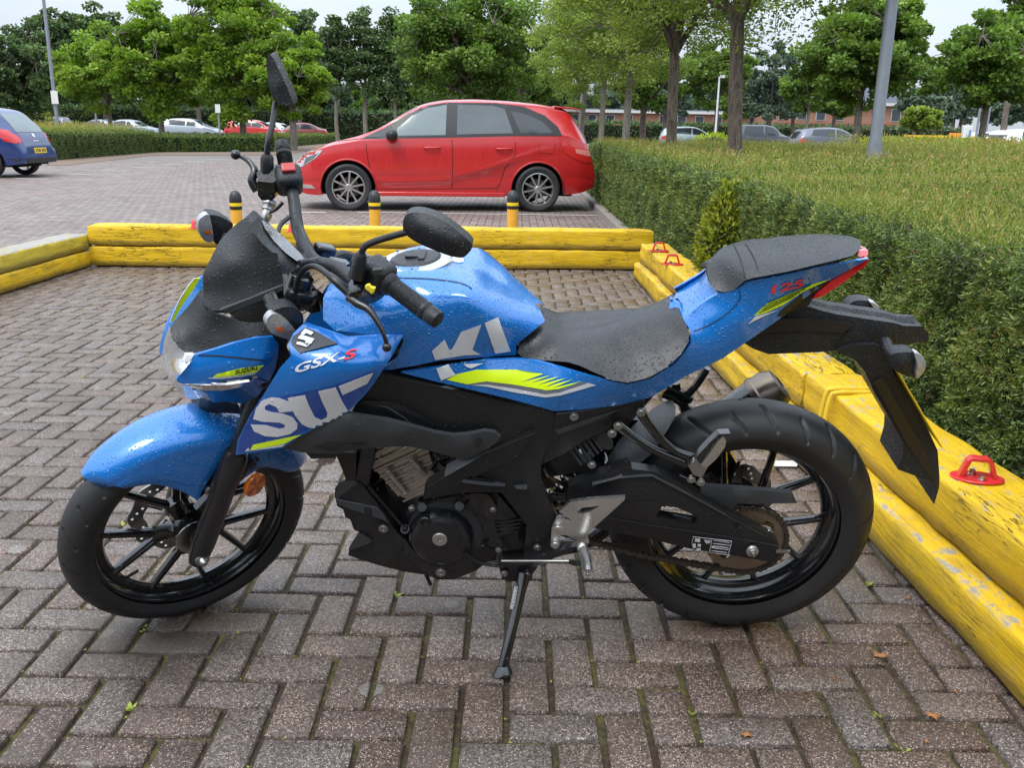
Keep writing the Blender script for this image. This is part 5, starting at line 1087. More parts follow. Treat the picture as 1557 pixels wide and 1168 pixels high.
def cdt(outline, holes, step, extra=(), creases=()):
    V2, E = [], []
    for lp in [outline] + list(holes):
        b = len(V2); q = []
        for i in range(len(lp)):
            a, c = Vector(lp[i][:2]), Vector(lp[(i + 1) % len(lp)][:2]); k = max(1, int((c - a).length / step + 0.5)); q += [a.lerp(c, t / k) for t in range(k)]
        V2 += q; E += [(b + i, b + (i + 1) % len(q)) for i in range(len(q))]
    nb = len(V2)
    for cl in creases:
        b = len(V2); q = []
        for i in range(len(cl) - 1):
            a, c = Vector(cl[i][:2]), Vector(cl[i + 1][:2]); k = max(1, int((c - a).length / step + 0.5)); q += [a.lerp(c, t / k) for t in range(k)]
        q.append(Vector(cl[-1][:2])); V2 += q; E += [(b + i, b + i + 1) for i in range(len(q) - 1)]
    bd = np.array([(p.x, p.y) for p in V2]); x0, y0 = bd.min(0); x1, y1 = bd.max(0); row = 0; gy = y0 + step * 0.5
    while gy < y1:
        gx = x0 + step * (0.5 if row % 2 else 1.0)
        while gx < x1:
            if inpoly(gx, gy, outline) and not any(inpoly(gx, gy, h) for h in holes) and ((bd - (gx, gy)) ** 2).sum(1).min() > (step * 0.5) ** 2: V2.append(Vector((gx, gy)))
            gx += step
        gy += step * 0.87; row += 1
    rv, re, rf, *_ = delaunay_2d_cdt(V2, E, [], 0, 1e-5)
    F_ = []
    for f in rf:
        c = sum((rv[i] for i in f), Vector((0, 0))) / len(f)
        if inpoly(c.x, c.y, outline) and not any(inpoly(c.x, c.y, h) for h in holes): F_.append(tuple(f))
    return rv, F_
def panel(name, mat, pts, ctrl=(), t=0.004, fr=None, mirror=True, holes=(), step=9, smooth=False, bev=0.0015, parent=None, ang=32, cut=False, pull=0.0, label=None, creases=(), facet=False):
    """body panel: outline and control points are (picture x, picture y, real lateral offset)"""
    fr = fr or FB; parent = parent or moto
    if len(pts[0]) == 2: raise ValueError(name)
    out_ = spl(pts) if smooth else list(pts)
    hl = [list(h) for h in holes]
    if facet:
        V2 = [Vector(p[:2]) for p in list(pts) + list(ctrl)]; ws = [p[2] for p in list(pts) + list(ctrl)]; n0 = len(pts); key = {}
        E = [(i, (i + 1) % n0) for i in range(n0)]
        for cl in creases:
            E += [(cl[i], cl[i + 1]) for i in range(len(cl) - 1)]
        rv, re, rf, ov, *_ = delaunay_2d_cdt(V2, E, [], 0, 1e-5)
        P3, F_ = [], []
        for i, p in enumerate(rv):
            j = ov[i][0] if ov[i] else min(range(len(V2)), key=lambda q: (V2[q] - p).length); P3.append(fr.px(p.x, p.y, ws[j]))
        for f in rf:
            c = sum((rv[i] for i in f), Vector((0, 0))) / len(f)
            if inpoly(c.x, c.y, pts): F_.append(tuple(f))
    else:
        wf = tps([(p[0], p[1], p[2]) for p in list(pts) + list(ctrl)])
        rv, F_ = cdt(out_, hl, step, creases=creases)
        P3 = [fr.px(p.x, p.y, wf(p.x, p.y)) for p in rv]
    n = len(P3); back = [p - fr.l * t for p in P3]; cnt = {}
    for f in F_:
        for i in range(len(f)): cnt[(f[i], f[(i + 1) % len(f)])] = 1
    fs = list(F_) + [tuple(i + n for i in reversed(f)) for f in F_] + [(b, a, a + n, b + n) for (a, b) in cnt if (b, a) not in cnt]
    V = P3 + back
    if cut:   # keep the near half; mirror closes it
        bm = bmesh.new(); vs = [bm.verts.new(v) for v in V]
        for f in fs:
            try: bm.faces.new([vs[i] for i in f])
            except ValueError: pass
        bmesh.ops.bisect_plane(bm, geom=bm.verts[:] + bm.edges[:] + bm.faces[:], plane_co=fr.o, plane_no=fr.l, clear_inner=True, dist=1e-5)
        bm.verts.index_update(); V = [v.co.copy() for v in bm.verts]; fs = [tuple(v.index for v in f.verts) for f in bm.faces]; bm.free()
    if mirror and not cut:
        twin_ = dict(name=name, V=[fr.mir(p) for p in V], F=[tuple(reversed(f)) for f in fs])
        mirror = False
    else: twin_ = None
    if mirror:
        m_ = len(V); V = V + [fr.mir(p) for p in V]; fs = fs + [tuple(i + m_ for i in reversed(f)) for f in fs]
    mb = MB(); mb.add(V, fs); o = mk(name, mb.v, mb.f, None, None, False); me = o.data
    bm = bmesh.new(); bm.from_mesh(me); bmesh.ops.remove_doubles(bm, verts=bm.verts, dist=2e-5); bmesh.ops.recalc_face_normals(bm, faces=bm.faces); bm.to_mesh(me); bm.free()
    me.materials.append(mat); me.polygons.foreach_set('use_smooth', [not facet] * len(me.polygons)); me.set_sharp_from_angle(angle=R(ang)); o.parent = parent
    if bev:
        b = o.modifiers.new('bevel', 'BEVEL'); b.width = bev; b.segments = 2; b.limit_method = 'ANGLE'; b.angle_limit = R(30)
    if label: o['label'] = label
    if twin_:
        o2 = mk(twin_['name'], twin_['V'], twin_['F'], None, None, False); me = o2.data
        bm = bmesh.new(); bm.from_mesh(me); bmesh.ops.remove_doubles(bm, verts=bm.verts, dist=2e-5); bmesh.ops.recalc_face_normals(bm, faces=bm.faces); bm.to_mesh(me); bm.free()
        me.materials.append(mat); me.polygons.foreach_set('use_smooth', [not facet] * len(me.polygons)); me.set_sharp_from_angle(angle=R(ang)); o2.parent = parent
        if bev:
            b = o2.modifiers.new('bevel', 'BEVEL'); b.width = bev; b.segments = 2; b.limit_method = 'ANGLE'; b.angle_limit = R(30)
    return o
def decal(name, mat, pts, targets, holes=(), smooth=False, step=8, off=0.0014, thick=0.0004, parent=None, label=None):
    bv = bvh_of(targets); p_ = spl([q[:2] for q in pts]) if smooth else [q[:2] for q in pts]
    o = sil(bv, p_, None, None, step, off, thick, name, mat, parent or targets[0], lambda p: (camL, (Bi @ ray(p.x, p.y)).normalized()), [[q[:2] for q in h] for h in holes])
    if label: o['label'] = label
    return o
def text_decal(name, body, mat, org, ax, ay, targets, off=0.0022, bold=0.0, parent=None):
    """org: picture point of the baseline start; ax: picture vector for one em of width; ay: picture vector for one em of height"""
    cu_ = bpy.data.curves.new('tmp', 'FONT'); cu_.body = body; cu_.offset = bold; ob = bpy.data.objects.new('tmp', cu_); C.objects.link(ob); dg = bpy.context.evaluated_depsgraph_get(); me = bpy.data.meshes.new_from_object(ob.evaluated_get(dg)); bpy.data.objects.remove(ob)
    bv = bvh_of(targets); V = []; bad = set()
    for i, v in enumerate(me.vertices):
        p = Vector(org) + Vector(ax) * v.co.x + Vector(ay) * v.co.y; h = bv.ray_cast(camL, (Bi @ ray(p.x, p.y)).normalized())
        if h[0] is None: bad.add(i); V.append(Vector()); continue
        n_ = h[1] if h[1].dot(Bi @ ray(p.x, p.y)) < 0 else -h[1]; V.append(h[0] + n_ * off)
    fs = [tuple(f.vertices) for f in me.polygons if not any(i in bad for i in f.vertices)]
    return mk(name, V, fs, mat, parent or targets[0], False)
def bolt(p, ax, r=0.006, h=0.004, mat=None, parent=None, name='bolt'):
    r *= 0.82; p = Vector(p); ax = Vector(ax)
    return MB().lathe(p, ax, [(r * 1.35, -0.002), (r * 1.35, h * 0.35), (r, h * 0.4), (r * 0.96, h * 0.9), (r * 0.85, h), (r * 0.5, h), (r * 0.45, h * 0.45), (0, h * 0.45)], 14).build(name, mat or M_steelb, parent or moto)
def tub(name, mat, pts, rad, n=10, sm=4, parent=None, fr=None, **k):
    fr = fr or FB; return MB().tube([fr.px(*p) if not isinstance(p, Vector) else p for p in pts], rad, n, sm, **k).build(name, mat, parent or moto)

# ---- wheels
def moto_wheel(cen, fr, Rr, tw, rim_r, name_disc, disc_r, disc_w, groove_sign, rimw, seed, spin):
    ax, u, f = fr.l, fr.u, fr.f
    def pt(a, r, w): return cen + (f * math.cos(a) + u * math.sin(a)) * r + ax * w
    # rim
    mb = MB(); hw = rimw / 2
    prof = [(rim_r + 0.010, hw), (rim_r + 0.004, hw + 0.002), (rim_r - 0.006, hw), (rim_r - 0.010, hw - 0.008), (rim_r - 0.012, hw - 0.022), (rim_r - 0.026, hw * 0.25), (rim_r - 0.030, 0), (rim_r - 0.026, -hw * 0.25), (rim_r - 0.012, -hw + 0.022), (rim_r - 0.010, -hw + 0.008), (rim_r - 0.006, -hw), (rim_r + 0.004, -hw - 0.002), (rim_r + 0.010, -hw)]
    mb.lathe(cen, ax, prof + [(rim_r + 0.006, -hw * 0.5), (rim_r + 0.006, hw * 0.5)], 96, closed=True)
    for k in range(5):
        a0 = spin + 2 * math.pi * k / 5
        r1 = 0.092 if Rr > 0.29 else 0.085
        def spar(a_in, r_in, a_out, r_out, w0, w1, d0, d1):
            rings = []
            for t in (0, 0.25, 0.5, 0.75, 1.0):
                p = pt(a_in, r_in, 0).lerp(pt(a_out, r_out, 0), t); dr = (pt(a_out, r_out, 0) - pt(a_in, r_in, 0)).normalized(); s_ = dr.cross(ax).normalized(); ww = w0 + (w1 - w0) * t; dd = d0 + (d1 - d0) * t
                rings.append([p + s_ * x * ww + ax * y * dd for x, y in ((-0.5, -1), (-1, -0.55), (-1, 0.55), (-0.5, 1), (0.5, 1), (1, 0.55), (1, -0.55), (0.5, -1))])
            mb.loft(rings)
        spar(a0, 0.028, a0, r1, 0.017, 0.019, 0.020, 0.014)
        for da in (-1, 1): spar(a0 + da * 0.06, r1 - 0.018, a0 + da * 0.33, rim_r - 0.022, 0.0085, 0.0068, 0.0125, 0.011)
    mb.lathe(cen, ax, [(0, 0.050), (0.020, 0.050), (0.030, 0.046), (0.034, 0.03), (0.040, 0.018), (0.040, -0.018), (0.034, -0.03), (0.030, -0.05), (0, -0.05)], 36)
    rim = mb.build('wheel', M_gloss, moto, ang=40)
    # tyre
    na, nb = 640, 44; V = np.empty((na, nb, 3)); hw2 = tw / 2; rg = np.arange(na)
    A_ = np.linspace(0, 2 * np.pi, na, endpoint=False); T = np.linspace(-1, 1, nb)
    h_ = Rr - rim_r
    ang_ = T * math.radians(118); wl = hw2 * np.sin(np.clip(np.abs(ang_), 0, math.pi / 2)) * np.sign(T) * np.where(np.abs(ang_) > math.pi / 2, 1 - 0.16 * ((np.abs(ang_) - math.pi / 2) / 0.49) ** 1.3, 1)
    rad = rim_r + 0.002 + (h_ - 0.002) * (0.36 + 0.64 * np.cos(np.clip(np.abs(ang_), 0, math.pi / 2))) - np.where(np.abs(ang_) > math.pi / 2, (np.abs(ang_) - math.pi / 2) / 0.49 * h_ * 0.36, 0)
    rad = rad + 0.0013 * np.exp(-((np.abs(T) - 0.79) / 0.016) ** 2) + 0.0009 * np.exp(-((np.abs(T) - 0.70) / 0.012) ** 2)
    for i, a in enumerate(A_):
        dr = f * math.cos(a) + u * math.sin(a); dn = np.zeros(nb)
        ph = (a / (2 * math.pi) * (24 if Rr > .29 else 22))
        at_ = np.abs(T); sd_ = T > 0
        # slanted lateral grooves, alternating left/right, long and short
        for sidei, off_ in ((True, 0.0), (False, 0.5)):
            mm = (sd_ == sidei) & (at_ > 0.08) & (at_ < 0.66)
            q = (ph + off_ + groove_sign * at_ * 0.95) % 1.0; d = np.minimum(q, 1 - q); g_ = np.clip((1 - d / 0.062) * 2.4, 0, 1); sel = (int(ph + off_ + groove_sign * at_[nb // 2] * 0) % 2) == 0
            lim_ = (at_ < 0.60) if sel else (at_ > 0.24)
            dn = np.where(mm & lim_, np.maximum(dn, g_ * 1.0), dn)
        rr = rad - dn * 0.0085
        V[i] = np.array(cen)[None] + np.array(dr)[None] * rr[:, None] + np.array(ax)[None] * wl[:, None]
    idx = np.arange(na * nb).reshape(na, nb); nx_ = np.roll(idx, -1, 0); Fq = np.stack([idx[:, :-1], nx_[:, :-1], nx_[:, 1:], idx[:, 1:]], -1).reshape(-1, 4)
    ty = fast_mesh('tyre', V.reshape(-1, 3), Fq, 4, M_tyre, rim, smooth=True)
    bm = bmesh.new(); bm.from_mesh(ty.data); bmesh.ops.recalc_face_normals(bm, faces=bm.faces); bm.to_mesh(ty.data); bm.free()
    # drilled disc
    rv, F_ = [], []
    d0 = cen + ax * disc_w; no = 120; V = []
    r_out = [disc_r + 0.0035 * math.cos(10 * 2 * math.pi * i / no) for i in range(no)]
    hol = []
    mb = MB(); out2 = [(r_out[i] * math.cos(2 * math.pi * i / no), r_out[i] * math.sin(2 * math.pi * i / no)) for i in range(no)]
    inn2 = [((disc_r - 0.034 + 0.003 * math.cos(10 * 2 * math.pi * i / 80)) * math.cos(-2 * math.pi * i / 80), (disc_r - 0.034 + 0.003 * math.cos(10 * 2 * math.pi * i / 80)) * math.sin(-2 * math.pi * i / 80)) for i in range(80)]
    holes = [inn2]
    for k in range(10):
        for j in range(3):
            a = 2 * math.pi * (k + j * 0.22) / 10; r_ = disc_r - 0.007 - j * 0.0095; holes.append([(r_ * math.cos(a) + 0.0035 * math.cos(q), r_ * math.sin(a) + 0.0035 * math.sin(q)) for q in [2 * math.pi * z / 8 for z in range(8)]])
    V2, E = [], []
    for lp in [out2] + holes:
        b = len(V2); V2 += [Vector(p) for p in lp]; E += [(b + i, b + (i + 1) % len(lp)) for i in range(len(lp))]
    rv, re, rf, *_ = delaunay_2d_cdt(V2, E, [], 0, 1e-7)
    for q in rf:
        c = sum((rv[i] for i in q), Vector((0, 0))) / len(q)
        if inpoly(c.x, c.y, out2) and not any(inpoly(c.x, c.y, h) for h in holes): F_.append(tuple(q))
    cnt = {(q[i], q[(i + 1) % len(q)]): 1 for q in F_ for i in range(len(q))}; n = len(rv)
    P = [d0 + f * p.x + u * p.y + ax * 0.002 for p in rv] + [d0 + f * p.x + u * p.y - ax * 0.002 for p in rv]
    mb.add(P, F_ + [tuple(i + n for i in reversed(q)) for q in F_] + [(b, a, a + n, b + n) for (a, b) in cnt if (b, a) not in cnt])
    for k in range(5):
        a = 2 * math.pi * k / 5 + 0.4; s_ = 0.16; mb.loft([[d0 + (f * math.cos(a + q * x) + u * math.sin(a + q * x)) * r_ + ax * y for x, y in ((-1, -0.002), (-1, 0.0016), (1, 0.0016), (1, -0.002))] for r_, q in ((0.045, 0.3), (disc_r - 0.030, 0.07))])
    mb.build(name_disc, M_disc, rim, ang=25)
    return rim
wf_ = moto_wheel(CF, FS, RF, 0.088, 0.214, 'brake_disc', 0.118, -0.052, 1, 0.062, 1, math.radians(-90 + 6))
FR = Frame(CRc, (1, 0, 0), (0, 1, 0), (0, 0, 1))
wr_ = moto_wheel(CRc, FR, RR, 0.130, 0.214, 'brake_disc', 0.095, -0.075, -1, 0.090, 2, math.radians(-90))
# front abs ring, hub spacer, axle
MB().lathe(CF, FS.l, [(0.030, 0.055), (0.046, 0.055), (0.046, 0.052), (0.030, 0.052)], 40).build('sensor_ring', M_steelb, moto)
MB().lathe(CF, FS.l, [(0.014, 0.04), (0.020, 0.052), (0.014, 0.056), (0.019, 0.062), (0.013, 0.066), (0.017, 0.072), (0.012, 0.10)], 20).build('axle_spacer', M_gloss, moto)

# ---- fork, steered frame
axL = FS.px(303, 843, 0.088); topL = FS.px(452, 440, 0.088)
ctr_ax = CF; d_f = (topL - axL).normalized(); Lf = (topL - axL).length
for sg in (1, -1):
    a = axL if sg > 0 else FS.mir(axL); b = topL if sg > 0 else FS.mir(topL); d_ = (b - a).normalized()
    q = lambda t: a + d_ * t
    fk = MB().tube([q(-0.030), q(-0.022), q(0.0), q(0.03), q(0.19), q(0.20), q(0.27), q(0.285)], [0.010, 0.018, 0.023, 0.026, 0.026, 0.0285, 0.0285, 0.023], 24).build('fork_leg', M_eng, moto, ang=30)
    MB().tube([q(0.285), q(Lf + 0.02)], 0.0195, 20).build('stanchion', M_blkdry, fk)
    MB().lathe(a + FS.l * 0.018 * sg, FS.l * sg, [(0.016, 0), (0.016, 0.004), (0.011, 0.006), (0.010, 0.013), (0.006, 0.018), (0, 0.018)], 16).build('axle_nut', M_steelb, fk)
    MB().lathe(b + d_ * 0.03, d_, [(0.024, -0.05), (0.024, 0), (0.019, 0.003), (0.012, 0.004), (0.012, 0.010), (0, 0.010)], 20).build('fork_cap', M_gloss, fk)
# yokes
def yoke(t, name):
    a, b = axL + d_f * t, FS.mir(axL) + (FS.mir(topL) - FS.mir(axL)).normalized() * t; c = (a + b) / 2; side_ = (a - b).normalized(); fwd_ = side_.cross(d_f).normalized()
    if fwd_.dot(FS.f) < 0: fwd_ = -fwd_
    rings = []
    for x, hw in ((-0.125, 0.018), (-0.115, 0.032), (-0.09, 0.036), (-0.05, 0.028), (0, 0.040), (0.05, 0.028), (0.09, 0.036), (0.115, 0.032), (0.125, 0.018)):
        c_ = c + side_ * x - fwd_ * (0.03 * (1 - abs(x) / 0.125)); rings.append([c_ + fwd_ * hw + d_f * 0.012, c_ - fwd_ * hw + d_f * 0.012, c_ - fwd_ * hw - d_f * 0.012, c_ + fwd_ * hw - d_f * 0.012])
    MB().loft(rings).build(name, M_eng, moto, bev=0.004)
    return c, side_, fwd_
yc, ys, yf = yoke(Lf - 0.005, 'top_yoke'); yoke(Lf - 0.20, 'lower_yoke')
MB().tube([yc - yf * 0.03 - d_f * 0.30, yc - yf * 0.03 + d_f * 0.01], 0.026, 16).build('headstock', M_eng, moto)
# caliper on the right leg
ca = FS.mir(axL) + d_f * 0.10; MB().box((0, 0, 0), (0.06, 0.05, 0.10)).build('brake_caliper', M_eng, moto, bev=0.01)
cal = [o for o in C.objects if o.name.startswith('brake_caliper')][0]
mt = basis(FS.f, FS.l, FS.u).to_4x4(); mt.translation = ca - FS.f * 0.045 + FS.l * 0.03; cal.data.transform(mt)
# ---- front mudguard: revolved round the wheel axis
def ang_of(px, py, w):
    p = FS.px(px, py, w) - CF; return math.atan2(p.dot(FS.u), p.dot(FS.f)), math.hypot(p.dot(FS.u), p.dot(FS.f))
def fender():
    pts_low = [(132, 722, .045), (155, 748, .05), (190, 744, .055), (232, 736, .06), (262, 742, .064), (300, 762, .068), (328, 769, .070), (345, 720, .072), (352, 690, .072)]
    a_lo = [ang_of(*p) for p in pts_low]; rear = [ang_of(*p) for p in ((400, 712, .07), (440, 722, .062), (468, 716, .05))]
    tip = a_lo[0][0]; prof = sorted([(a, r) for a, r in a_lo + rear])
    A0 = min(p[0] for p in prof) - 0.02; A1 = max(p[0] for p in prof) + 0.02
    n = 56; rings = []
    for i in range(n + 1):
        a = A0 + (A1 - A0) * i / n; rl = float(np.interp(a, [p[0] for p in prof], [p[1] for p in prof])); rl = min(rl, RF + 0.002)
        endf = min(1, (i / n) / 0.05, (1 - i / n) / 0.05); Rt = RF + 0.026 + 0.006 * math.sin(math.pi * i / n); hw = 0.044 + 0.028 * math.sin(math.pi * min(1, max(0, (i / n)))) ** 0.7
        rl = rl * endf + (Rt - 0.012) * (1 - endf); hw *= (0.55 + 0.45 * endf)
        ring = []
        K = 11
        half = []
        for k in range(K):   # crown quarter
            t = k / (K - 1); half.append((hw * math.sin(t * math.pi / 2) ** 0.9, Rt - (0.040) * (1 - math.cos(t * math.pi / 2))))
        rs = half[-1][1]
        for k in range(1, 8):
            t = k / 7; r_ = rs + (min(rl, rs - 0.002) - rs) * t; flare = 0.004 * math.sin(t * math.pi) ; half.append((hw + flare * (1 if rl < rs - .02 else 0), r_))
        outer = [(-w_, r_) for w_, r_ in reversed(half)] + half[1:]
        inner = [(w_ * 0.95 if abs(w_) > 1e-4 else 0, r_ - 0.003 if abs(w_) < hw * 0.8 else r_ + (0.0)) for w_, r_ in reversed(outer)]
        ring = [CF + (FS.f * math.cos(a) + FS.u * math.sin(a)) * r_ + FS.l * w_ for w_, r_ in outer + inner]; rings.append(ring)
    return MB().loft(rings).build('front_mudguard', M_blue, moto, ang=50)
fend = fender(); bolt(FS.px(318, 745, 0.078), FS.l, 0.0085, 0.004, parent=fend); bolt(FS.px(361, 669, 0.080), FS.l, 0.0085, 0.004, parent=fend)
# amber side reflector
rc = FS.px(388, 738, 0.10); rx_ = FS.l * 0.93 - FS.f * 0.35
refl = MB().lathe(rc, rx_, [(0.029, -0.006), (0.029, 0.0), (0.0265, 0.003), (0.0, 0.0035)], 32).build('side_reflector', M_amber, moto)
mb = MB(); 
e1 = FS.u - rx_.normalized() * FS.u.dot(rx_.normalized()); e1.normalize(); e2 = rx_.normalized().cross(e1)
for k in range(4):
    a = [k * math.pi / 2 + 0.15, k * math.pi / 2 + 0.15 + math.pi / 4]; c0 = rc + rx_.normalized() * 0.0041
    mb.add([c0] + [c0 + (e1 * math.cos(a[0] + (a[1] - a[0]) * t) + e2 * math.sin(a[0] + (a[1] - a[0]) * t)) * 0.026 for t in (0, 0.25, 0.5, 0.75, 1)], [(0, 1, 2, 3, 4, 5)])
mb.build('reflector_wedges', M_amberd, refl, smooth=False, fix=False)
tub('reflector_bracket', M_blkdry, [(388, 702, .085), (372, 712, .085), (362, 730, .088)], 0.008, parent=refl, fr=FS); tub('fender_stay', M_eng, [(350, 752, .08), (372, 745, .09)], 0.006, parent=refl, fr=FS)

# ---- tank
TL = ZE([(60, 640, .14), (60, 700, .135), (225, 672, .150), (330, 650, .150), (560, 632, .132), (700, 622, .100), (700, 575, .100), (835, 462, .045), (815, 420, .03), (770, 360, -.01), (690, 290, -.035), (600, 232, -.045), (540, 190, -.05), (470, 158, -.06), (400, 140, -.07), (330, 128, -.08), (180, 124, -.08), (110, 140, -.08), (60, 160, -.07)])
TL = ZE([(0, 180, -.05)])[:1] and TL
TL = TL + ZB([(1040, 30, -.02), (960, 90, .02), (870, 170, .055), (845, 230, .075), (845, 330, .10), (900, 380, .12), (1050, 400, .145), (1210, 400, .15), (1225, 430, .15), (1190, 520, .15), (1130, 560, .145), (1140, 700, .14)])
tank_ctrl = ZE([(228, 168, .0), (110, 165, -.0), (345, 165, 0), (228, 212, .065), (228, 125, -.065), (120, 255, .085), (300, 260, .095), (505, 320, .125), (420, 250, .075), (520, 260, .06), (640, 330, .06), (740, 420, .07), (400, 480, .152), (600, 450, .135), (540, 545, .145), (350, 560, .155), (200, 420, .145), (430, 390, .143), (660, 560, .12), (60, 400, .13), (100, 560, .148), (480, 200, 0.0), (580, 270, 0.02)]) + ZB([(900, 260, .085), (1000, 290, .11), (1100, 240, .105), (1050, 130, .06), (1000, 350, .132), (1150, 340, .142), (1200, 200, .11)])
tank = panel('tank', M_blue, TL, tank_ctrl, t=0.01, step=7, cut=True, bev=0)
# crease line and lower edge trim of the tank
cc_ = FB.px(632, 393, 0.0); nz = Vector((0.10, 0, 0.995)).normalized()
cap = MB().lathe(cc_ - nz * 0.010, nz, [(0.074, -0.004), (0.074, 0.006), (0.070, 0.010), (0.052, 0.0105), (0.052, 0.006), (0.050, 0.006)], 48).build('filler_ring', M_alu, tank)
cp = MB().lathe(cc_ - nz * 0.010, nz, [(0.050, 0), (0.050, 0.011), (0.046, 0.014), (0, 0.0145)], 40).build('filler_cap', M_blk, tank)
MB().box(cc_ + nz * 0.006, (0.040, 0.020, 0.006)).build('key_cover', M_blk, tank, bev=0.002)
MB().box(cc_ + nz * 0.006 + Vector((-0.014, 0, 0)), (0.014, 0.046, 0.007)).build('key_hinge', M_blk, tank, bev=0.002)
for k in range(8): bolt(cc_ + Vector((math.cos(k * math.pi / 4) * 0.061, math.sin(k * math.pi / 4) * 0.061, 0.001)), nz, 0.003, 0.002, parent=tank)
h_ = bvh_of([tank]).ray_cast(camL, (Bi @ ray(694, 395)).normalized()); 
if h_[0]: MB().lathe(h_[0], h_[1], [(0.015, -0.002), (0.015, 0.0015), (0.0, 0.002)], 24).build('round_sticker', M_silver, tank)
# recessed knee panel on the tank (crease)
def groove(name, pts, w, tgt, mat=None, off=0.0012, par=None):
    """thin dark seam following a picture polyline on a panel"""
    return decal(name, mat or M_dark, strip(pts, w), tgt, step=10, off=off, thick=0.0003, parent=par)
E_knee = ZE([(120, 255, 0), (300, 262, 0), (440, 280, 0), (505, 318, 0), (450, 420, 0), (330, 550, 0), (225, 668, 0)])
groove('knee_seam', [p[:2] for p in spl(ZE([(120, 258, 0), (300, 264, 0), (440, 284, 0), (500, 318, 0)]), 4, False)], 1.2, [tank])

# ---- blue radiator shroud (left side, faceted) with its lettering
SH = ZB([(1225, 405, .158), (1160, 520, .175), (1080, 640, .190), (1040, 690, .195), (960, 770, .200), (740, 880, .203), (650, 940, .200), (430, 972, .190), (440, 900, .195), (500, 780, .205), (560, 690, .212), (640, 560, .215), (695, 500, .212), (680, 450, .203), (700, 400, .180), (755, 345, .130), (870, 385, .140), (960, 415, .150), (1100, 402, .150)])
sh_in = ZB([(740, 490, .212), (915, 445, .190), (1130, 530, .205), (760, 700, .222), (1060, 600, .205), (980, 640, .212)])
shroud = panel('shroud', M_blueshade, SH, sh_in, t=0.006, step=8, bev=0.003)
BK = lambda pts, w: [(p[0], p[1], w) for p in pts]
decal('badge_plate', M_grey, ZB([(680, 430, 0), (735, 490, 0), (915, 448, 0), (812, 392, 0), (760, 372, 0), (722, 400, 0)]), [shroud], off=0.002, thick=0.001)
for poly in ([(752, 398), (798, 402), (768, 418), (800, 436), (772, 468), (720, 448), (762, 448), (768, 436), (722, 428), (748, 408)],): pass
# the S emblem: two mirrored hooked bars
decal('emblem', M_chrome, ZB([(735, 408, 0), (757, 384, 0), (797, 402, 0), (786, 414, 0), (762, 404, 0), (752, 412, 0)]), [shroud], off=0.004, thick=0.002, step=4)
decal('emblem', M_chrome, ZB([(722, 428, 0), (738, 412, 0), (802, 432, 0), (788, 452, 0), (768, 468, 0), (748, 462, 0), (718, 452, 0), (722, 444, 0), (756, 448, 0), (766, 440, 0)]), [shroud], off=0.004, thick=0.002, step=4)
Sx = [(702, 720), (668, 700), (618, 698), (560, 712), (530, 742), (522, 785), (548, 812), (600, 820), (640, 822), (655, 832), (640, 846), (600, 848), (560, 842), (525, 826), (504, 848), (530, 872), (580, 884), (640, 884), (690, 868), (722, 836), (722, 800), (700, 770), (660, 760), (600, 760), (575, 752), (578, 742), (600, 736), (640, 742), (680, 756), (702, 745), (708, 728)]
Sx = [(515, 800), (528, 750), (556, 712), (600, 697), (640, 700), (686, 718), (706, 762), (640, 768), (625, 742), (590, 728), (570, 740), (572, 757), (600, 766), (660, 775), (700, 790), (724, 820), (722, 846), (690, 870), (630, 884), (570, 880), (520, 858), (503, 826), (575, 828), (600, 836), (640, 846), (664, 840), (664, 826), (640, 816), (560, 812)]
decal('lettering', M_silver, ZB([(p[0], p[1], 0) for p in Sx]), [shroud], smooth=False, step=5)
Ux = [(678, 700), (760, 686), (780, 740), (806, 790), (836, 804), (862, 792), (866, 770), (842, 720), (822, 668), (905, 650), (935, 716), (962, 760), (940, 790), (880, 822), (820, 842), (780, 840), (746, 824), (715, 785), (695, 745)]
decal('lettering', M_silver, ZB([(p[0], p[1], 0) for p in Ux]), [shroud], step=5)
Zx = [(918, 644), (1083, 580), (1058, 622), (1052, 632), (936, 686)]
decal('lettering', M_silver, ZB([(p[0], p[1], 0) for p in Zx]), [shroud], step=5)
decal('yellow_stripe', M_flu, ZB([(500, 946, 0), (515, 922, 0), (740, 874, 0), (660, 918, 0)]), [shroud], step=8)
decal('silver_stripe', M_silver, ZB([(476, 952, 0), (494, 934, 0), (496, 948, 0), (664, 921, 0), (650, 930, 0)]), [shroud], step=8, off=0.0016)
text_decal('model_script', 'GSX', M_silver, (220 + 704 / S5, 380 + 584 / S5), (34.5, -9.6), (7.5, -20), [shroud], bold=0.02, off=0.0024)
text_decal('model_script', '-', M_silver, (220 + 908 / S5, 380 + 532 / S5), (36.0, -9.6), (7.5, -20), [shroud], bold=0.02, off=0.0024)
text_decal('model_script', 'S', M_redd, (220 + 938 / S5, 380 + 524 / S5), (40.0, -10.5), (7, -19), [shroud], bold=0.025, off=0.0024)
M_deepblue = M_simple('deep_blue_graphic', (0.003, 0.060, 0.33), 0.28, 0.1, coat=1.0, wet=True, scale=80, amt=0.12)
decal('blue_graphic', M_deepblue, ZB([(545, 712, 0), (680, 690, 0), (905, 640, 0), (1088, 572, 0), (1062, 640, 0), (1030, 690, 0), (955, 762, 0), (735, 868, 0), (645, 928, 0), (440, 960, 0), (450, 900, 0), (500, 790, 0)]), [shroud], step=8, off=0.0006, thick=0.0003)
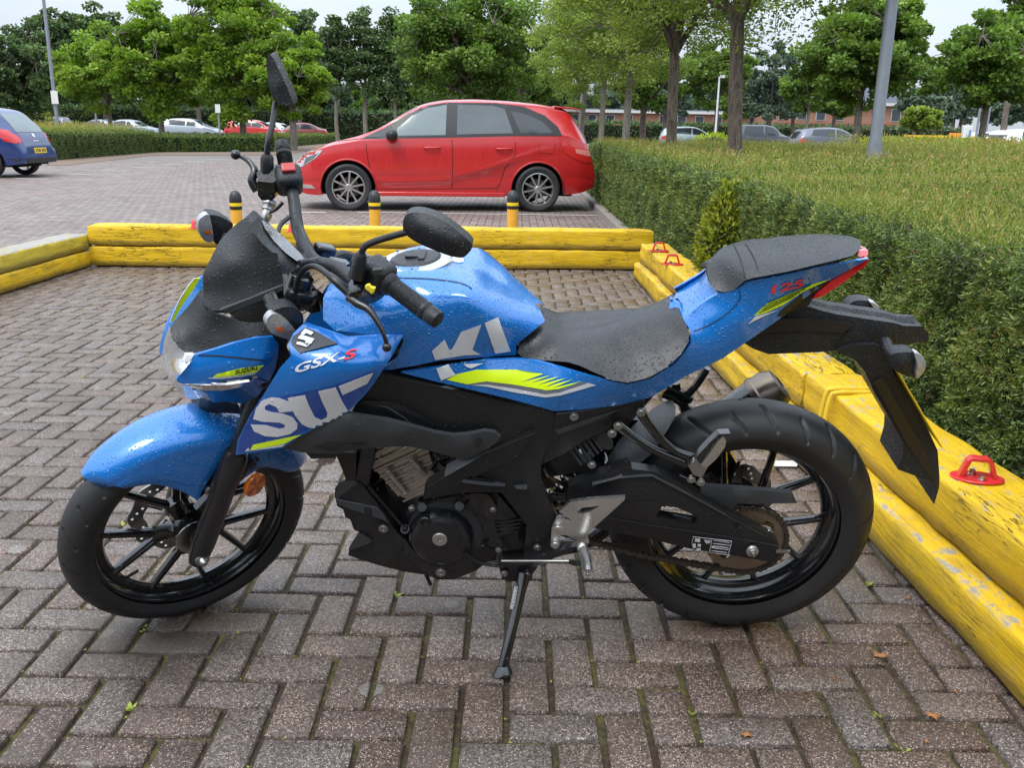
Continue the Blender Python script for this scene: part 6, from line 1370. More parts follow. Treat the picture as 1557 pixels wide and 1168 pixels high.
# ---- tank lettering KI
M_all = [tank]
Kx = [(302, 602), (362, 548), (384, 598), (398, 590), (440, 512), (534, 478), (492, 596), (530, 618), (452, 622), (318, 644)]
Ix = [(550, 470), (612, 443), (672, 604), (600, 614)]
decal('lettering', M_silver, ZE([(p[0], p[1], 0) for p in Kx]), [tank], step=6); decal('lettering', M_silver, ZE([(p[0], p[1], 0) for p in Ix]), [tank], step=6)

# ---- blue side cover + tail
SC = ZE([(155, 706, .150), (320, 681, .150), (560, 646, .140), (700, 642, .125), (800, 652, .125), (930, 688, .135), (1060, 726, .148), (1160, 750, .150), (1230, 762, .148), (1330, 738, .140), (1450, 668, .120), (1528, 570, .112), (1526, 515, .110), (1506, 468, .095)]) \
    + ZG([(30, 456, .078), (75, 417, .073), (120, 387, .070), (165, 362, .073), (190, 362, .082), (270, 330, .088), (300, 306, .09), (450, 280, .092), (620, 244, .088), (820, 205, .066), (875, 197, .05), (690, 300, .06), (560, 392, .065), (470, 470, .075), (360, 548, .085), (180, 672, .095), (0, 758, .105)]) \
    + ZE([(1340, 822, .115), (1180, 862, .125), (1000, 882, .138), (880, 888, .145), (700, 838, .152), (500, 790, .155), (320, 748, .152)])
sc_in = ZE([(600, 740, .16), (900, 790, .155), (1200, 810, .142), (1400, 740, .12)]) + ZG([(100, 480, .09), (200, 420, .086), (300, 420, .09), (250, 480, .10), (120, 600, .105), (400, 400, .092), (60, 520, .092), (200, 560, .10)])
side = panel('side_cover', M_blue, SC, sc_in, t=0.008, step=8, bev=0.002)
groove('tail_seam', [p[:2] for p in spl(ZG([(260, 340, 0), (262, 390, 0), (200, 460, 0), (100, 520, 0), (32, 545, 0)]), 4, False)], 1.3, [side])
decal('yellow_stripe', M_flu, ZE([(370, 738, 0), (420, 712, 0), (510, 692, 0), (700, 692, 0), (830, 712, 0), (722, 750, 0), (866, 718, 0), (766, 755, 0), (905, 724, 0), (800, 765, 0), (935, 732, 0), (830, 775, 0), (968, 738, 0), (870, 779, 0), (1010, 746, 0), (900, 783, 0), (840, 788, 0), (700, 764, 0), (560, 746, 0), (470, 760, 0)]), [side], step=6)
decal('grey_stripe', M_greyd, ZE([(472, 762, 0), (560, 749, 0), (700, 767, 0), (838, 791, 0), (902, 786, 0), (1012, 749, 0), (1040, 752, 0), (905, 797, 0), (838, 806, 0), (700, 780, 0), (570, 760, 0)]), [side], step=6)
decal('silver_stripe', M_silver, ZE([(490, 764, 0), (570, 762, 0), (700, 782, 0), (838, 808, 0), (906, 799, 0), (1042, 754, 0), (1078, 764, 0), (910, 812, 0), (838, 822, 0), (690, 798, 0), (560, 770, 0)]), [side], step=6)
decal('lettering', M_silver, ZE([(322, 682, 0), (380, 672, 0), (415, 714, 0), (345, 740, 0)]), [side], step=6, off=0.0024); decal('lettering', M_silver, ZE([(450, 664, 0), (545, 662, 0), (490, 684, 0), (470, 680, 0)]), [side], step=6, off=0.0024)
decal('yellow_stripe', M_flu, ZG([(330, 466, 0), (400, 402, 0), (520, 350, 0), (600, 318, 0), (690, 292, 0), (560, 352, 0), (470, 412, 0), (385, 452, 0)]), [side], step=6)
for k in range(4):
    groove('stripe_line', [ZG([(352 + k * 14, 452 - k * 16, 0)])[0][:2], ZG([(520 + k * 26, 372 - k * 18, 0)])[0][:2]], 1.0, [side], off=0.0024)
decal('silver_stripe', M_silver, ZG([(304, 504, 0), (336, 470, 0), (440, 440, 0), (380, 466, 0)]), [side], step=6)
decal('black_wedge', M_blkdry, ZG([(690, 296, 0), (560, 360, 0), (460, 440, 0), (440, 468, 0), (470, 468, 0), (560, 392, 0), (690, 300, 0), (875, 200, 0), (840, 206, 0)]), [side], step=6, off=0.0012)
text_decal('model_number', '125', M_redd, (1040 + 388 / S5, 330 + 365 / S5), (38, -8.6), (5, -17), [side], bold=0.03, off=0.0024)
# centre section of the tail between seat and pillion
panel('tail_top', M_blue, ZG([(-60, 382, -.060), (0, 340, -.058), (60, 285, -.052), (108, 240, -.045), (118, 300, .02), (140, 335, .048), (172, 372, .070), (125, 400, .067), (80, 430, .070), (38, 475, .078), (8, 528, .086), (-22, 500, .07), (-40, 455, .03), (-62, 405, -.04)]), (), t=0.01, step=8, bev=0, cut=True)

# ---- seats
ST = ZE([(838, 428, -.07), (920, 434, -.085), (1000, 436, -.09), (1100, 424, -.09), (1200, 400, -.085), (1290, 368, -.08), (1350, 347, -.07), (1405, 341, -.055), (1445, 344, -.03), (1468, 368, .0), (1476, 430, .055), (1500, 470, .082), (1520, 512, .10), (1516, 560, .115), (1480, 620, .13), (1440, 655, .138), (1370, 705, .148), (1300, 735, .152), (1220, 752, .155), (1150, 738, .152), (1070, 705, .145), (1000, 672, .138), (940, 655, .128), (870, 650, .115), (780, 644, .105), (730, 634, .10), (706, 612, .098), (715, 578, .09), (770, 530, .07), (838, 468, .035)])
seat = panel('seat', M_seat, ST, ZE([(900, 520, .05), (1000, 520, .045), (1100, 500, .04), (1200, 470, .035), (1300, 440, .02), (1400, 400, .01), (1440, 500, .075), (1400, 600, .118), (1300, 620, .112), (1200, 640, .118), (1100, 620, .108), (1000, 600, .095), (860, 580, .085), (1300, 520, .06), (1200, 560, .075), (1050, 450, -.05), (1200, 425, -.05), (1350, 385, -.035)]), t=0.045, step=8, cut=True, bev=0)
PL_ = ZG([(108, 262, .025), (112, 225, .01), (128, 175, -.02), (155, 130, -.05), (185, 106, -.07), (240, 90, -.08), (340, 75, -.085), (450, 66, -.09), (560, 62, -.085), (650, 63, -.07), (720, 68, -.05), (780, 80, -.03), (825, 103, -.005), (840, 128, .02), (832, 155, .045), (800, 182, .062), (700, 208, .08), (600, 232, .09), (500, 256, .096), (400, 275, .098), (320, 290, .098), (285, 302, .095), (262, 325, .09), (235, 346, .086), (190, 357, .08), (150, 346, .07), (122, 318, .06)])
pil = panel('pillion_seat', M_seat, PL_, ZG([(200, 200, .045), (260, 160, .01), (400, 130, -.02), (550, 110, -.02), (700, 110, .0), (780, 130, .02), (700, 165, .055), (550, 190, .065), (400, 210, .07), (300, 240, .072), (220, 280, .065), (170, 300, .06), (150, 230, .02), (200, 200, .02)]), t=0.02, step=7, cut=True, bev=0)
groove('seat_strap', [p[:2] for p in spl(ZG([(215, 100, 0), (240, 140, 0), (268, 200, 0), (282, 260, 0), (286, 298, 0)]), 4, False)], 1.6, [pil]); groove('seat_strap', [p[:2] for p in spl(ZG([(262, 90, 0), (300, 140, 0), (335, 200, 0), (352, 262, 0)]), 4, False)], 1.6, [pil])
tub('grab_loop', M_alu, [(1083, 444, .03), (1088, 458, .045), (1096, 452, .05)], 0.006)
panel('seat_pan', M_blue, ZE([(1430, 350, .0), (1475, 380, .02), (1505, 470, .075), (1532, 560, .100), (1450, 680, .115), (1360, 660, .11), (1430, 540, .08), (1420, 440, .03)]), (), t=0.01, step=9)
# tail light
panel('tail_lamp', M_redl, ZG([(875, 197, .045), (868, 222, .05), (770, 300, .056), (660, 372, .062), (612, 388, .064), (620, 368, .06), (700, 300, .058), (800, 240, .052)]), (), t=0.02, step=8)
panel('tail_lamp', M_redl, ZG([(830, 160, .02), (872, 158, .01), (872, 178, .02), (835, 190, .035), (822, 182, .04)]), (), t=0.012, step=8)
panel('tail_underside', M_blkdry, ZG([(875, 205, .04), (690, 318, .052), (610, 385, .058), (590, 420, .06), (520, 445, .062), (440, 470, .07), (360, 552, .078), (440, 440, .07), (560, 360, .06), (700, 290, .05)]), (), t=0.03, step=9)
# rear mudguard
RM = ZG([(350, 560, .055), (365, 510, .058), (440, 468, .06), (520, 448, .058), (562, 424, .055), (600, 426, .055), (640, 440, .055), (720, 460, .054), (850, 480, .052), (1000, 502, .05), (1040, 515, .048), (1128, 517, .045), (1158, 552, .045), (1156, 588, .045), (1080, 600, .047), (1012, 625, .05), (1010, 580, .05), (905, 602, .055), (860, 628, .055), (790, 655, .055), (720, 632, .056), (640, 640, .056), (400, 650, .06), (330, 625, .062), (288, 600, .065), (295, 585, .065)])
RM = [(p[0], p[1], p[2] * 0.65) for p in RM]
rmg = panel('rear_mudguard', M_blk, RM, ZG([(560, 500, .041), (800, 520, .040), (600, 590, .044), (950, 550, .040)]), t=0.05, step=8, bev=0.003)
panel('mudguard_hollow', M_eng, ZG([(370, 552, .046), (372, 520, .046), (450, 482, .046), (560, 478, .046), (700, 488, .046), (800, 512, .046), (752, 548, .046), (600, 542, .046), (470, 542, .046)]), (), t=0.003, step=8, mirror=False, parent=rmg)
groove('mudguard_seam', [p[:2] for p in ZG([(805, 512, 0), (760, 560, 0), (712, 625, 0)])], 1.4, [rmg])
# licence plate hanger and flap
HG = ZM([(40, 192, .045), (130, 160, .045), (260, 160, .05), (300, 180, .05), (330, 240, .05), (360, 320, .05), (430, 420, .052), (500, 540, .055), (560, 650, .06), (605, 750, .065), (616, 900, .07), (612, 960, .07), (585, 1050, .072), (592, 1000, .07), (588, 930, .07), (385, 855, .06), (410, 770, .058), (415, 705, .055), (330, 560, .05), (255, 430, .045), (200, 310, .045), (150, 250, .045)])
HG = [p for p in HG]
hang = panel('number_plate_hanger', M_blk, HG, ZM([(300, 400, .052), (400, 560, .055), (500, 740, .06)]), t=0.12, step=9, mirror=False, bev=0.003)
panel('hanger_edge', M_eng, ZM([(250, 370, .054), (300, 340, .054), (420, 560, .058), (540, 760, .064), (590, 920, .072), (560, 900, .07), (420, 690, .06)]), (), t=0.004, step=9, mirror=False, parent=hang)
pa, pb = FB.px(1260 + 365 / 3.65, 480 + 322 / 3.65, .083), FB.px(1260 + 612 / 3.65, 480 + 745 / 3.65, .083); pc, pd = FB.mir(pb), FB.mir(pa); pn = (pb - pa).cross(pd - pa).normalized(); pn = pn if pn.x < 0 else -pn
MB().loft([[q + pn * t for q in (pa, pb, pc, pd)] for t in (0.006, 0.009)]).build('number_plate', M_plate, moto, bev=0.001)
# rear indicators
def indicator(body_px, lens_px, wb, name, fr, lens_mat=None, tk=0.05, stem=None, amber=None):
    b = panel(name, M_blk, [(p[0], p[1], wb) for p in body_px], [(sum(p[0] for p in body_px) / len(body_px), sum(p[1] for p in body_px) / len(body_px), wb + 0.012)], t=tk * 0.7, fr=fr, mirror=False, step=5, bev=0.006, smooth=True)
    l_ = panel('indicator_lens', lens_mat or M_lensflat, [(p[0], p[1], wb + 0.010) for p in lens_px], [(sum(p[0] for p in lens_px) / len(lens_px), sum(p[1] for p in lens_px) / len(lens_px), wb + 0.020)], t=tk * 0.35, fr=fr, mirror=False, step=5, bev=0.004, smooth=True, parent=b)
    if stem: tub('indicator_stem', M_blk, stem, 0.012, parent=b, fr=fr)
    if amber: decal('bulb', M_amber, [(p[0], p[1], 0) for p in amber], [l_], step=4, off=0.0012)
    return b
indicator(ZG([(970, 672, 0), (985, 650, 0), (1040, 640, 0), (1095, 648, 0), (1110, 700, 0), (1100, 758, 0), (1040, 748, 0), (980, 712, 0)]), ZG([(1092, 644, 0), (1125, 655, 0), (1146, 690, 0), (1140, 730, 0), (1108, 765, 0), (1098, 755, 0), (1105, 700, 0)]), 0.13, 'rear_indicator', FB, stem=[(1346, 520, .06), (1352, 535, .10), (1362, 546, .13)])
indicator(ZG([(772, 455, 0), (778, 420, 0), (810, 397, 0), (860, 396, 0), (905, 412, 0), (905, 480, 0), (840, 482, 0)]), ZG([(880, 402, 0), (910, 410, 0), (928, 440, 0), (925, 478, 0), (905, 482, 0), (900, 440, 0)]), -0.15, 'rear_indicator', FB, stem=[(1320, 482, -.12), (1322, 490, -.05)])
# ---- headlight assembly (steered)
vis = panel('fly_screen', M_blk, ZJ([(900, 196, .0), (905, 245, .012), (935, 320, .035), (1010, 420, .055), (1100, 498, .068), (1150, 512, .075), (1165, 590, .085), (1200, 740, .095), (1205, 800, .10), (900, 920, .075), (630, 1030, .045), (560, 1035, .035), (485, 985, .02), (480, 860, .0), (475, 720, -.01), (540, 590, -.02), (610, 450, -.03), (640, 400, -.04), (720, 310, -.05), (800, 240, -.04), (860, 200, -.015)]),
    ZJ([(700, 600, .02), (850, 720, .048), (850, 450, .02), (1000, 620, .065), (780, 880, .05), (1100, 700, .082), (640, 850, .025)]), t=0.006, fr=FS, mirror=False, step=8, bev=0.003)
groove('screen_crease', [p[:2] for p in ZJ([(660, 560, 0), (740, 640, 0), (830, 725, 0), (880, 728, 0), (1000, 680, 0), (1170, 610, 0)])], 1.0, [vis], M_grey)
panel('screen_lip', M_grey, ZJ([(630, 1030, .048), (900, 922, .078), (1205, 800, .103), (1205, 842, .105), (1000, 940, .09), (700, 1058, .055)]), (), t=0.008, fr=FS, mirror=False, step=10, parent=vis, bev=0.002)
panel('nose_underscreen', M_blkdry, ZJ([(700, 1055, .05), (1000, 938, .088), (1205, 842, .100), (1210, 1000, .105), (1180, 1090, .108), (1040, 1130, .10), (880, 1140, .085), (780, 1100, .07)]), (), t=0.02, fr=FS, mirror=False, step=10)
panel('nose_underscreen', M_blkdry, ZJ([(485, 985, .02), (560, 1035, .035), (630, 1030, .045), (700, 1058, .052), (560, 1050, .036), (500, 1020, .022)]), (), t=0.02, fr=FS, mirror=False, step=10)
cowl = panel('upper_cowl', M_blk, ZJ([(480, 860, -.01), (490, 990, .02), (600, 1060, .045), (800, 1130, .075), (880, 1145, .085), (1050, 1130, .10)]) + ZK([(1050, 150, .105), (1110, 245, .118), (960, 262, .112), (750, 312, .09), (580, 368, .07), (420, 412, .048), (330, 405, .035), (260, 360, .022), (205, 290, .008), (180, 220, -.01), (185, 170, -.02), (230, 110, -.035), (300, 40, -.045)]) + ZJ([(380, 960, -.05), (470, 840, -.04)]),
    ZK([(400, 200, .02), (600, 170, .05), (800, 190, .085), (560, 300, .06), (350, 320, .022)]), t=0.006, fr=FS, mirror=False, step=8, bev=0.002)
panel('nose_wing', M_blue, ZJ([(440, 735, -.075), (478, 720, -.065), (480, 850, -.055), (380, 950, -.06), (290, 1050, -.065), (200, 1150, -.07)]) + ZK([(160, 170, -.07), (125, 260, -.07), (95, 415, -.07), (78, 410, -.072), (90, 320, -.078), (130, 170, -.082), (190, 30, -.085)]), (), t=0.006, fr=FS, mirror=False, step=8)
wing = [o for o in moto.children if o.name.startswith('nose_wing')][0]
panel('yellow_stripe', M_flu, ZJ([(445, 738, -.060), (402, 738, -.060), (345, 810, -.060), (275, 920, -.060), (222, 1030, -.062), (182, 1130, -.064), (205, 1130, -.062), (255, 1030, -.060), (318, 930, -.058), (385, 840, -.056)]), (), t=0.002, fr=FS, mirror=False, step=8, parent=wing, bev=0)
panel('silver_stripe', M_silver, ZJ([(402, 738, -.060), (392, 740, -.060), (335, 810, -.060), (265, 920, -.060), (213, 1030, -.062), (172, 1130, -.064), (182, 1130, -.064), (222, 1030, -.062), (275, 920, -.060), (345, 810, -.060)]), (), t=0.002, fr=FS, mirror=False, step=8, parent=wing, bev=0)
# headlamp: bowl, lens
panel('headlamp_bowl', M_reflector, ZK([(180, 230, -.015), (215, 310, .0), (300, 390, .02), (420, 412, .03), (380, 470, .04), (230, 640, .04), (250, 680, .035), (300, 780, .02), (330, 810, 0), (260, 740, -.03), (180, 640, -.05), (140, 500, -.06), (135, 380, -.06), (155, 290, -.04)]), (), t=0.02, fr=FS, mirror=False, step=8)
panel('headlamp_lens', M_lens, ZK([(170, 220, -.01), (205, 300, .008), (260, 365, .022), (330, 408, .035), (420, 415, .045), (380, 460, .055), (230, 640, .050), (300, 690, .06), (440, 740, .08), (520, 790, .085), (440, 815, .06), (360, 826, .03), (280, 780, -.01), (200, 700, -.035), (145, 590, -.055), (118, 460, -.065), (118, 330, -.06), (140, 250, -.04)]), ZK([(200, 480, -.01), (260, 720, .01), (180, 380, -.02)]), t=0.006, fr=FS, mirror=False, step=7, smooth=False, bev=0.002)
panel('lamp_module', M_silver, ZK([(300, 480, .045), (320, 420, .045), (390, 418, .05), (345, 486, .055)]), (), t=0.01, fr=FS, mirror=False, step=6)
hcow = panel('lamp_cowl', M_blueshade, ZK([(420, 412, .052), (580, 368, .075), (750, 312, .095), (960, 262, .118), (1110, 252, .128), (1160, 320, .132), (1155, 420, .134), (1125, 560, .134), (1070, 660, .130), (950, 610, .128), (830, 640, .118), (640, 660, .098), (480, 680, .08), (330, 680, .062), (240, 668, .05), (232, 640, .048), (320, 500, .052), (400, 425, .052)]),
    ZK([(1080, 460, .142), (700, 440, .100), (900, 450, .124), (620, 600, .100), (480, 520, .075), (800, 560, .122), (980, 520, .140)]), t=0.006, fr=FS, mirror=False, step=7, bev=0.002)
groove('cowl_crease', [p[:2] for p in ZK([(430, 420, 0), (620, 425, 0), (850, 448, 0), (1040, 468, 0)])], 2.0, [hcow])
# far-side lamp cowl
panel('running_light', M_chrome, ZK([(270, 685, .055), (480, 690, .085), (700, 690, .105), (900, 660, .122), (905, 680, .122), (780, 720, .11), (640, 745, .098), (480, 740, .082), (380, 715, .068)]), (), t=0.008, fr=FS, mirror=False, step=8)
panel('lower_lamp_cowl', M_blueshade, ZK([(290, 690, .045), (480, 735, .075), (640, 745, .092), (780, 722, .105), (900, 682, .118), (940, 640, .124), (1060, 665, .125), (980, 780, .11), (900, 850, .09), (860, 868, .08), (700, 845, .065), (560, 850, .05), (520, 800, .06), (420, 760, .06)]), (), t=0.006, fr=FS, mirror=False, step=8)
decal('yellow_stripe', M_flu, ZK([(560, 620, 0), (600, 590, 0), (800, 540, 0), (1022, 510, 0), (965, 566, 0), (850, 590, 0), (680, 610, 0)]), [hcow], step=6)
decal('silver_stripe', M_silver, ZK([(520, 628, 0), (560, 622, 0), (680, 613, 0), (850, 594, 0), (960, 570, 0), (940, 590, 0), (820, 612, 0), (640, 632, 0)]), [hcow], step=6)
text_decal('maker_name', 'SUZUKI', M_ink, (230 + 764 / S2, 470 + 586 / S2), (9.8, -2.0), (1.2, -8.6), [hcow], bold=0.02, off=0.0026)
panel('cowl_inner', M_blkdry, ZK([(1110, 252, .115), (1220, 300, .118), (1270, 440, .115), (1200, 580, .105), (1060, 760, .09), (990, 780, .09), (1070, 660, .11), (1130, 560, .118), (1160, 400, .118)]), (), t=0.02, fr=FS, mirror=False, step=9)
# dark parts below the lamp: lower yoke cover, cables, horn
panel('yoke_cover', M_blkdry, ZK([(440, 810, .0), (520, 830, .03), (700, 845, .05), (800, 880, .06), (830, 960, .06), (700, 950, .04), (500, 945, .0), (430, 950, -.03)]), (), t=0.09, fr=FS, mirror=False, step=9, bev=0.006)
tub('brake_hose', M_blkdry, [Vector(FS.px(372, 610, .07)), Vector(FS.px(368, 628, .07)), Vector(FS.px(380, 680, .065)), Vector(FS.px(392, 700, .07))], 0.005)
# indicators front
indicator(ZB([(600, 300, 0), (640, 275, 0), (700, 270, 0), (745, 300, 0), (752, 345, 0), (735, 385, 0), (722, 425, 0), (690, 400, 0), (620, 330, 0)]), ZB([(575, 345, 0), (590, 315, 0), (615, 303, 0), (665, 325, 0), (705, 370, 0), (727, 405, 0), (722, 432, 0), (680, 425, 0), (610, 400, 0), (585, 375, 0)]), 0.165, 'front_indicator', FS, stem=[(408, 452, .10), (418, 470, .13), (432, 482, .16)], amber=ZB([(618, 372, 0), (640, 358, 0), (658, 372, 0), (660, 385, 0), (635, 388, 0)]), tk=0.045)
panel('indicator_mount', M_blk, ZB([(578, 222, .10), (620, 205, .11), (655, 275, .14), (640, 295, .15), (612, 305, .15), (590, 260, .12)]), (), t=0.02, fr=FS, mirror=False, step=6, bev=0.004)
indicator(ZA([(300, 835, 0), (350, 835, 0), (400, 860, 0), (420, 882, 0), (385, 935, 0), (360, 975, 0), (325, 955, 0), (318, 900, 0)]), ZA([(252, 880, 0), (262, 848, 0), (290, 828, 0), (308, 836, 0), (322, 900, 0), (326, 955, 0), (290, 958, 0), (262, 925, 0)]), -0.19, 'front_indicator', FS, stem=[(345, 362, -.15), (352, 380, -.08)], amber=ZA([(280, 905, 0), (312, 902, 0), (312, 918, 0), (284, 918, 0)]), tk=0.045)
# ---- dashboard
pan = ZJ
dash = panel('meter_housing', M_blk, ZJ([(905, 245, .0), (925, 225, -.01), (980, 175, -.04), (1010, 190, -.05), (1100, 280, -.04), (1220, 380, -.01), (1340, 500, .04), (1400, 575, .07), (1400, 612, .075), (1330, 650, .08), (1250, 700, .085), (1190, 700, .085), (1160, 560, .075), (1100, 500, .055), (1000, 410, .04), (935, 320, .02)]), (), t=0.03, fr=FS, mirror=False, step=8, bev=0.004)
panel('meter_face', M_screen, ZJ([(1000, 195, -.045), (1050, 215, -.045), (1150, 310, -.025), (1260, 410, .005), (1360, 510, .045), (1405, 575, .075), (1395, 608, .080), (1340, 590, .085), (1230, 510, .055), (1120, 400, .02), (1040, 290, -.01)]), (), t=0.006, fr=FS, mirror=False, step=8, parent=dash, bev=0.002)
panel('lock_housing', M_gloss, ZJ([(1190, 700, .02), (1240, 700, .03), (1400, 610, .05), (1410, 500, .03), (1430, 620, .04), (1330, 700, .05), (1270, 760, .05), (1260, 900, .05), (1200, 900, .04)]), (), t=0.05, fr=FS, mirror=False, step=10)
# ---- handlebar: real tube through both grips
gL0, gL1 = FB.px(668, 488, .285), FB.px(590, 430, .215)          # near grip outer end, inner end
gR1, gR0 = FB.px(428, 215, -.33), FB.px(437, 262, -.27)
barc = FS.px(492, 382, 0.0)
near_pts = [gL0, gL1, FB.px(540, 440, .16)]
pin = [gL0, gL1, FS.px(545, 446, .235), FS.px(512, 416, .15), FS.px(486, 408, .09), FS.px(478, 402, .04), FS.px(462, 368, -.07), FS.px(452, 345, -.11), FS.px(440, 318, -.17), FS.px(437, 285, -.24), gR0, gR1]
bar = MB().tube([gL1, FS.px(560, 452, .235), FS.px(535, 425, .18), FS.px(512, 407, .12), FS.px(490, 402, .07), FS.px(474, 392, .0), FS.px(460, 365, -.07), FS.px(452, 345, -.13), FS.px(446, 300, -.20), gR0], [0.0125, .0125, .0135, .014, .014, .014, .014, .014, .013, .0115], 16, 5).build('handlebar', M_blk, moto)
def grip(a, b, name='grip'):
    d = (b - a).normalized(); L_ = (b - a).length
    prof = [(0.0, 0), (0.010, 0.0), (0.0155, 0.003), (0.0165, 0.010), (0.0165, 0.026), (0.0145, 0.028), (0.0175, 0.031), (0.0175, 0.036)]
    n = 16
    for k in range(n): x = 0.038 + (L_ - 0.05) * k / n; prof += [(0.0172, x), (0.0160, x + (L_ - 0.05) / n * 0.5)]
    prof += [(0.0205, L_ - 0.010), (0.0205, L_), (0.012, L_)]
    g_ = MB().lathe(a, d, prof, 20).build(name, M_blk, moto, ang=50); return g_
grip(gL0, gL1); grip(gR1, gR0)
def spheroid(name, c, r, mat, axes=None, parent=None, n=16):
    M_ = basis(*axes) if axes else None; return MB().sphere(c, r, M_, n, 10).build(name, mat, parent or moto)
# left switch gear
dg_ = (gL0 - gL1).normalized(); a1 = dg_; a2 = Vector((0, 0, 1)); a2 = (a2 - a1 * a2.dot(a1)).normalized(); a3 = a1.cross(a2)
def obox(name, c, size, mat, ax=(a1, a2, a3), bev=0.004, parent=None):
    M_ = basis(*ax); return MB().box(c, size, M_).build(name, mat, parent or moto, bev=bev, bseg=3)
c_sw = gL1 - dg_ * 0.028
sw_ = obox('switch_gear', c_sw, (0.058, 0.055, 0.052), M_blk, bev=0.012); obox('switch_gear', c_sw + a2 * -0.024, (0.036, 0.03, 0.044), M_blk, bev=0.008)
panel('indicator_switch', M_yelsw, ZB([(1042, 172, .262), (1062, 165, .262), (1072, 178, .262), (1092, 182, .262), (1085, 205, .262), (1074, 212, .262), (1060, 198, .262), (1045, 188, .262)]), (), t=0.01, mirror=False, step=5, parent=sw_)
panel('beam_switch', M_ink, ZB([(1078, 96, .250), (1125, 92, .250), (1130, 104, .252), (1095, 118, .252)]), (), t=0.012, mirror=False, step=5, parent=sw_)
tub('clutch_clamp', M_gloss, [Vector(gL1 - dg_ * 0.058), Vector(gL1 - dg_ * 0.078)], 0.021, sm=0, n=20); 
tub('clutch_perch', M_gloss, [Vector(gL1 - dg_ * 0.068), FB.px(540, 440, .24), FB.px(533, 452, .25)], [0.014, .014, .009])
# clutch lever
lev = tub('clutch_lever', M_eng, [FB.px(530, 452, .250), FB.px(545, 462, .262), FB.px(560, 470, .272), FB.px(572, 486, .285), FB.px(582, 505, .295), FB.px(587, 520, .30), FB.px(588, 526, .30)], [0.008, .0085, .007, .0055, .0045, .004, .004], 12, 5)
spheroid('lever_ball', FB.px(588, 528, .30), 0.0085, M_eng, parent=lev)
tub('cable_adjuster', M_blkdry, [FB.px(533, 448, .245), FB.px(512, 428, .235), FB.px(500, 418, .22)], [0.008, .008, .0065]); tub('clutch_cable', M_blkdry, [FB.px(502, 420, .222), FB.px(480, 405, .18), FB.px(462, 410, .12), FB.px(452, 430, .10), FB.px(448, 470, .09)], 0.0055)
# cable bundle ahead of the stem
for (pts, r_) in (([(455, 400, .10), (472, 398, .09), (500, 412, .07), (520, 430, .05)], .006), ([(448, 420, .08), (460, 402, .08), (490, 396, .05), (530, 405, .02)], .007), ([(500, 395, -.04), (520, 388, -.06), (545, 395, -.06)], .012), ([(470, 440, .09), (490, 455, .09), (500, 480, .09)], .009), ([(440, 330, -.12), (425, 345, -.10), (418, 380, -.05)], .005)):
    tub('cable', M_blkdry, [FS.px(*p) for p in pts], r_)
panel('ignition_lock', M_gloss, Zi([(415, 590, .09), (450, 570, .09), (570, 572, .09), (590, 640, .10), (640, 740, .10), (640, 800, .10), (560, 820, .10), (500, 790, .10), (470, 690, .10)]), Zi([(520, 650, .12)]), t=0.05, fr=FS, mirror=False, step=6, bev=0.005)
bolt(FS.px(380 + 475 / S2, 340 + 780 / S2, .11), FS.l, 0.004)
for sg in (1, -1):
    c_ = FS.px(497, 393, 0) + ys * 0.035 * sg; obox('bar_clamp', c_ + yf * -0.01, (0.045, 0.03, 0.032), M_gloss, ax=(yf, ys, d_f), bev=0.006)
# far end switchgear + brake master cylinder
dR = (gR1 - gR0).normalized(); b2 = (Vector((0, 0, 1)) - dR * dR.z).normalized(); b3 = dR.cross(b2)
swR = obox('switch_gear', gR0 - dR * 0.02, (0.055, 0.062, 0.058), M_blk, ax=(dR, b2, b3), bev=0.014)
obox('kill_switch', gR0 - dR * 0.012 + b2 * 0.033, (0.022, 0.012, 0.030), M_redsw, ax=(dR, b2, b3), bev=0.003, parent=swR)
panel('brake_master', M_gloss, Zh([(305, 560, -.235), (470, 565, -.235), (470, 720, -.235), (440, 745, -.235), (345, 745, -.235), (312, 700, -.235)]), (), t=0.045, mirror=False, step=7, bev=0.005)
panel('reservoir_lid', M_blk, Zh([(300, 490, -.25), (340, 465, -.25), (465, 470, -.25), (475, 570, -.232), (440, 585, -.232), (310, 570, -.232)]), (), t=0.05, mirror=False, step=7, bev=0.004)
brl = tub('brake_lever', M_eng, [FB.px(391, 290, -.255), FB.px(383, 275, -.26), FB.px(387, 262, -.27), FB.px(384, 252, -.28), FB.px(376, 243, -.29), FB.px(366, 238, -.30), FB.px(362, 237, -.30)], [.010, .010, .009, .007, .006, .0045, .004], 12, 5)
spheroid('lever_ball', FB.px(358, 235, -.30), 0.011, M_eng, parent=brl)
MB().lathe(FB.px(408, 314, -.24), Vector((0.2, 0.6, -0.75)), [(0.014, -0.015), (0.016, -0.005), (0.013, 0.0), (0.013, 0.008), (0.009, 0.01), (0.009, 0.02)], 8).build('banjo_bolt', M_steelb, moto)
MB().lathe(FB.px(404, 331, -.20), Vector((0.2, 0.6, -0.75)), [(0.012, -0.01), (0.012, 0.0), (0.008, 0.008), (0, 0.01)], 8).build('banjo_bolt', M_steelb, moto)
tub('brake_hose', M_blkdry, [FB.px(412, 322, -.20), FB.px(420, 318, -.18), FB.px(430, 308, -.18)], 0.004)
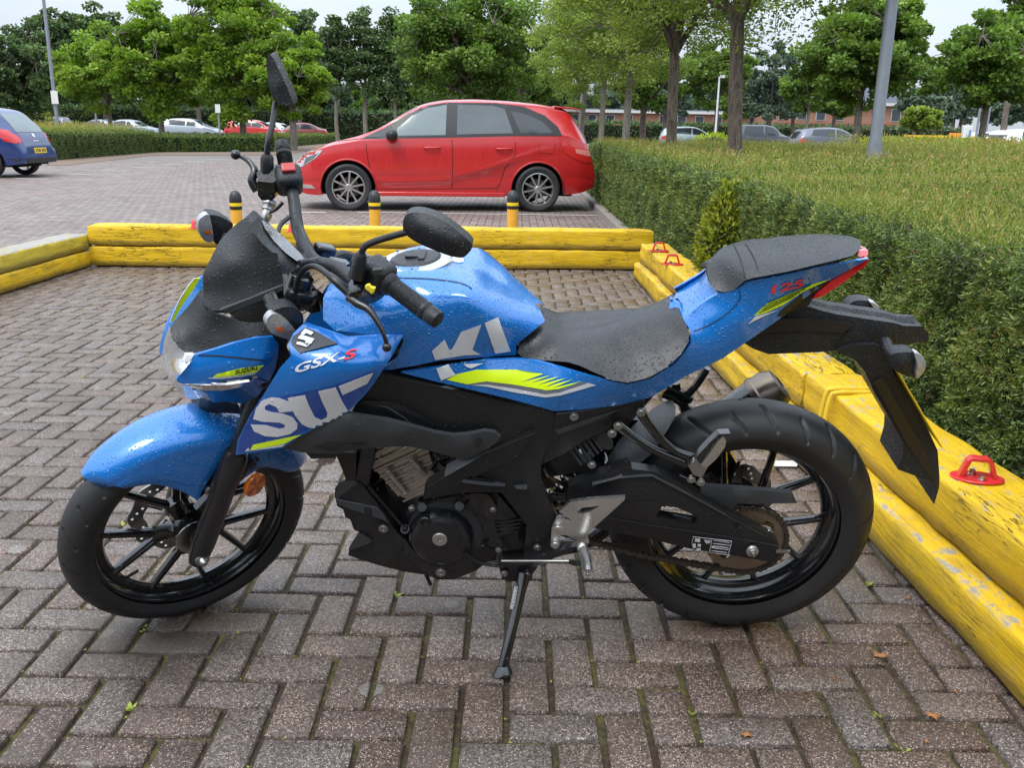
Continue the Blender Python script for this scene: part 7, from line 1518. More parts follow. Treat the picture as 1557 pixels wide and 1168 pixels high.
# ---- mirrors
mR = panel('mirror', M_blk, ZA([(576, 95, -.30), (582, 74, -.30), (595, 68, -.30), (610, 90, -.295), (640, 150, -.29), (672, 220, -.285), (700, 290, -.28), (702, 308, -.28), (690, 314, -.28), (645, 312, -.285), (612, 285, -.29), (590, 230, -.295), (580, 160, -.30)]), ZA([(620, 220, -.280)]), t=0.045, mirror=False, step=6, bev=0.006)
tub('mirror_stem', M_eng, [FB.px(419, 155, -.32), FB.px(414, 190, -.29), FB.px(408, 215, -.27), FB.px(406, 236, -.265)], [0.006, .0065, .0065, .007], parent=mR)
MB().tube([FB.px(406, 234, -.262), FB.px(406, 240, -.262), FB.px(406, 254, -.258), FB.px(406, 262, -.255)], [0.010, 0.0145, 0.0145, 0.0135], 16).build('mirror_boot', M_blkdry, mR)
mL = panel('mirror', M_blk, ZA([(1222, 880, .22), (1230, 840, .22), (1262, 820, .22), (1320, 822, .22), (1400, 850, .225), (1480, 905, .23), (1538, 955, .235), (1550, 985, .235), (1530, 1015, .235), (1498, 1034, .235), (1430, 1020, .23), (1340, 985, .225), (1270, 950, .22), (1230, 915, .22)]), ZA([(1370, 930, .245), (1300, 880, .236), (1450, 960, .246)]), t=0.035, mirror=False, step=6, bev=0.006, smooth=True)
tub('mirror_stem', M_blkdry, [FB.px(622, 352, .215), FB.px(585, 362, .22), FB.px(562, 370, .225), FB.px(553, 377, .228), FB.px(549, 388, .23)], 0.0062, parent=mL, sm=6)
MB().tube([FB.px(549, 384, .23), FB.px(548, 390, .23), FB.px(545, 408, .232), FB.px(542, 422, .232)], [0.008, 0.0115, 0.0135, 0.016], 18).build('mirror_boot', M_blkdry, mL)

# ---- frame covers, black bodywork
FC = ZD([(180, 160, .155), (270, 12, .150), (480, 55, .150), (700, 110, .150), (900, 160, .148), (1128, 216, .145), (1118, 300, .14), (1068, 460, .135), (1066, 540, .135), (1100, 620, .14), (1150, 720, .145), (1118, 745, .145), (1112, 830, .145), (1160, 885, .14), (1000, 905, .14), (985, 900, .14), (1000, 745, .145), (880, 590, .148), (720, 588, .15), (560, 612, .15), (510, 620, .15), (516, 560, .15), (530, 542, .15), (800, 390, .158), (866, 345, .16), (850, 320, .16), (640, 318, .16), (560, 290, .158), (470, 250, .155), (300, 200, .155)])
fcv = panel('frame_cover', M_blkdry, FC, ZD([(1020, 300, .152), (940, 550, .158), (700, 540, .158), (980, 420, .155), (1050, 700, .15)]), t=0.02, step=9, bev=0.003)
panel('cover_ridge', M_blkdry, ZD([(530, 545, .153), (800, 392, .163), (1036, 290, .157), (1015, 330, .162), (955, 420, .163), (700, 540, .160), (690, 545, .162), (735, 512, .166), (900, 560, .163), (860, 570, .159), (690, 548, .159), (520, 610, .153)]), (), t=0.006, step=9, parent=fcv, bev=0.002)
panel('cover_facet', M_grey, ZD([(690, 542, .176), (735, 513, .150), (900, 562, .168), (800, 556, .176)]), (), t=0.02, step=9, parent=fcv, facet=True, mirror=False); panel('cover_facet', M_grey, ZD([(938, 558, .155), (985, 560, .155), (1003, 575, .170), (945, 572, .170)]), (), t=0.02, step=9, parent=fcv, facet=True, mirror=False)
groove('cover_edge', [p[:2] for p in ZD([(536, 543, 0), (800, 388, 0), (1035, 288, 0)])], 1.1, [fcv], M_grey, off=0.014)
groove('cover_edge', [p[:2] for p in ZD([(270, 22, 0), (560, 78, 0), (860, 140, 0), (1128, 214, 0)])], 1.0, [fcv], M_grey, off=0.003)
panel('air_duct', M_eng, ZD([(190, 170, .16), (240, 155, .16), (330, 160, .162), (420, 185, .162), (500, 230, .162), (560, 275, .162), (540, 292, .162), (440, 262, .165), (330, 235, .168), (165, 215, .165)]), (), t=0.01, step=9, parent=fcv)
panel('duct_fin', M_blkdry, ZD([(285, 172, .168), (340, 185, .168), (420, 235, .168), (450, 262, .168), (400, 250, .168), (330, 205, .168)]), (), t=0.004, step=9, parent=fcv)
for p in ((770, 352, .172),): bolt(FB.px(480 + p[0] / S5, 560 + p[1] / S5, .186), (0, 1, 0), 0.0075, 0.004, M_gloss)
arm = panel('shroud_arm', M_grey, ZD([(-240, 345, .165), (-120, 300, .185), (0, 275, .200), (60, 240, .202), (110, 218, .202), (150, 215, .20), (200, 226, .20), (330, 245, .197), (450, 275, .193), (560, 305, .19), (650, 320, .188), (720, 314, .186), (800, 298, .182), (850, 306, .18), (876, 328, .178), (860, 348, .178), (800, 385, .178), (700, 430, .176), (640, 420, .176), (540, 392, .178), (450, 372, .182), (330, 372, .188), (220, 380, .192), (100, 405, .192), (20, 405, .19), (-60, 400, .185), (-130, 385, .18), (-260, 370, .165)]),
    ZD([(150, 250, .212), (400, 310, .205), (700, 370, .195), (60, 330, .205), (-60, 350, .195)]), t=0.012, step=8, bev=0.006)
panel('shroud_arm_hollow', M_eng, ZD([(-5, 372, .196), (60, 350, .203), (170, 360, .203), (250, 362, .20), (160, 385, .198), (60, 392, .195)]), (), t=0.003, step=9, mirror=False, parent=arm)
bolt(FB.px(480 + 770 / S5, 560 + 355 / S5, .196), (0, 1, 0), 0.007, 0.004, M_gloss, arm)
fill2 = panel('engine_mount', M_eng, ZD([(500, 590, .08), (720, 590, .08), (900, 620, .08), (1000, 760, .08), (1040, 900, .07), (960, 900, .07), (760, 900, .07), (560, 960, .07), (420, 800, .07)]), (), t=0.02, step=12)
panel('frame_rail', M_eng, ZE([(-60, 640, .10), (300, 630, .10), (700, 590, .09), (780, 690, .09), (700, 700, .10), (300, 740, .11), (-60, 760, .11)]), (), t=0.02, step=12)
# rear triangle cover under the side panel
rtc = panel('rear_frame_cover', M_blkdry, ZD([(1128, 216, .140), (1300, 195, .132), (1480, 165, .120), (1557, 150, .112), (1557, 190, .11), (1430, 250, .115), (1380, 300, .118), (1280, 345, .122), (1180, 410, .128), (1085, 455, .132), (1068, 460, .134), (1100, 330, .138)]), ZD([(1180, 300, .142)]), t=0.02, step=9, bev=0.003)
decal('cover_highlight', M_grey, ZD([(1130, 292, 0), (1280, 240, 0), (1480, 178, 0), (1400, 212, 0), (1290, 262, 0), (1150, 312, 0)]), [rtc], step=7); bolt(FB.px(480 + 1223 / S5, 560 + 230 / S5, .148), (0, 1, 0), 0.008, 0.004)  # lighter grey decal paints a sky reflection onto the cover
# shock absorber spring seen behind the cover
mb = MB(); s0, s1 = FB.px(905, 690, .0), FB.px(842, 775, .0); ax_ = (s1 - s0).normalized(); u1 = ax_.orthogonal().normalized(); u2 = ax_.cross(u1)
mb.tube([s0.lerp(s1, i / 140) + (u1 * math.cos(i / 140 * 44) + u2 * math.sin(i / 140 * 44)) * 0.030 for i in range(141)], 0.0055, 8); shk = mb.build('shock_spring', M_gloss, moto); MB().tube([s0, s1], 0.014, 12).build('damper', M_steelb, shk)
for pts, r_ in (([(560, 400, .085), (590, 440, .09), (640, 470, .085)], .006), ([(545, 480, .10), (575, 440, .10), (630, 425, .10)], .004), ([(700, 590, .135), (660, 560, .14), (600, 600, .12)], .004), ([(1075, 470, .12), (1110, 520, .11), (1200, 560, .09)], .005)):
    tub('cable', M_gloss, [(480 + x / S5, 560 + y / S5, w) for x, y, w in pts], r_)
# ribbed regulator and bracket
rg_ = panel('regulator', M_blkdry, Zd([(745, 650, .09), (1000, 515, .09), (1100, 640, .09), (1190, 600, .09), (1240, 700, .09), (1060, 710, .09), (760, 765, .09), (735, 700, .09)]), (), t=0.03, step=8, mirror=False)
for k in range(6): MB().tube([FB.px(700 + (995 + k * 42) / S2, 600 + (500 - k * 22) / S2, .10), FB.px(700 + (1100 + k * 38) / S2, 600 + (640 - k * 26) / S2, .10)], 0.0035, 6).build('cooling_rib', M_grey, rg_)
panel('regulator_cap', M_grey, Zd([(1232, 400, .10), (1250, 355, .10), (1290, 345, .10), (1350, 400, .10), (1392, 460, .10), (1380, 500, .10), (1330, 505, .10), (1280, 480, .10)]), (), t=0.02, step=7, mirror=False, smooth=True)
for p in ((1195, 640), (1380, 352), (1432, 280)): bolt(FB.px(700 + p[0] / S2, 600 + p[1] / S2, .105), (0, 1, 0), 0.008, 0.006)

# ---- engine
E0 = FB.px(670, 820, 0.06)
fill = panel('crankcase', M_eng, ZD([(330, 560, .06), (420, 690, .09), (500, 640, .095), (700, 600, .10), (860, 600, .10), (1000, 760, .10), (1000, 870, .09), (860, 880, .09), (760, 960, .08), (660, 1000, .07), (520, 985, .07), (400, 850, .075), (360, 700, .07)]), (), t=0.16, step=10, mirror=False, bev=0.006)
panel('cylinder', M_cyl, ZD([(205, 415, .085), (240, 385, .085), (290, 372, .085), (420, 368, .085), (535, 385, .085), (562, 500, .088), (540, 540, .09), (520, 600, .09), (440, 622, .09), (385, 600, .088), (300, 500, .085)]), (), t=0.15, step=9, mirror=False, bev=0.004)
cyl = [o for o in moto.children if o.name.startswith('cylinder')][0]
# cooling fins: real ribs running across the barrel
def fin(x0, y0, x1, y1, w=.088, r=0.0022): MB().tube([FB.px(480 + x0 / S5, 560 + y0 / S5, w), FB.px(480 + x1 / S5, 560 + y1 / S5, w)], r, 6).build('fin', M_cyl, cyl)
for k in range(8):
    sx, sy = 226 + 27 * k, 428 + 29 * k; ex = min(540 + (k > 3) * 14, sx + (sy - 374) / 0.45); fin(sx, sy, ex, sy - (ex - sx) * 0.45, .0895, .0030)
    if k < 5: fin(sx + 18, sy + 6, sx + 60, sy - 13, .0915, .0012)
for (sx, sy) in ((330, 470), (395, 470), (450, 520), (300, 418)): fin(sx, sy, sx + 12, sy + 22, .0905, .0016)
for (x0, y0, x1, y1) in ((350, 500, 430, 600), (460, 445, 520, 500)):
    MB().tube([FB.px(480 + x0 / S5, 560 + y0 / S5, .098), FB.px(480 + (x0 + x1) / 2 / S5, 560 + (y0 + y1) / 2 / S5, .098), FB.px(480 + x1 / S5, 560 + y1 / S5, .095)], [.0065, .007, .0055], 10, 3).build('boss', M_cyl, cyl)
for p in ((345, 495), (458, 440), (425, 595)): bolt(FB.px(480 + p[0] / S5, 560 + p[1] / S5, .100), (0, 1, 0), 0.0055, 0.006, M_cyl, cyl)
# generator cover
def Lp(x, y, w): return FB.px(600 + x / S2, 740 + y / S2, w)
gc = Lp(425, 440, .10); gcn = Vector((0, 1, 0)); rg0 = (Lp(425, 440, .10) - Lp(715, 440, .10)).length
cov = MB().lathe(gc, gcn, [(rg0 * 1.02, -0.03), (rg0 * 1.02, 0.008), (rg0 * 0.97, 0.016), (rg0 * 0.90, 0.024), (rg0 * 0.78, 0.0295), (rg0 * 0.5, 0.031), (rg0 * 0.40, 0.0315)] + [(rg0 * 0.36, 0.0315), (0, 0.0315)], 64).build('generator_cover', M_eng, moto, ang=25)
MB().lathe(Lp(412, 478, .131), gcn, [(0.0165, -0.003), (0.0165, 0.003), (0.0155, 0.0042), (0.0045, 0.0043), (0.0035, 0.0015), (0, 0.0015)], 32).build('cover_cap', M_capal, cov)
MB().lathe(gc + Vector((-0.010, 0, 0.004)), gcn, [(rg0 * 1.20, -0.035), (rg0 * 1.20, -0.006), (rg0 * 1.17, 0.0), (rg0 * 0.9, 0.001)], 64).build('cover_ring', M_grey, cov)
MB().lathe(Lp(282, 300, .122), gcn, [(0.0115, -0.02), (0.0115, 0.008), (0.0095, 0.010), (0.0085, 0.006), (0, 0.006)], 24).build('timing_plug', M_eng, cov)
for (x, y) in ((155, 195), (95, 380), (375, 100), (610, 110), (805, 540)): bolt(Lp(x, y, .118), gcn, 0.0065, 0.007, M_steelb if (x, y) == (155, 195) else M_eng, cov)
for (x, y) in ((95, 390), (590, 180), (250, 190)): MB().tube([Lp(x, y, .09), Lp(x, y, .115)], [.012, .010], 16).build('cover_lug', M_eng, cov)
# starter motor + sprocket cover
panel('sprocket_cover', M_eng, ZL([(640, 180, .11), (740, 60, .11), (930, 60, .112), (1050, 200, .114), (1190, 360, .114), (1200, 460, .112), (1160, 560, .11), (1000, 590, .108), (860, 600, .108), (800, 500, .108), (810, 380, .108), (740, 260, .108)]), ZL([(950, 380, .128), (1080, 400, .126)]), t=0.04, step=9, mirror=False, bev=0.004)
for k in range(4): MB().tube([Lp(900 + k * 10, 330 + k * 32, .126), Lp(1160 - k * 14, 300 + k * 36, .124)], 0.003, 6).build('cover_rib', M_eng, cov)
panel('sensor_block', M_gloss, ZL([(660, 80, .13), (700, 60, .13), (850, 70, .13), (930, 180, .13), (920, 250, .13), (860, 290, .13), (780, 260, .13), (720, 180, .13)]), (), t=0.03, step=8, mirror=False, bev=0.004)
bolt(Lp(895, 205, .131), gcn, 0.006, 0.006)
bp = panel('belly_pan', M_blkdry, ZD([(90, 605, .10), (92, 570, .10), (110, 545, .10), (140, 530, .10), (200, 540, .105), (225, 560, .105), (290, 640, .11), (320, 690, .112), (400, 800, .115), (450, 870, .115), (500, 920, .112), (560, 985, .108), (420, 965, .10), (300, 935, .09), (155, 888, .08), (158, 850, .08), (205, 775, .09), (250, 812, .09), (235, 785, .09), (180, 765, .095), (165, 720, .095), (140, 705, .097), (130, 670, .098), (102, 655, .10)]), ZD([(250, 700, .125), (380, 870, .125)]), t=0.006, step=8, bev=0.003)
panel('pan_ridge', M_grey, ZD([(92, 620, .104), (120, 625, .106), (290, 660, .118), (322, 692, .118), (350, 740, .12), (315, 720, .122), (150, 665, .11), (110, 650, .105)]), (), t=0.004, step=8, parent=bp)
panel('pan_ridge', M_grey, ZD([(158, 852, .085), (205, 778, .095), (262, 820, .10), (255, 830, .10), (160, 865, .085)]), (), t=0.01, step=8, parent=bp)
decal('pan_top', M_grey, ZD([(92, 570, 0), (110, 545, 0), (140, 530, 0), (205, 540, 0), (150, 580, 0), (100, 620, 0)]), [bp], step=8)
bolt(FB.px(480 + 320 / S5, 560 + 760 / S5, .128), gcn, 0.0095, 0.003, M_steelb, bp)
lb = panel('sump_bracket', M_eng, ZL([(100, 490, .12), (200, 620, .12), (380, 700, .12), (600, 660, .12), (660, 600, .12), (750, 690, .12), (740, 730, .12), (590, 800, .12), (545, 850, .12), (380, 850, .118), (250, 760, .118), (60, 600, .118), (0, 460, .115), (40, 440, .115)]), (), t=0.006, step=8, mirror=False, bev=0.002); bolt(Lp(420, 785, .121), gcn, 0.0105, 0.003, M_steelb, lb)
tub('drain_hose', M_blkdry, [Lp(285, 800, .06), Lp(330, 900, .07)], 0.0045, sm=0)
# radiator, exhaust header, front frame
panel('radiator', M_blkdry, ZD([(100, 400, .12), (190, 400, .12), (192, 560, .10), (150, 550, .10), (122, 470, .11)]), (), t=0.02, step=9, mirror=False)
MB().box(FB.px(566, 672, 0), (0.035, 0.20, 0.12), Matrix.Rotation(R(-12), 3, 'Y')).build('radiator_core', M_eng, moto, bev=0.005)
panel('horn', M_capal, Zb([(1075, 130, .12), (1110, 105, .12), (1200, 85, .12), (1260, 110, .12), (1230, 150, .12), (1140, 172, .12)]), (), t=0.05, step=7, mirror=False, bev=0.004); panel('horn_bracket', M_blkdry, Zb([(985, 50, .14), (1260, 60, .14), (1250, 100, .14), (1040, 108, .14)]), (), t=0.04, step=8, mirror=False)
tub('down_tube', M_eng, [(540, 690, .03), (565, 760, .04), (600, 800, .04), (625, 830, .04)], 0.018, sm=4); tub('exhaust_header', M_eng, [(600, 700, .0), (560, 740, .0), (585, 800, .0), (640, 840, -.02), (760, 842, -.06), (900, 820, -.11), (1000, 720, -.14)], 0.019, sm=5)
tub('coolant_hose', M_blkdry, [(545, 725, .09), (590, 780, .09), (610, 820, .08)], 0.007); tub('coolant_hose', M_blkdry, [(560, 740, .10), (612, 800, .10)], 0.004)
panel('inner_frame', M_eng, ZD([(-60, 390, .06), (200, 300, .07), (860, 330, .07), (1060, 440, .06), (1060, 760, .06), (700, 700, .06), (540, 560, .06), (560, 380, .06), (200, 400, .06), (230, 560, .04), (150, 540, .04), (100, 420, .05)]), (), t=0.12, step=14, mirror=False)
panel('throttle_body', M_steelb, ZD([(570, 420, .09), (610, 415, .09), (630, 440, .09), (600, 490, .09), (575, 470, .09)]), (), t=0.03, step=7, mirror=False, bev=0.004); decal('inlet_bolt', M_silver, ZD([(625, 425, 0), (668, 430, 0), (632, 462, 0)]), [cyl, fcv], step=6) if False else None
# ---- swingarm, sprocket, chain
SW = ZF([(-110, 560, .12), (0, 520, .12), (170, 455, .12), (190, 478, .12), (300, 492, .12), (420, 545, .12), (520, 610, .12), (640, 682, .12), (740, 740, .12), (840, 792, .12), (886, 838, .12), (866, 915, .12), (850, 920, .12), (640, 882, .12), (460, 855, .12), (300, 815, .12), (100, 778, .12), (-60, 740, .115), (-120, 640, .115)])
swa = panel('swingarm', M_blkdry, SW, ZF([(200, 560, .132), (500, 700, .13), (300, 780, .132), (700, 850, .13)]), t=0.028, step=9, mirror=True, bev=0.004, holes=[[p[:2] for p in ZF([(305, 705, 0), (335, 650, 0), (400, 660, 0), (470, 690, 0), (503, 715, 0), (480, 745, 0), (400, 732, 0)])], ])
groove('arm_edge', [p[:2] for p in ZF([(0, 560, 0), (130, 512, 0), (280, 505, 0), (380, 560, 0), (640, 700, 0), (830, 800, 0)])], 1.4, [swa], M_grey); groove('arm_edge', [p[:2] for p in ZF([(80, 706, 0), (300, 745, 0), (600, 790, 0), (884, 840, 0)])], 1.3, [swa], M_grey)
decal('arm_recess', M_ink, ZF([(150, 640, 0), (200, 628, 0), (330, 628, 0), (420, 640, 0), (500, 700, 0), (560, 770, 0), (540, 778, 0), (505, 722, 0), (400, 660, 0), (335, 650, 0), (300, 700, 0), (302, 735, 0), (130, 705, 0)]), [swa], step=8, off=0.001)
panel('arm_top', M_grey, ZF([(2, 556, .131), (0, 520, .108), (170, 455, .108), (190, 478, .108), (300, 491, .108), (420, 545, .108), (640, 682, .110), (640, 702, .128), (380, 562, .131), (285, 512, .131), (130, 522, .131)]), (), t=0.004, step=9, parent=swa, facet=True)
# maintenance sticker: framed table with small pictograms
stk = decal('instruction_sticker', M_ink, ZF([(480, 794, 0), (662, 816, 0), (646, 880, 0), (464, 858, 0)]), [swa], step=7, off=0.0022)
for a, b in (((480, 794), (662, 816)), ((662, 816), (646, 880)), ((646, 880), (464, 858)), ((464, 858), (480, 794)), ((568, 805), (556, 868)), ((572, 826), (658, 836)), ((568, 846), (650, 856)), ((575, 812), (652, 823)), ((575, 838), (648, 847)), ((566, 860), (640, 869))): groove('sticker_line', [p[:2] for p in ZF([a + (0,), b + (0,)])], 0.7, [swa], M_silver, off=0.0030, par=stk)
for q in ([(488, 802), (512, 805), (510, 820), (486, 817)], [(530, 810), (562, 812), (558, 824), (540, 826)], [(474, 830), (490, 826), (492, 846), (478, 848)], [(500, 828), (516, 830), (514, 842), (500, 840)], [(495, 848), (515, 850), (512, 860), (494, 858)], [(566, 838), (582, 840), (578, 848), (566, 847)]): decal('pictogram', M_silver, ZF([(x, y, 0) for x, y in q]), [swa], step=4, off=0.0030, parent=stk)
axn = FB.px(900 + 760 / S5, 560 + 868 / S5, .136)
adj = MB().lathe(axn, (0, 1, 0), [(0.0135, -0.004), (0.0135, 0.001), (0.0125, 0.0025), (0.009, 0.003)], 28).build('axle_washer', M_alu, swa); MB().lathe(axn, (0, 1, 0), [(0.0085, 0.002), (0.0085, 0.009), (0.006, 0.010), (0.0045, 0.016), (0, 0.016)], 6).build('axle_nut', M_steelb, swa)
for p in ((265, 684), (700, 762)): bolt(FB.px(900 + p[0] / S5, 560 + p[1] / S5, .134), (0, 1, 0), 0.007, 0.002, M_eng, swa)
MB().box(FB.px(900 + 905 / S5, 560 + 868 / S5, .125), (0.03, 0.004, 0.006)).build('chain_adjuster', M_steelb, swa)
spc = Vector((CRc.x, 0.088, CRc.z)); sr = 0.087
mb = MB(); no = 96; hs = []
out2 = [((sr + 0.0035 * (1 if i % 4 < 2 else -1)) * math.cos(2 * math.pi * i / no * 1.0), (sr + 0.0035 * (1 if i % 4 < 2 else -1)) * math.sin(2 * math.pi * i / no)) for i in range(no)]
for k in range(4):
    a = k * math.pi / 2 + 0.5; hs.append([(r_ * math.cos(a + t), r_ * math.sin(a + t)) for r_, t in ((0.046, 0), (0.066, 0.1), (0.070, 0.35), (0.062, 0.72), (0.052, 0.62), (0.056, 0.35))])
    a += math.pi / 4; hs.append([(0.040 * math.cos(a) + 0.008 * math.cos(q), 0.040 * math.sin(a) + 0.008 * math.sin(q)) for q in [2 * math.pi * z / 10 for z in range(10)]])
V2, Ee = [], []
for lp in [out2] + hs:
    b = len(V2); V2 += [Vector(p) for p in lp]; Ee += [(b + i, b + (i + 1) % len(lp)) for i in range(len(lp))]
rv, re, rf, *_ = delaunay_2d_cdt(V2, Ee, [], 0, 1e-7); F_ = []
for q in rf:
    c = sum((rv[i] for i in q), Vector((0, 0))) / len(q)
    if inpoly(c.x, c.y, out2) and not any(inpoly(c.x, c.y, h) for h in hs): F_.append(tuple(q))
cnt = {(q[i], q[(i + 1) % len(q)]): 1 for q in F_ for i in range(len(q))}; n = len(rv)
mb.add([spc + Vector((p.x, 0.003, p.y)) for p in rv] + [spc + Vector((p.x, -0.003, p.y)) for p in rv], F_ + [tuple(i + n for i in reversed(q)) for q in F_] + [(b, a, a + n, b + n) for (a, b) in cnt if (b, a) not in cnt])
spk = mb.build('sprocket', M_sprk, moto, ang=25, smooth=False)
for k in range(4):
    a = k * math.pi / 2 + 1.0; bolt(spc + Vector((math.cos(a) * 0.052, 0.003, math.sin(a) * 0.052)), (0, 1, 0), 0.0085, 0.008, M_steelb, spk)
# chain: links round the sprocket and along both runs
fs_c = FB.px(790, 770, 0.088); fs_c = Vector((fs_c.x, 0.088, fs_c.z)); r2 = 0.030
path = []
dvec = (fs_c - spc); dl = dvec.length; base_a = math.atan2(dvec.z, dvec.x); be = math.acos((sr - r2) / dl)
a0, a1_ = base_a + be, base_a + 2 * math.pi - be
nseg = 60
for i in range(nseg + 1): a = a0 + (a1_ - a0) * i / nseg; path.append(spc + Vector((math.cos(a), 0, math.sin(a))) * sr)
for i in range(1, 30):
    t = i / 30; s_ = spc + Vector((math.cos(a1_), 0, math.sin(a1_))) * sr; e_ = fs_c + Vector((math.cos(a1_), 0, math.sin(a1_))) * r2; path.append(s_.lerp(e_, t) + Vector((0, 0, -0.018 * math.sin(math.pi * t))))
for i in range(12): a = base_a - be + (2 * be) * i / 11; path.append(fs_c + Vector((math.cos(a), 0, math.sin(a))) * r2)
for i in range(1, 30):
    t = i / 30; s_ = fs_c + Vector((math.cos(a0), 0, math.sin(a0))) * r2; e_ = spc + Vector((math.cos(a0), 0, math.sin(a0))) * sr; path.append(s_.lerp(e_, t))
cum = [0]
for i in range(len(path)): cum.append(cum[-1] + (path[(i + 1) % len(path)] - path[i]).length)
tot = cum[-1]; nl = int(tot / 0.0127); mb = MB()
def at_s(s):
    s %= tot; i = next(j for j in range(len(path)) if cum[j + 1] >= s); t = (s - cum[i]) / max(1e-9, cum[i + 1] - cum[i]); return path[i].lerp(path[(i + 1) % len(path)], t)
for k in range(nl):
    p, q = at_s(k * tot / nl), at_s((k + 1) * tot / nl); d = (q - p).normalized(); up_ = Vector((0, 1, 0)).cross(d); yo = 0.0075 if k % 2 else 0.0052; hh = 0.0062
    for sg in (1, -1):
        o_ = Vector((0, yo * sg, 0)); rings = [[c0 + o_ + Vector((0, sg * 0.0007, 0)), ] for c0 in ()]
        prof = [p - d * 0.004 + up_ * hh * 0.5, p + up_ * hh, p.lerp(q, 0.5) + up_ * hh * 0.66, q + up_ * hh, q + d * 0.004 + up_ * hh * 0.5, q + d * 0.004 - up_ * hh * 0.5, q - up_ * hh, p.lerp(q, 0.5) - up_ * hh * 0.66, p - up_ * hh, p - d * 0.004 - up_ * hh * 0.5]
        mb.loft([[v + o_ - Vector((0, 0.0008, 0)) for v in prof], [v + o_ + Vector((0, 0.0008, 0)) for v in prof]])
    mb.tube([p + Vector((0, -0.0095, 0)), p + Vector((0, 0.0095, 0))], 0.0028, 6)
mb.build('chain', M_chain, moto, smooth=False)
panel('chain_guard', M_grey, ZF([(505, 612, .10), (520, 560, .10), (700, 572, .10), (950, 592, .10), (972, 640, .10), (800, 642, .10), (690, 645, .10), (645, 690, .10), (560, 640, .10)]), ZF([(520, 600, .118), (950, 620, .112), (700, 606, .118)]), t=0.015, step=8, mirror=False, bev=0.002)
# inner hugger
hug = panel('rear_hugger', M_grey, ZF([(60, 480, .0), (80, 430, -.02), (130, 350, -.05), (200, 280, -.07), (290, 200, -.08), (350, 165, -.07), (385, 162, -.05), (398, 190, -.02), (392, 230, .02), (360, 290, .05), (330, 335, .07), (290, 400, .08), (240, 440, .08), (190, 478, .08), (120, 500, .06)]), ZF([(220, 340, .01), (300, 260, .0), (150, 420, .02)]), t=0.01, step=8, mirror=False, bev=0.003)
# passenger peg bracket
pegb = MB(); 
for pts in ([(230, 207), (262, 260), (330, 340), (400, 395), (485, 425)], [(122, 270), (200, 330), (290, 385), (370, 420), (450, 452)]):
    pegb.tube([FB.px(900 + x / S5, 560 + y / S5, .125) for x, y in pts], [.0105, .009, .009, .009, .010], 12, 4)
pegb = pegb.build('peg_bracket', M_gloss, moto)
for x, y in ((232, 208), (124, 272), (95, 308)): bolt(FB.px(900 + x / S5, 560 + y / S5, .138), (0, 1, 0), 0.0085, 0.006, M_steelb, pegb)
panel('pillion_peg', M_alu, ZF([(515, 460, .155), (560, 400, .155), (600, 345, .155), (622, 325, .155), (636, 345, .155), (630, 375, .155), (590, 430, .155), (545, 470, .155)]), ZF([(580, 400, .165)]), t=0.02, step=6, mirror=False, bev=0.003)
panel('peg_rubber', M_gloss, ZF([(490, 425, .15), (560, 350, .15), (602, 312, .15), (655, 310, .15), (655, 322, .15), (618, 324, .15), (560, 395, .15), (512, 455, .15)]), (), t=0.02, step=6, mirror=False, bev=0.003)
panel('peg_hinge', M_steelb, ZF([(455, 462, .15), (500, 435, .15), (548, 470, .15), (520, 520, .15), (480, 505, .15)]), (), t=0.02, step=6, mirror=False, bev=0.003)
for x, y in ((470, 525), (515, 540)): bolt(FB.px(900 + x / S5, 560 + y / S5, .14), (0, 1, 0), 0.008, 0.006, M_steelb)
# rear brake: caliper and bracket behind the wheel spokes
panel('rear_caliper', M_eng, ZF([(560, 440, -.06), (600, 405, -.06), (660, 410, -.06), (690, 460, -.06), (650, 545, -.06), (590, 520, -.06), (555, 480, -.06)]), (), t=0.05, step=7, mirror=False, bev=0.005); tub('brake_hose', M_blkdry, [FB.px(900 + x / S5, 560 + y / S5, -.05) for x, y in ((560, 500), (640, 560), (665, 500), (700, 440))], 0.004)
# subframe and fittings in front of the silencer
for pts, r_ in (([(545, 0), (500, 70), (450, 130)], .009), ([(350, 90), (420, 120), (470, 150)], .011), ([(330, 120), (400, 150), (455, 190)], .009), ([(430, 160), (445, 205), (470, 190)], .012), ([(400, 70), (420, 160)], .008)):
    tub('subframe', M_gloss, [FB.px(900 + x / S5, 560 + y / S5, -.09) for x, y in pts], r_)
panel('inner_rear_guard', M_eng, ZF([(0, 330, .03), (180, 180, .05), (330, 90, .05), (250, 180, .05), (60, 400, .03), (60, 500, .03), (0, 500, .03)]), (), t=0.06, step=12, mirror=False)
# ---- silencer on the far side
sA, sB = FB.px(1085, 655, -.165), FB.px(1182, 588, -.165); dS = (sB - sA).normalized(); rS = 0.052
sil0 = MB().lathe(sA - dS * 0.22, dS, [(rS * 0.55, 0), (rS * 0.95, 0.06), (rS, 0.10), (rS, (sB - sA).length + 0.165), (rS * 0.99, (sB - sA).length + 0.17)], 40).build('silencer', M_gloss, moto, ang=30)
LL = (sB - sA).length + 0.165
MB().lathe(sA - dS * 0.22, dS, [(rS * 1.05, LL), (rS * 1.08, LL + 0.004), (rS * 1.08, LL + 0.014), (rS * 1.02, LL + 0.018)], 40).build('silencer_band', M_simple('heat_steel', (0.20, 0.165, 0.135), 0.32, 0.9, var=0.3), sil0)
MB().lathe(sA - dS * 0.22, dS, [(rS * 1.02, LL + 0.016), (rS * 0.99, LL + 0.040), (rS * 0.80, LL + 0.062), (rS * 0.45, LL + 0.066), (rS * 0.42, LL + 0.05), (0, LL + 0.05)], 40).build('end_cap', bpy.data.materials['heat_steel'], sil0)
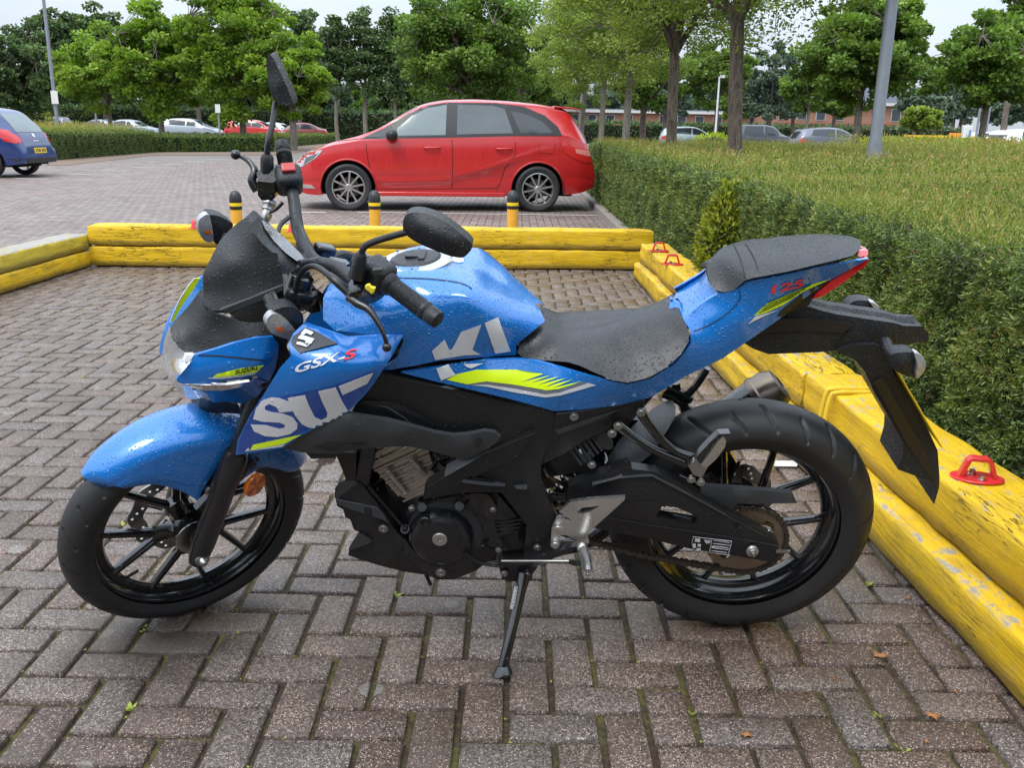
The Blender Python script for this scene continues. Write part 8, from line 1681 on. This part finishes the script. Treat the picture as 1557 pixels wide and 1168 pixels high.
# ---- foot controls
fb_ = panel('footrest_plate', M_alu, ZD([(1152, 682, .165), (1205, 635, .17), (1330, 620, .172), (1466, 612, .172), (1462, 625, .172), (1380, 700, .172), (1292, 778, .172), (1288, 800, .172), (1296, 826, .172), (1262, 845, .172), (1215, 852, .17), (1130, 862, .165), (1112, 840, .165), (1118, 760, .165), (1140, 712, .165), (1165, 712, .165), (1215, 722, .168), (1180, 700, .166)]), ZD([(1300, 690, .178)]), t=0.010, step=7, mirror=False, bev=0.0025, holes=[[p[:2] for p in ZD([(1236, 684, 0), (1262, 662, 0), (1348, 652, 0), (1300, 680, 0), (1262, 690, 0)])], [p[:2] for p in ZD([(1152, 795, 0), (1185, 790, 0), (1240, 822, 0), (1155, 815, 0)])]])
for x, y in ((1148, 755), (1135, 832)): MB().lathe(FB.px(480 + x / S5, 560 + y / S5, .168), (0, 1, 0), [(0.0105, -0.004), (0.0105, 0.004), (0.0075, 0.005), (0.0075, 0.009), (0.004, 0.010), (0.003, 0.006), (0, 0.006)], 20).build('plate_bolt', M_alu, fb_)
tub('foot_peg', M_alu, [FB.px(480 + 1268 / S5, 560 + 855 / S5, .20), FB.px(480 + 1275 / S5, 560 + 880 / S5, .225), FB.px(480 + 1285 / S5, 560 + 925 / S5, .262), FB.px(480 + 1290 / S5, 560 + 965 / S5, .285)], [0.0085, .0115, .0095, .0085], 14, 3, parent=fb_)
for k in range(8):
    a_, b_2 = FB.px(480 + 1275 / S5, 560 + 880 / S5, .225), FB.px(480 + 1290 / S5, 560 + 965 / S5, .285); dd = (b_2 - a_).normalized(); u_ = dd.orthogonal().normalized(); w_ = dd.cross(u_); o_ = u_ * math.cos(k * math.pi / 4) + w_ * math.sin(k * math.pi / 4)
    MB().tube([a_ + o_ * 0.0108, b_2 + o_ * 0.0080], 0.0016, 5).build('peg_rib', M_steelb, fb_)
spheroid('peg_pivot', FB.px(480 + 1262 / S5, 560 + 850 / S5, .195), 0.012, M_alu, parent=fb_)
gl = panel('gear_lever', M_eng, ZD([(1240, 845, .19), (1215, 868, .19), (1095, 915, .18), (990, 935, .17), (880, 935, .165), (870, 920, .165), (985, 915, .17), (1085, 890, .18), (1205, 848, .19)]), (), t=0.012, step=7, mirror=False, bev=0.002)
tub('gear_linkage', M_steelb, [(480 + 880 / S5, 560 + 915 / S5, .16), (480 + 1200 / S5, 560 + 915 / S5, .19)], 0.0032, sm=0, parent=gl); tub('shift_toe_peg', M_blkdry, [FB.px(480 + 1205 / S5, 560 + 918 / S5, .17), FB.px(480 + 1245 / S5, 560 + 925 / S5, .21)], [.006, .007], parent=gl, sm=0)
tub('shift_arm', M_gloss, [Lp(945, 500, .135), Lp(950, 600, .14), Lp(950, 690, .145)], [.009, .007, .009], parent=gl); bolt(Lp(945, 575, .15), gcn, 0.006, 0.004, M_steelb, gl); bolt(Lp(940, 515, .15), gcn, 0.009, 0.004, M_eng, gl)
tub('neutral_wire', M_blkdry, [Lp(640, 610, .13), Lp(760, 690, .13), Lp(900, 722, .13), Lp(1000, 728, .14)], 0.0035)
# ---- side stand: bracket, spring, leg down to the ground
stf_w = gnd(762, 1029); stf = tl(stf_w) + Vector((0, 0, 0.004)); st0 = FB.px(600 + 1180 / S2, 740 + 800 / S2, .13)
sb = panel('stand_bracket', M_eng, ZL([(950, 720, .12), (1160, 720, .125), (1300, 740, .125), (1260, 790, .125), (1250, 860, .125), (1150, 880, .125), (980, 848, .12), (965, 800, .12)]), (), t=0.02, step=8, mirror=False, bev=0.002)
for x, y in ((998, 790), (1210, 805)): bolt(Lp(x, y, .128), gcn, 0.008, 0.006, M_steelb, sb)
bolt(Lp(1300, 555, .15), gcn, 0.008, 0.006, M_steelb)
std = MB().tube([st0, st0.lerp(stf, 0.15), st0.lerp(stf, 0.5), st0.lerp(stf, 0.93), stf + (st0 - stf).normalized() * 0.012], [0.016, 0.0125, 0.0125, 0.0115, 0.011], 18, flat=((0, 1, 0.3), 0.8)).build('side_stand', M_gloss, moto)
w2l = Bi; fp = MB(); cw = Vector((stf_w.x, stf_w.y, 0.004))
ringa = []
for z, s_ in ((0.0, 1.0), (0.006, 1.0), (0.02, 0.62)):
    ringa.append([tl((cw.x + math.cos(t) * 0.021 * s_ + (0.004 if z else 0), cw.y + math.sin(t) * 0.015 * s_ + z * 0.4, z + 0.003)) for t in [2 * math.pi * k / 20 for k in range(20)]])
fp.loft(ringa).build('stand_foot', M_gloss, std, bev=0.001)
mbp = MB(); s0, s1 = st0 + Vector((0.016, 0.02, -0.01)), st0.lerp(stf, 0.30) + Vector((0.012, 0.014, 0)); cl = []
for i in range(181): t = i / 180; p = s0.lerp(s1, t); a = t * 2 * math.pi * 18; cl.append(p + Vector((math.cos(a), math.sin(a), 0)) * 0.0055)
mbp.tube(cl, 0.0012, 5); mbp.build('stand_spring', M_steelb, std)
# fork reflector bolts etc done; wheel valve
tub('valve_stem', M_blkdry, [CRc + Vector((-math.cos(R(8)) * 0.20, 0.01, math.sin(R(8)) * 0.20)), CRc + Vector((-math.cos(R(8)) * 0.165, 0.03, math.sin(R(8)) * 0.165))], 0.004, sm=0, parent=wr_)
tub('valve_stem', M_blkdry, [CF + (Ff * math.cos(R(-42)) + Fu * math.sin(R(-42))) * 0.19, CF + (Ff * math.cos(R(-42)) + Fu * math.sin(R(-42))) * 0.155 + Fl * 0.01], 0.004, sm=0, parent=wf_)
# keep one level below the part for anything hung deeper
def lvl(o):
    n = 0
    while o.parent: o = o.parent; n += 1
    return n
for o in list(C.objects):
    if lvl(o) > 2: o.parent = o.parent.parent
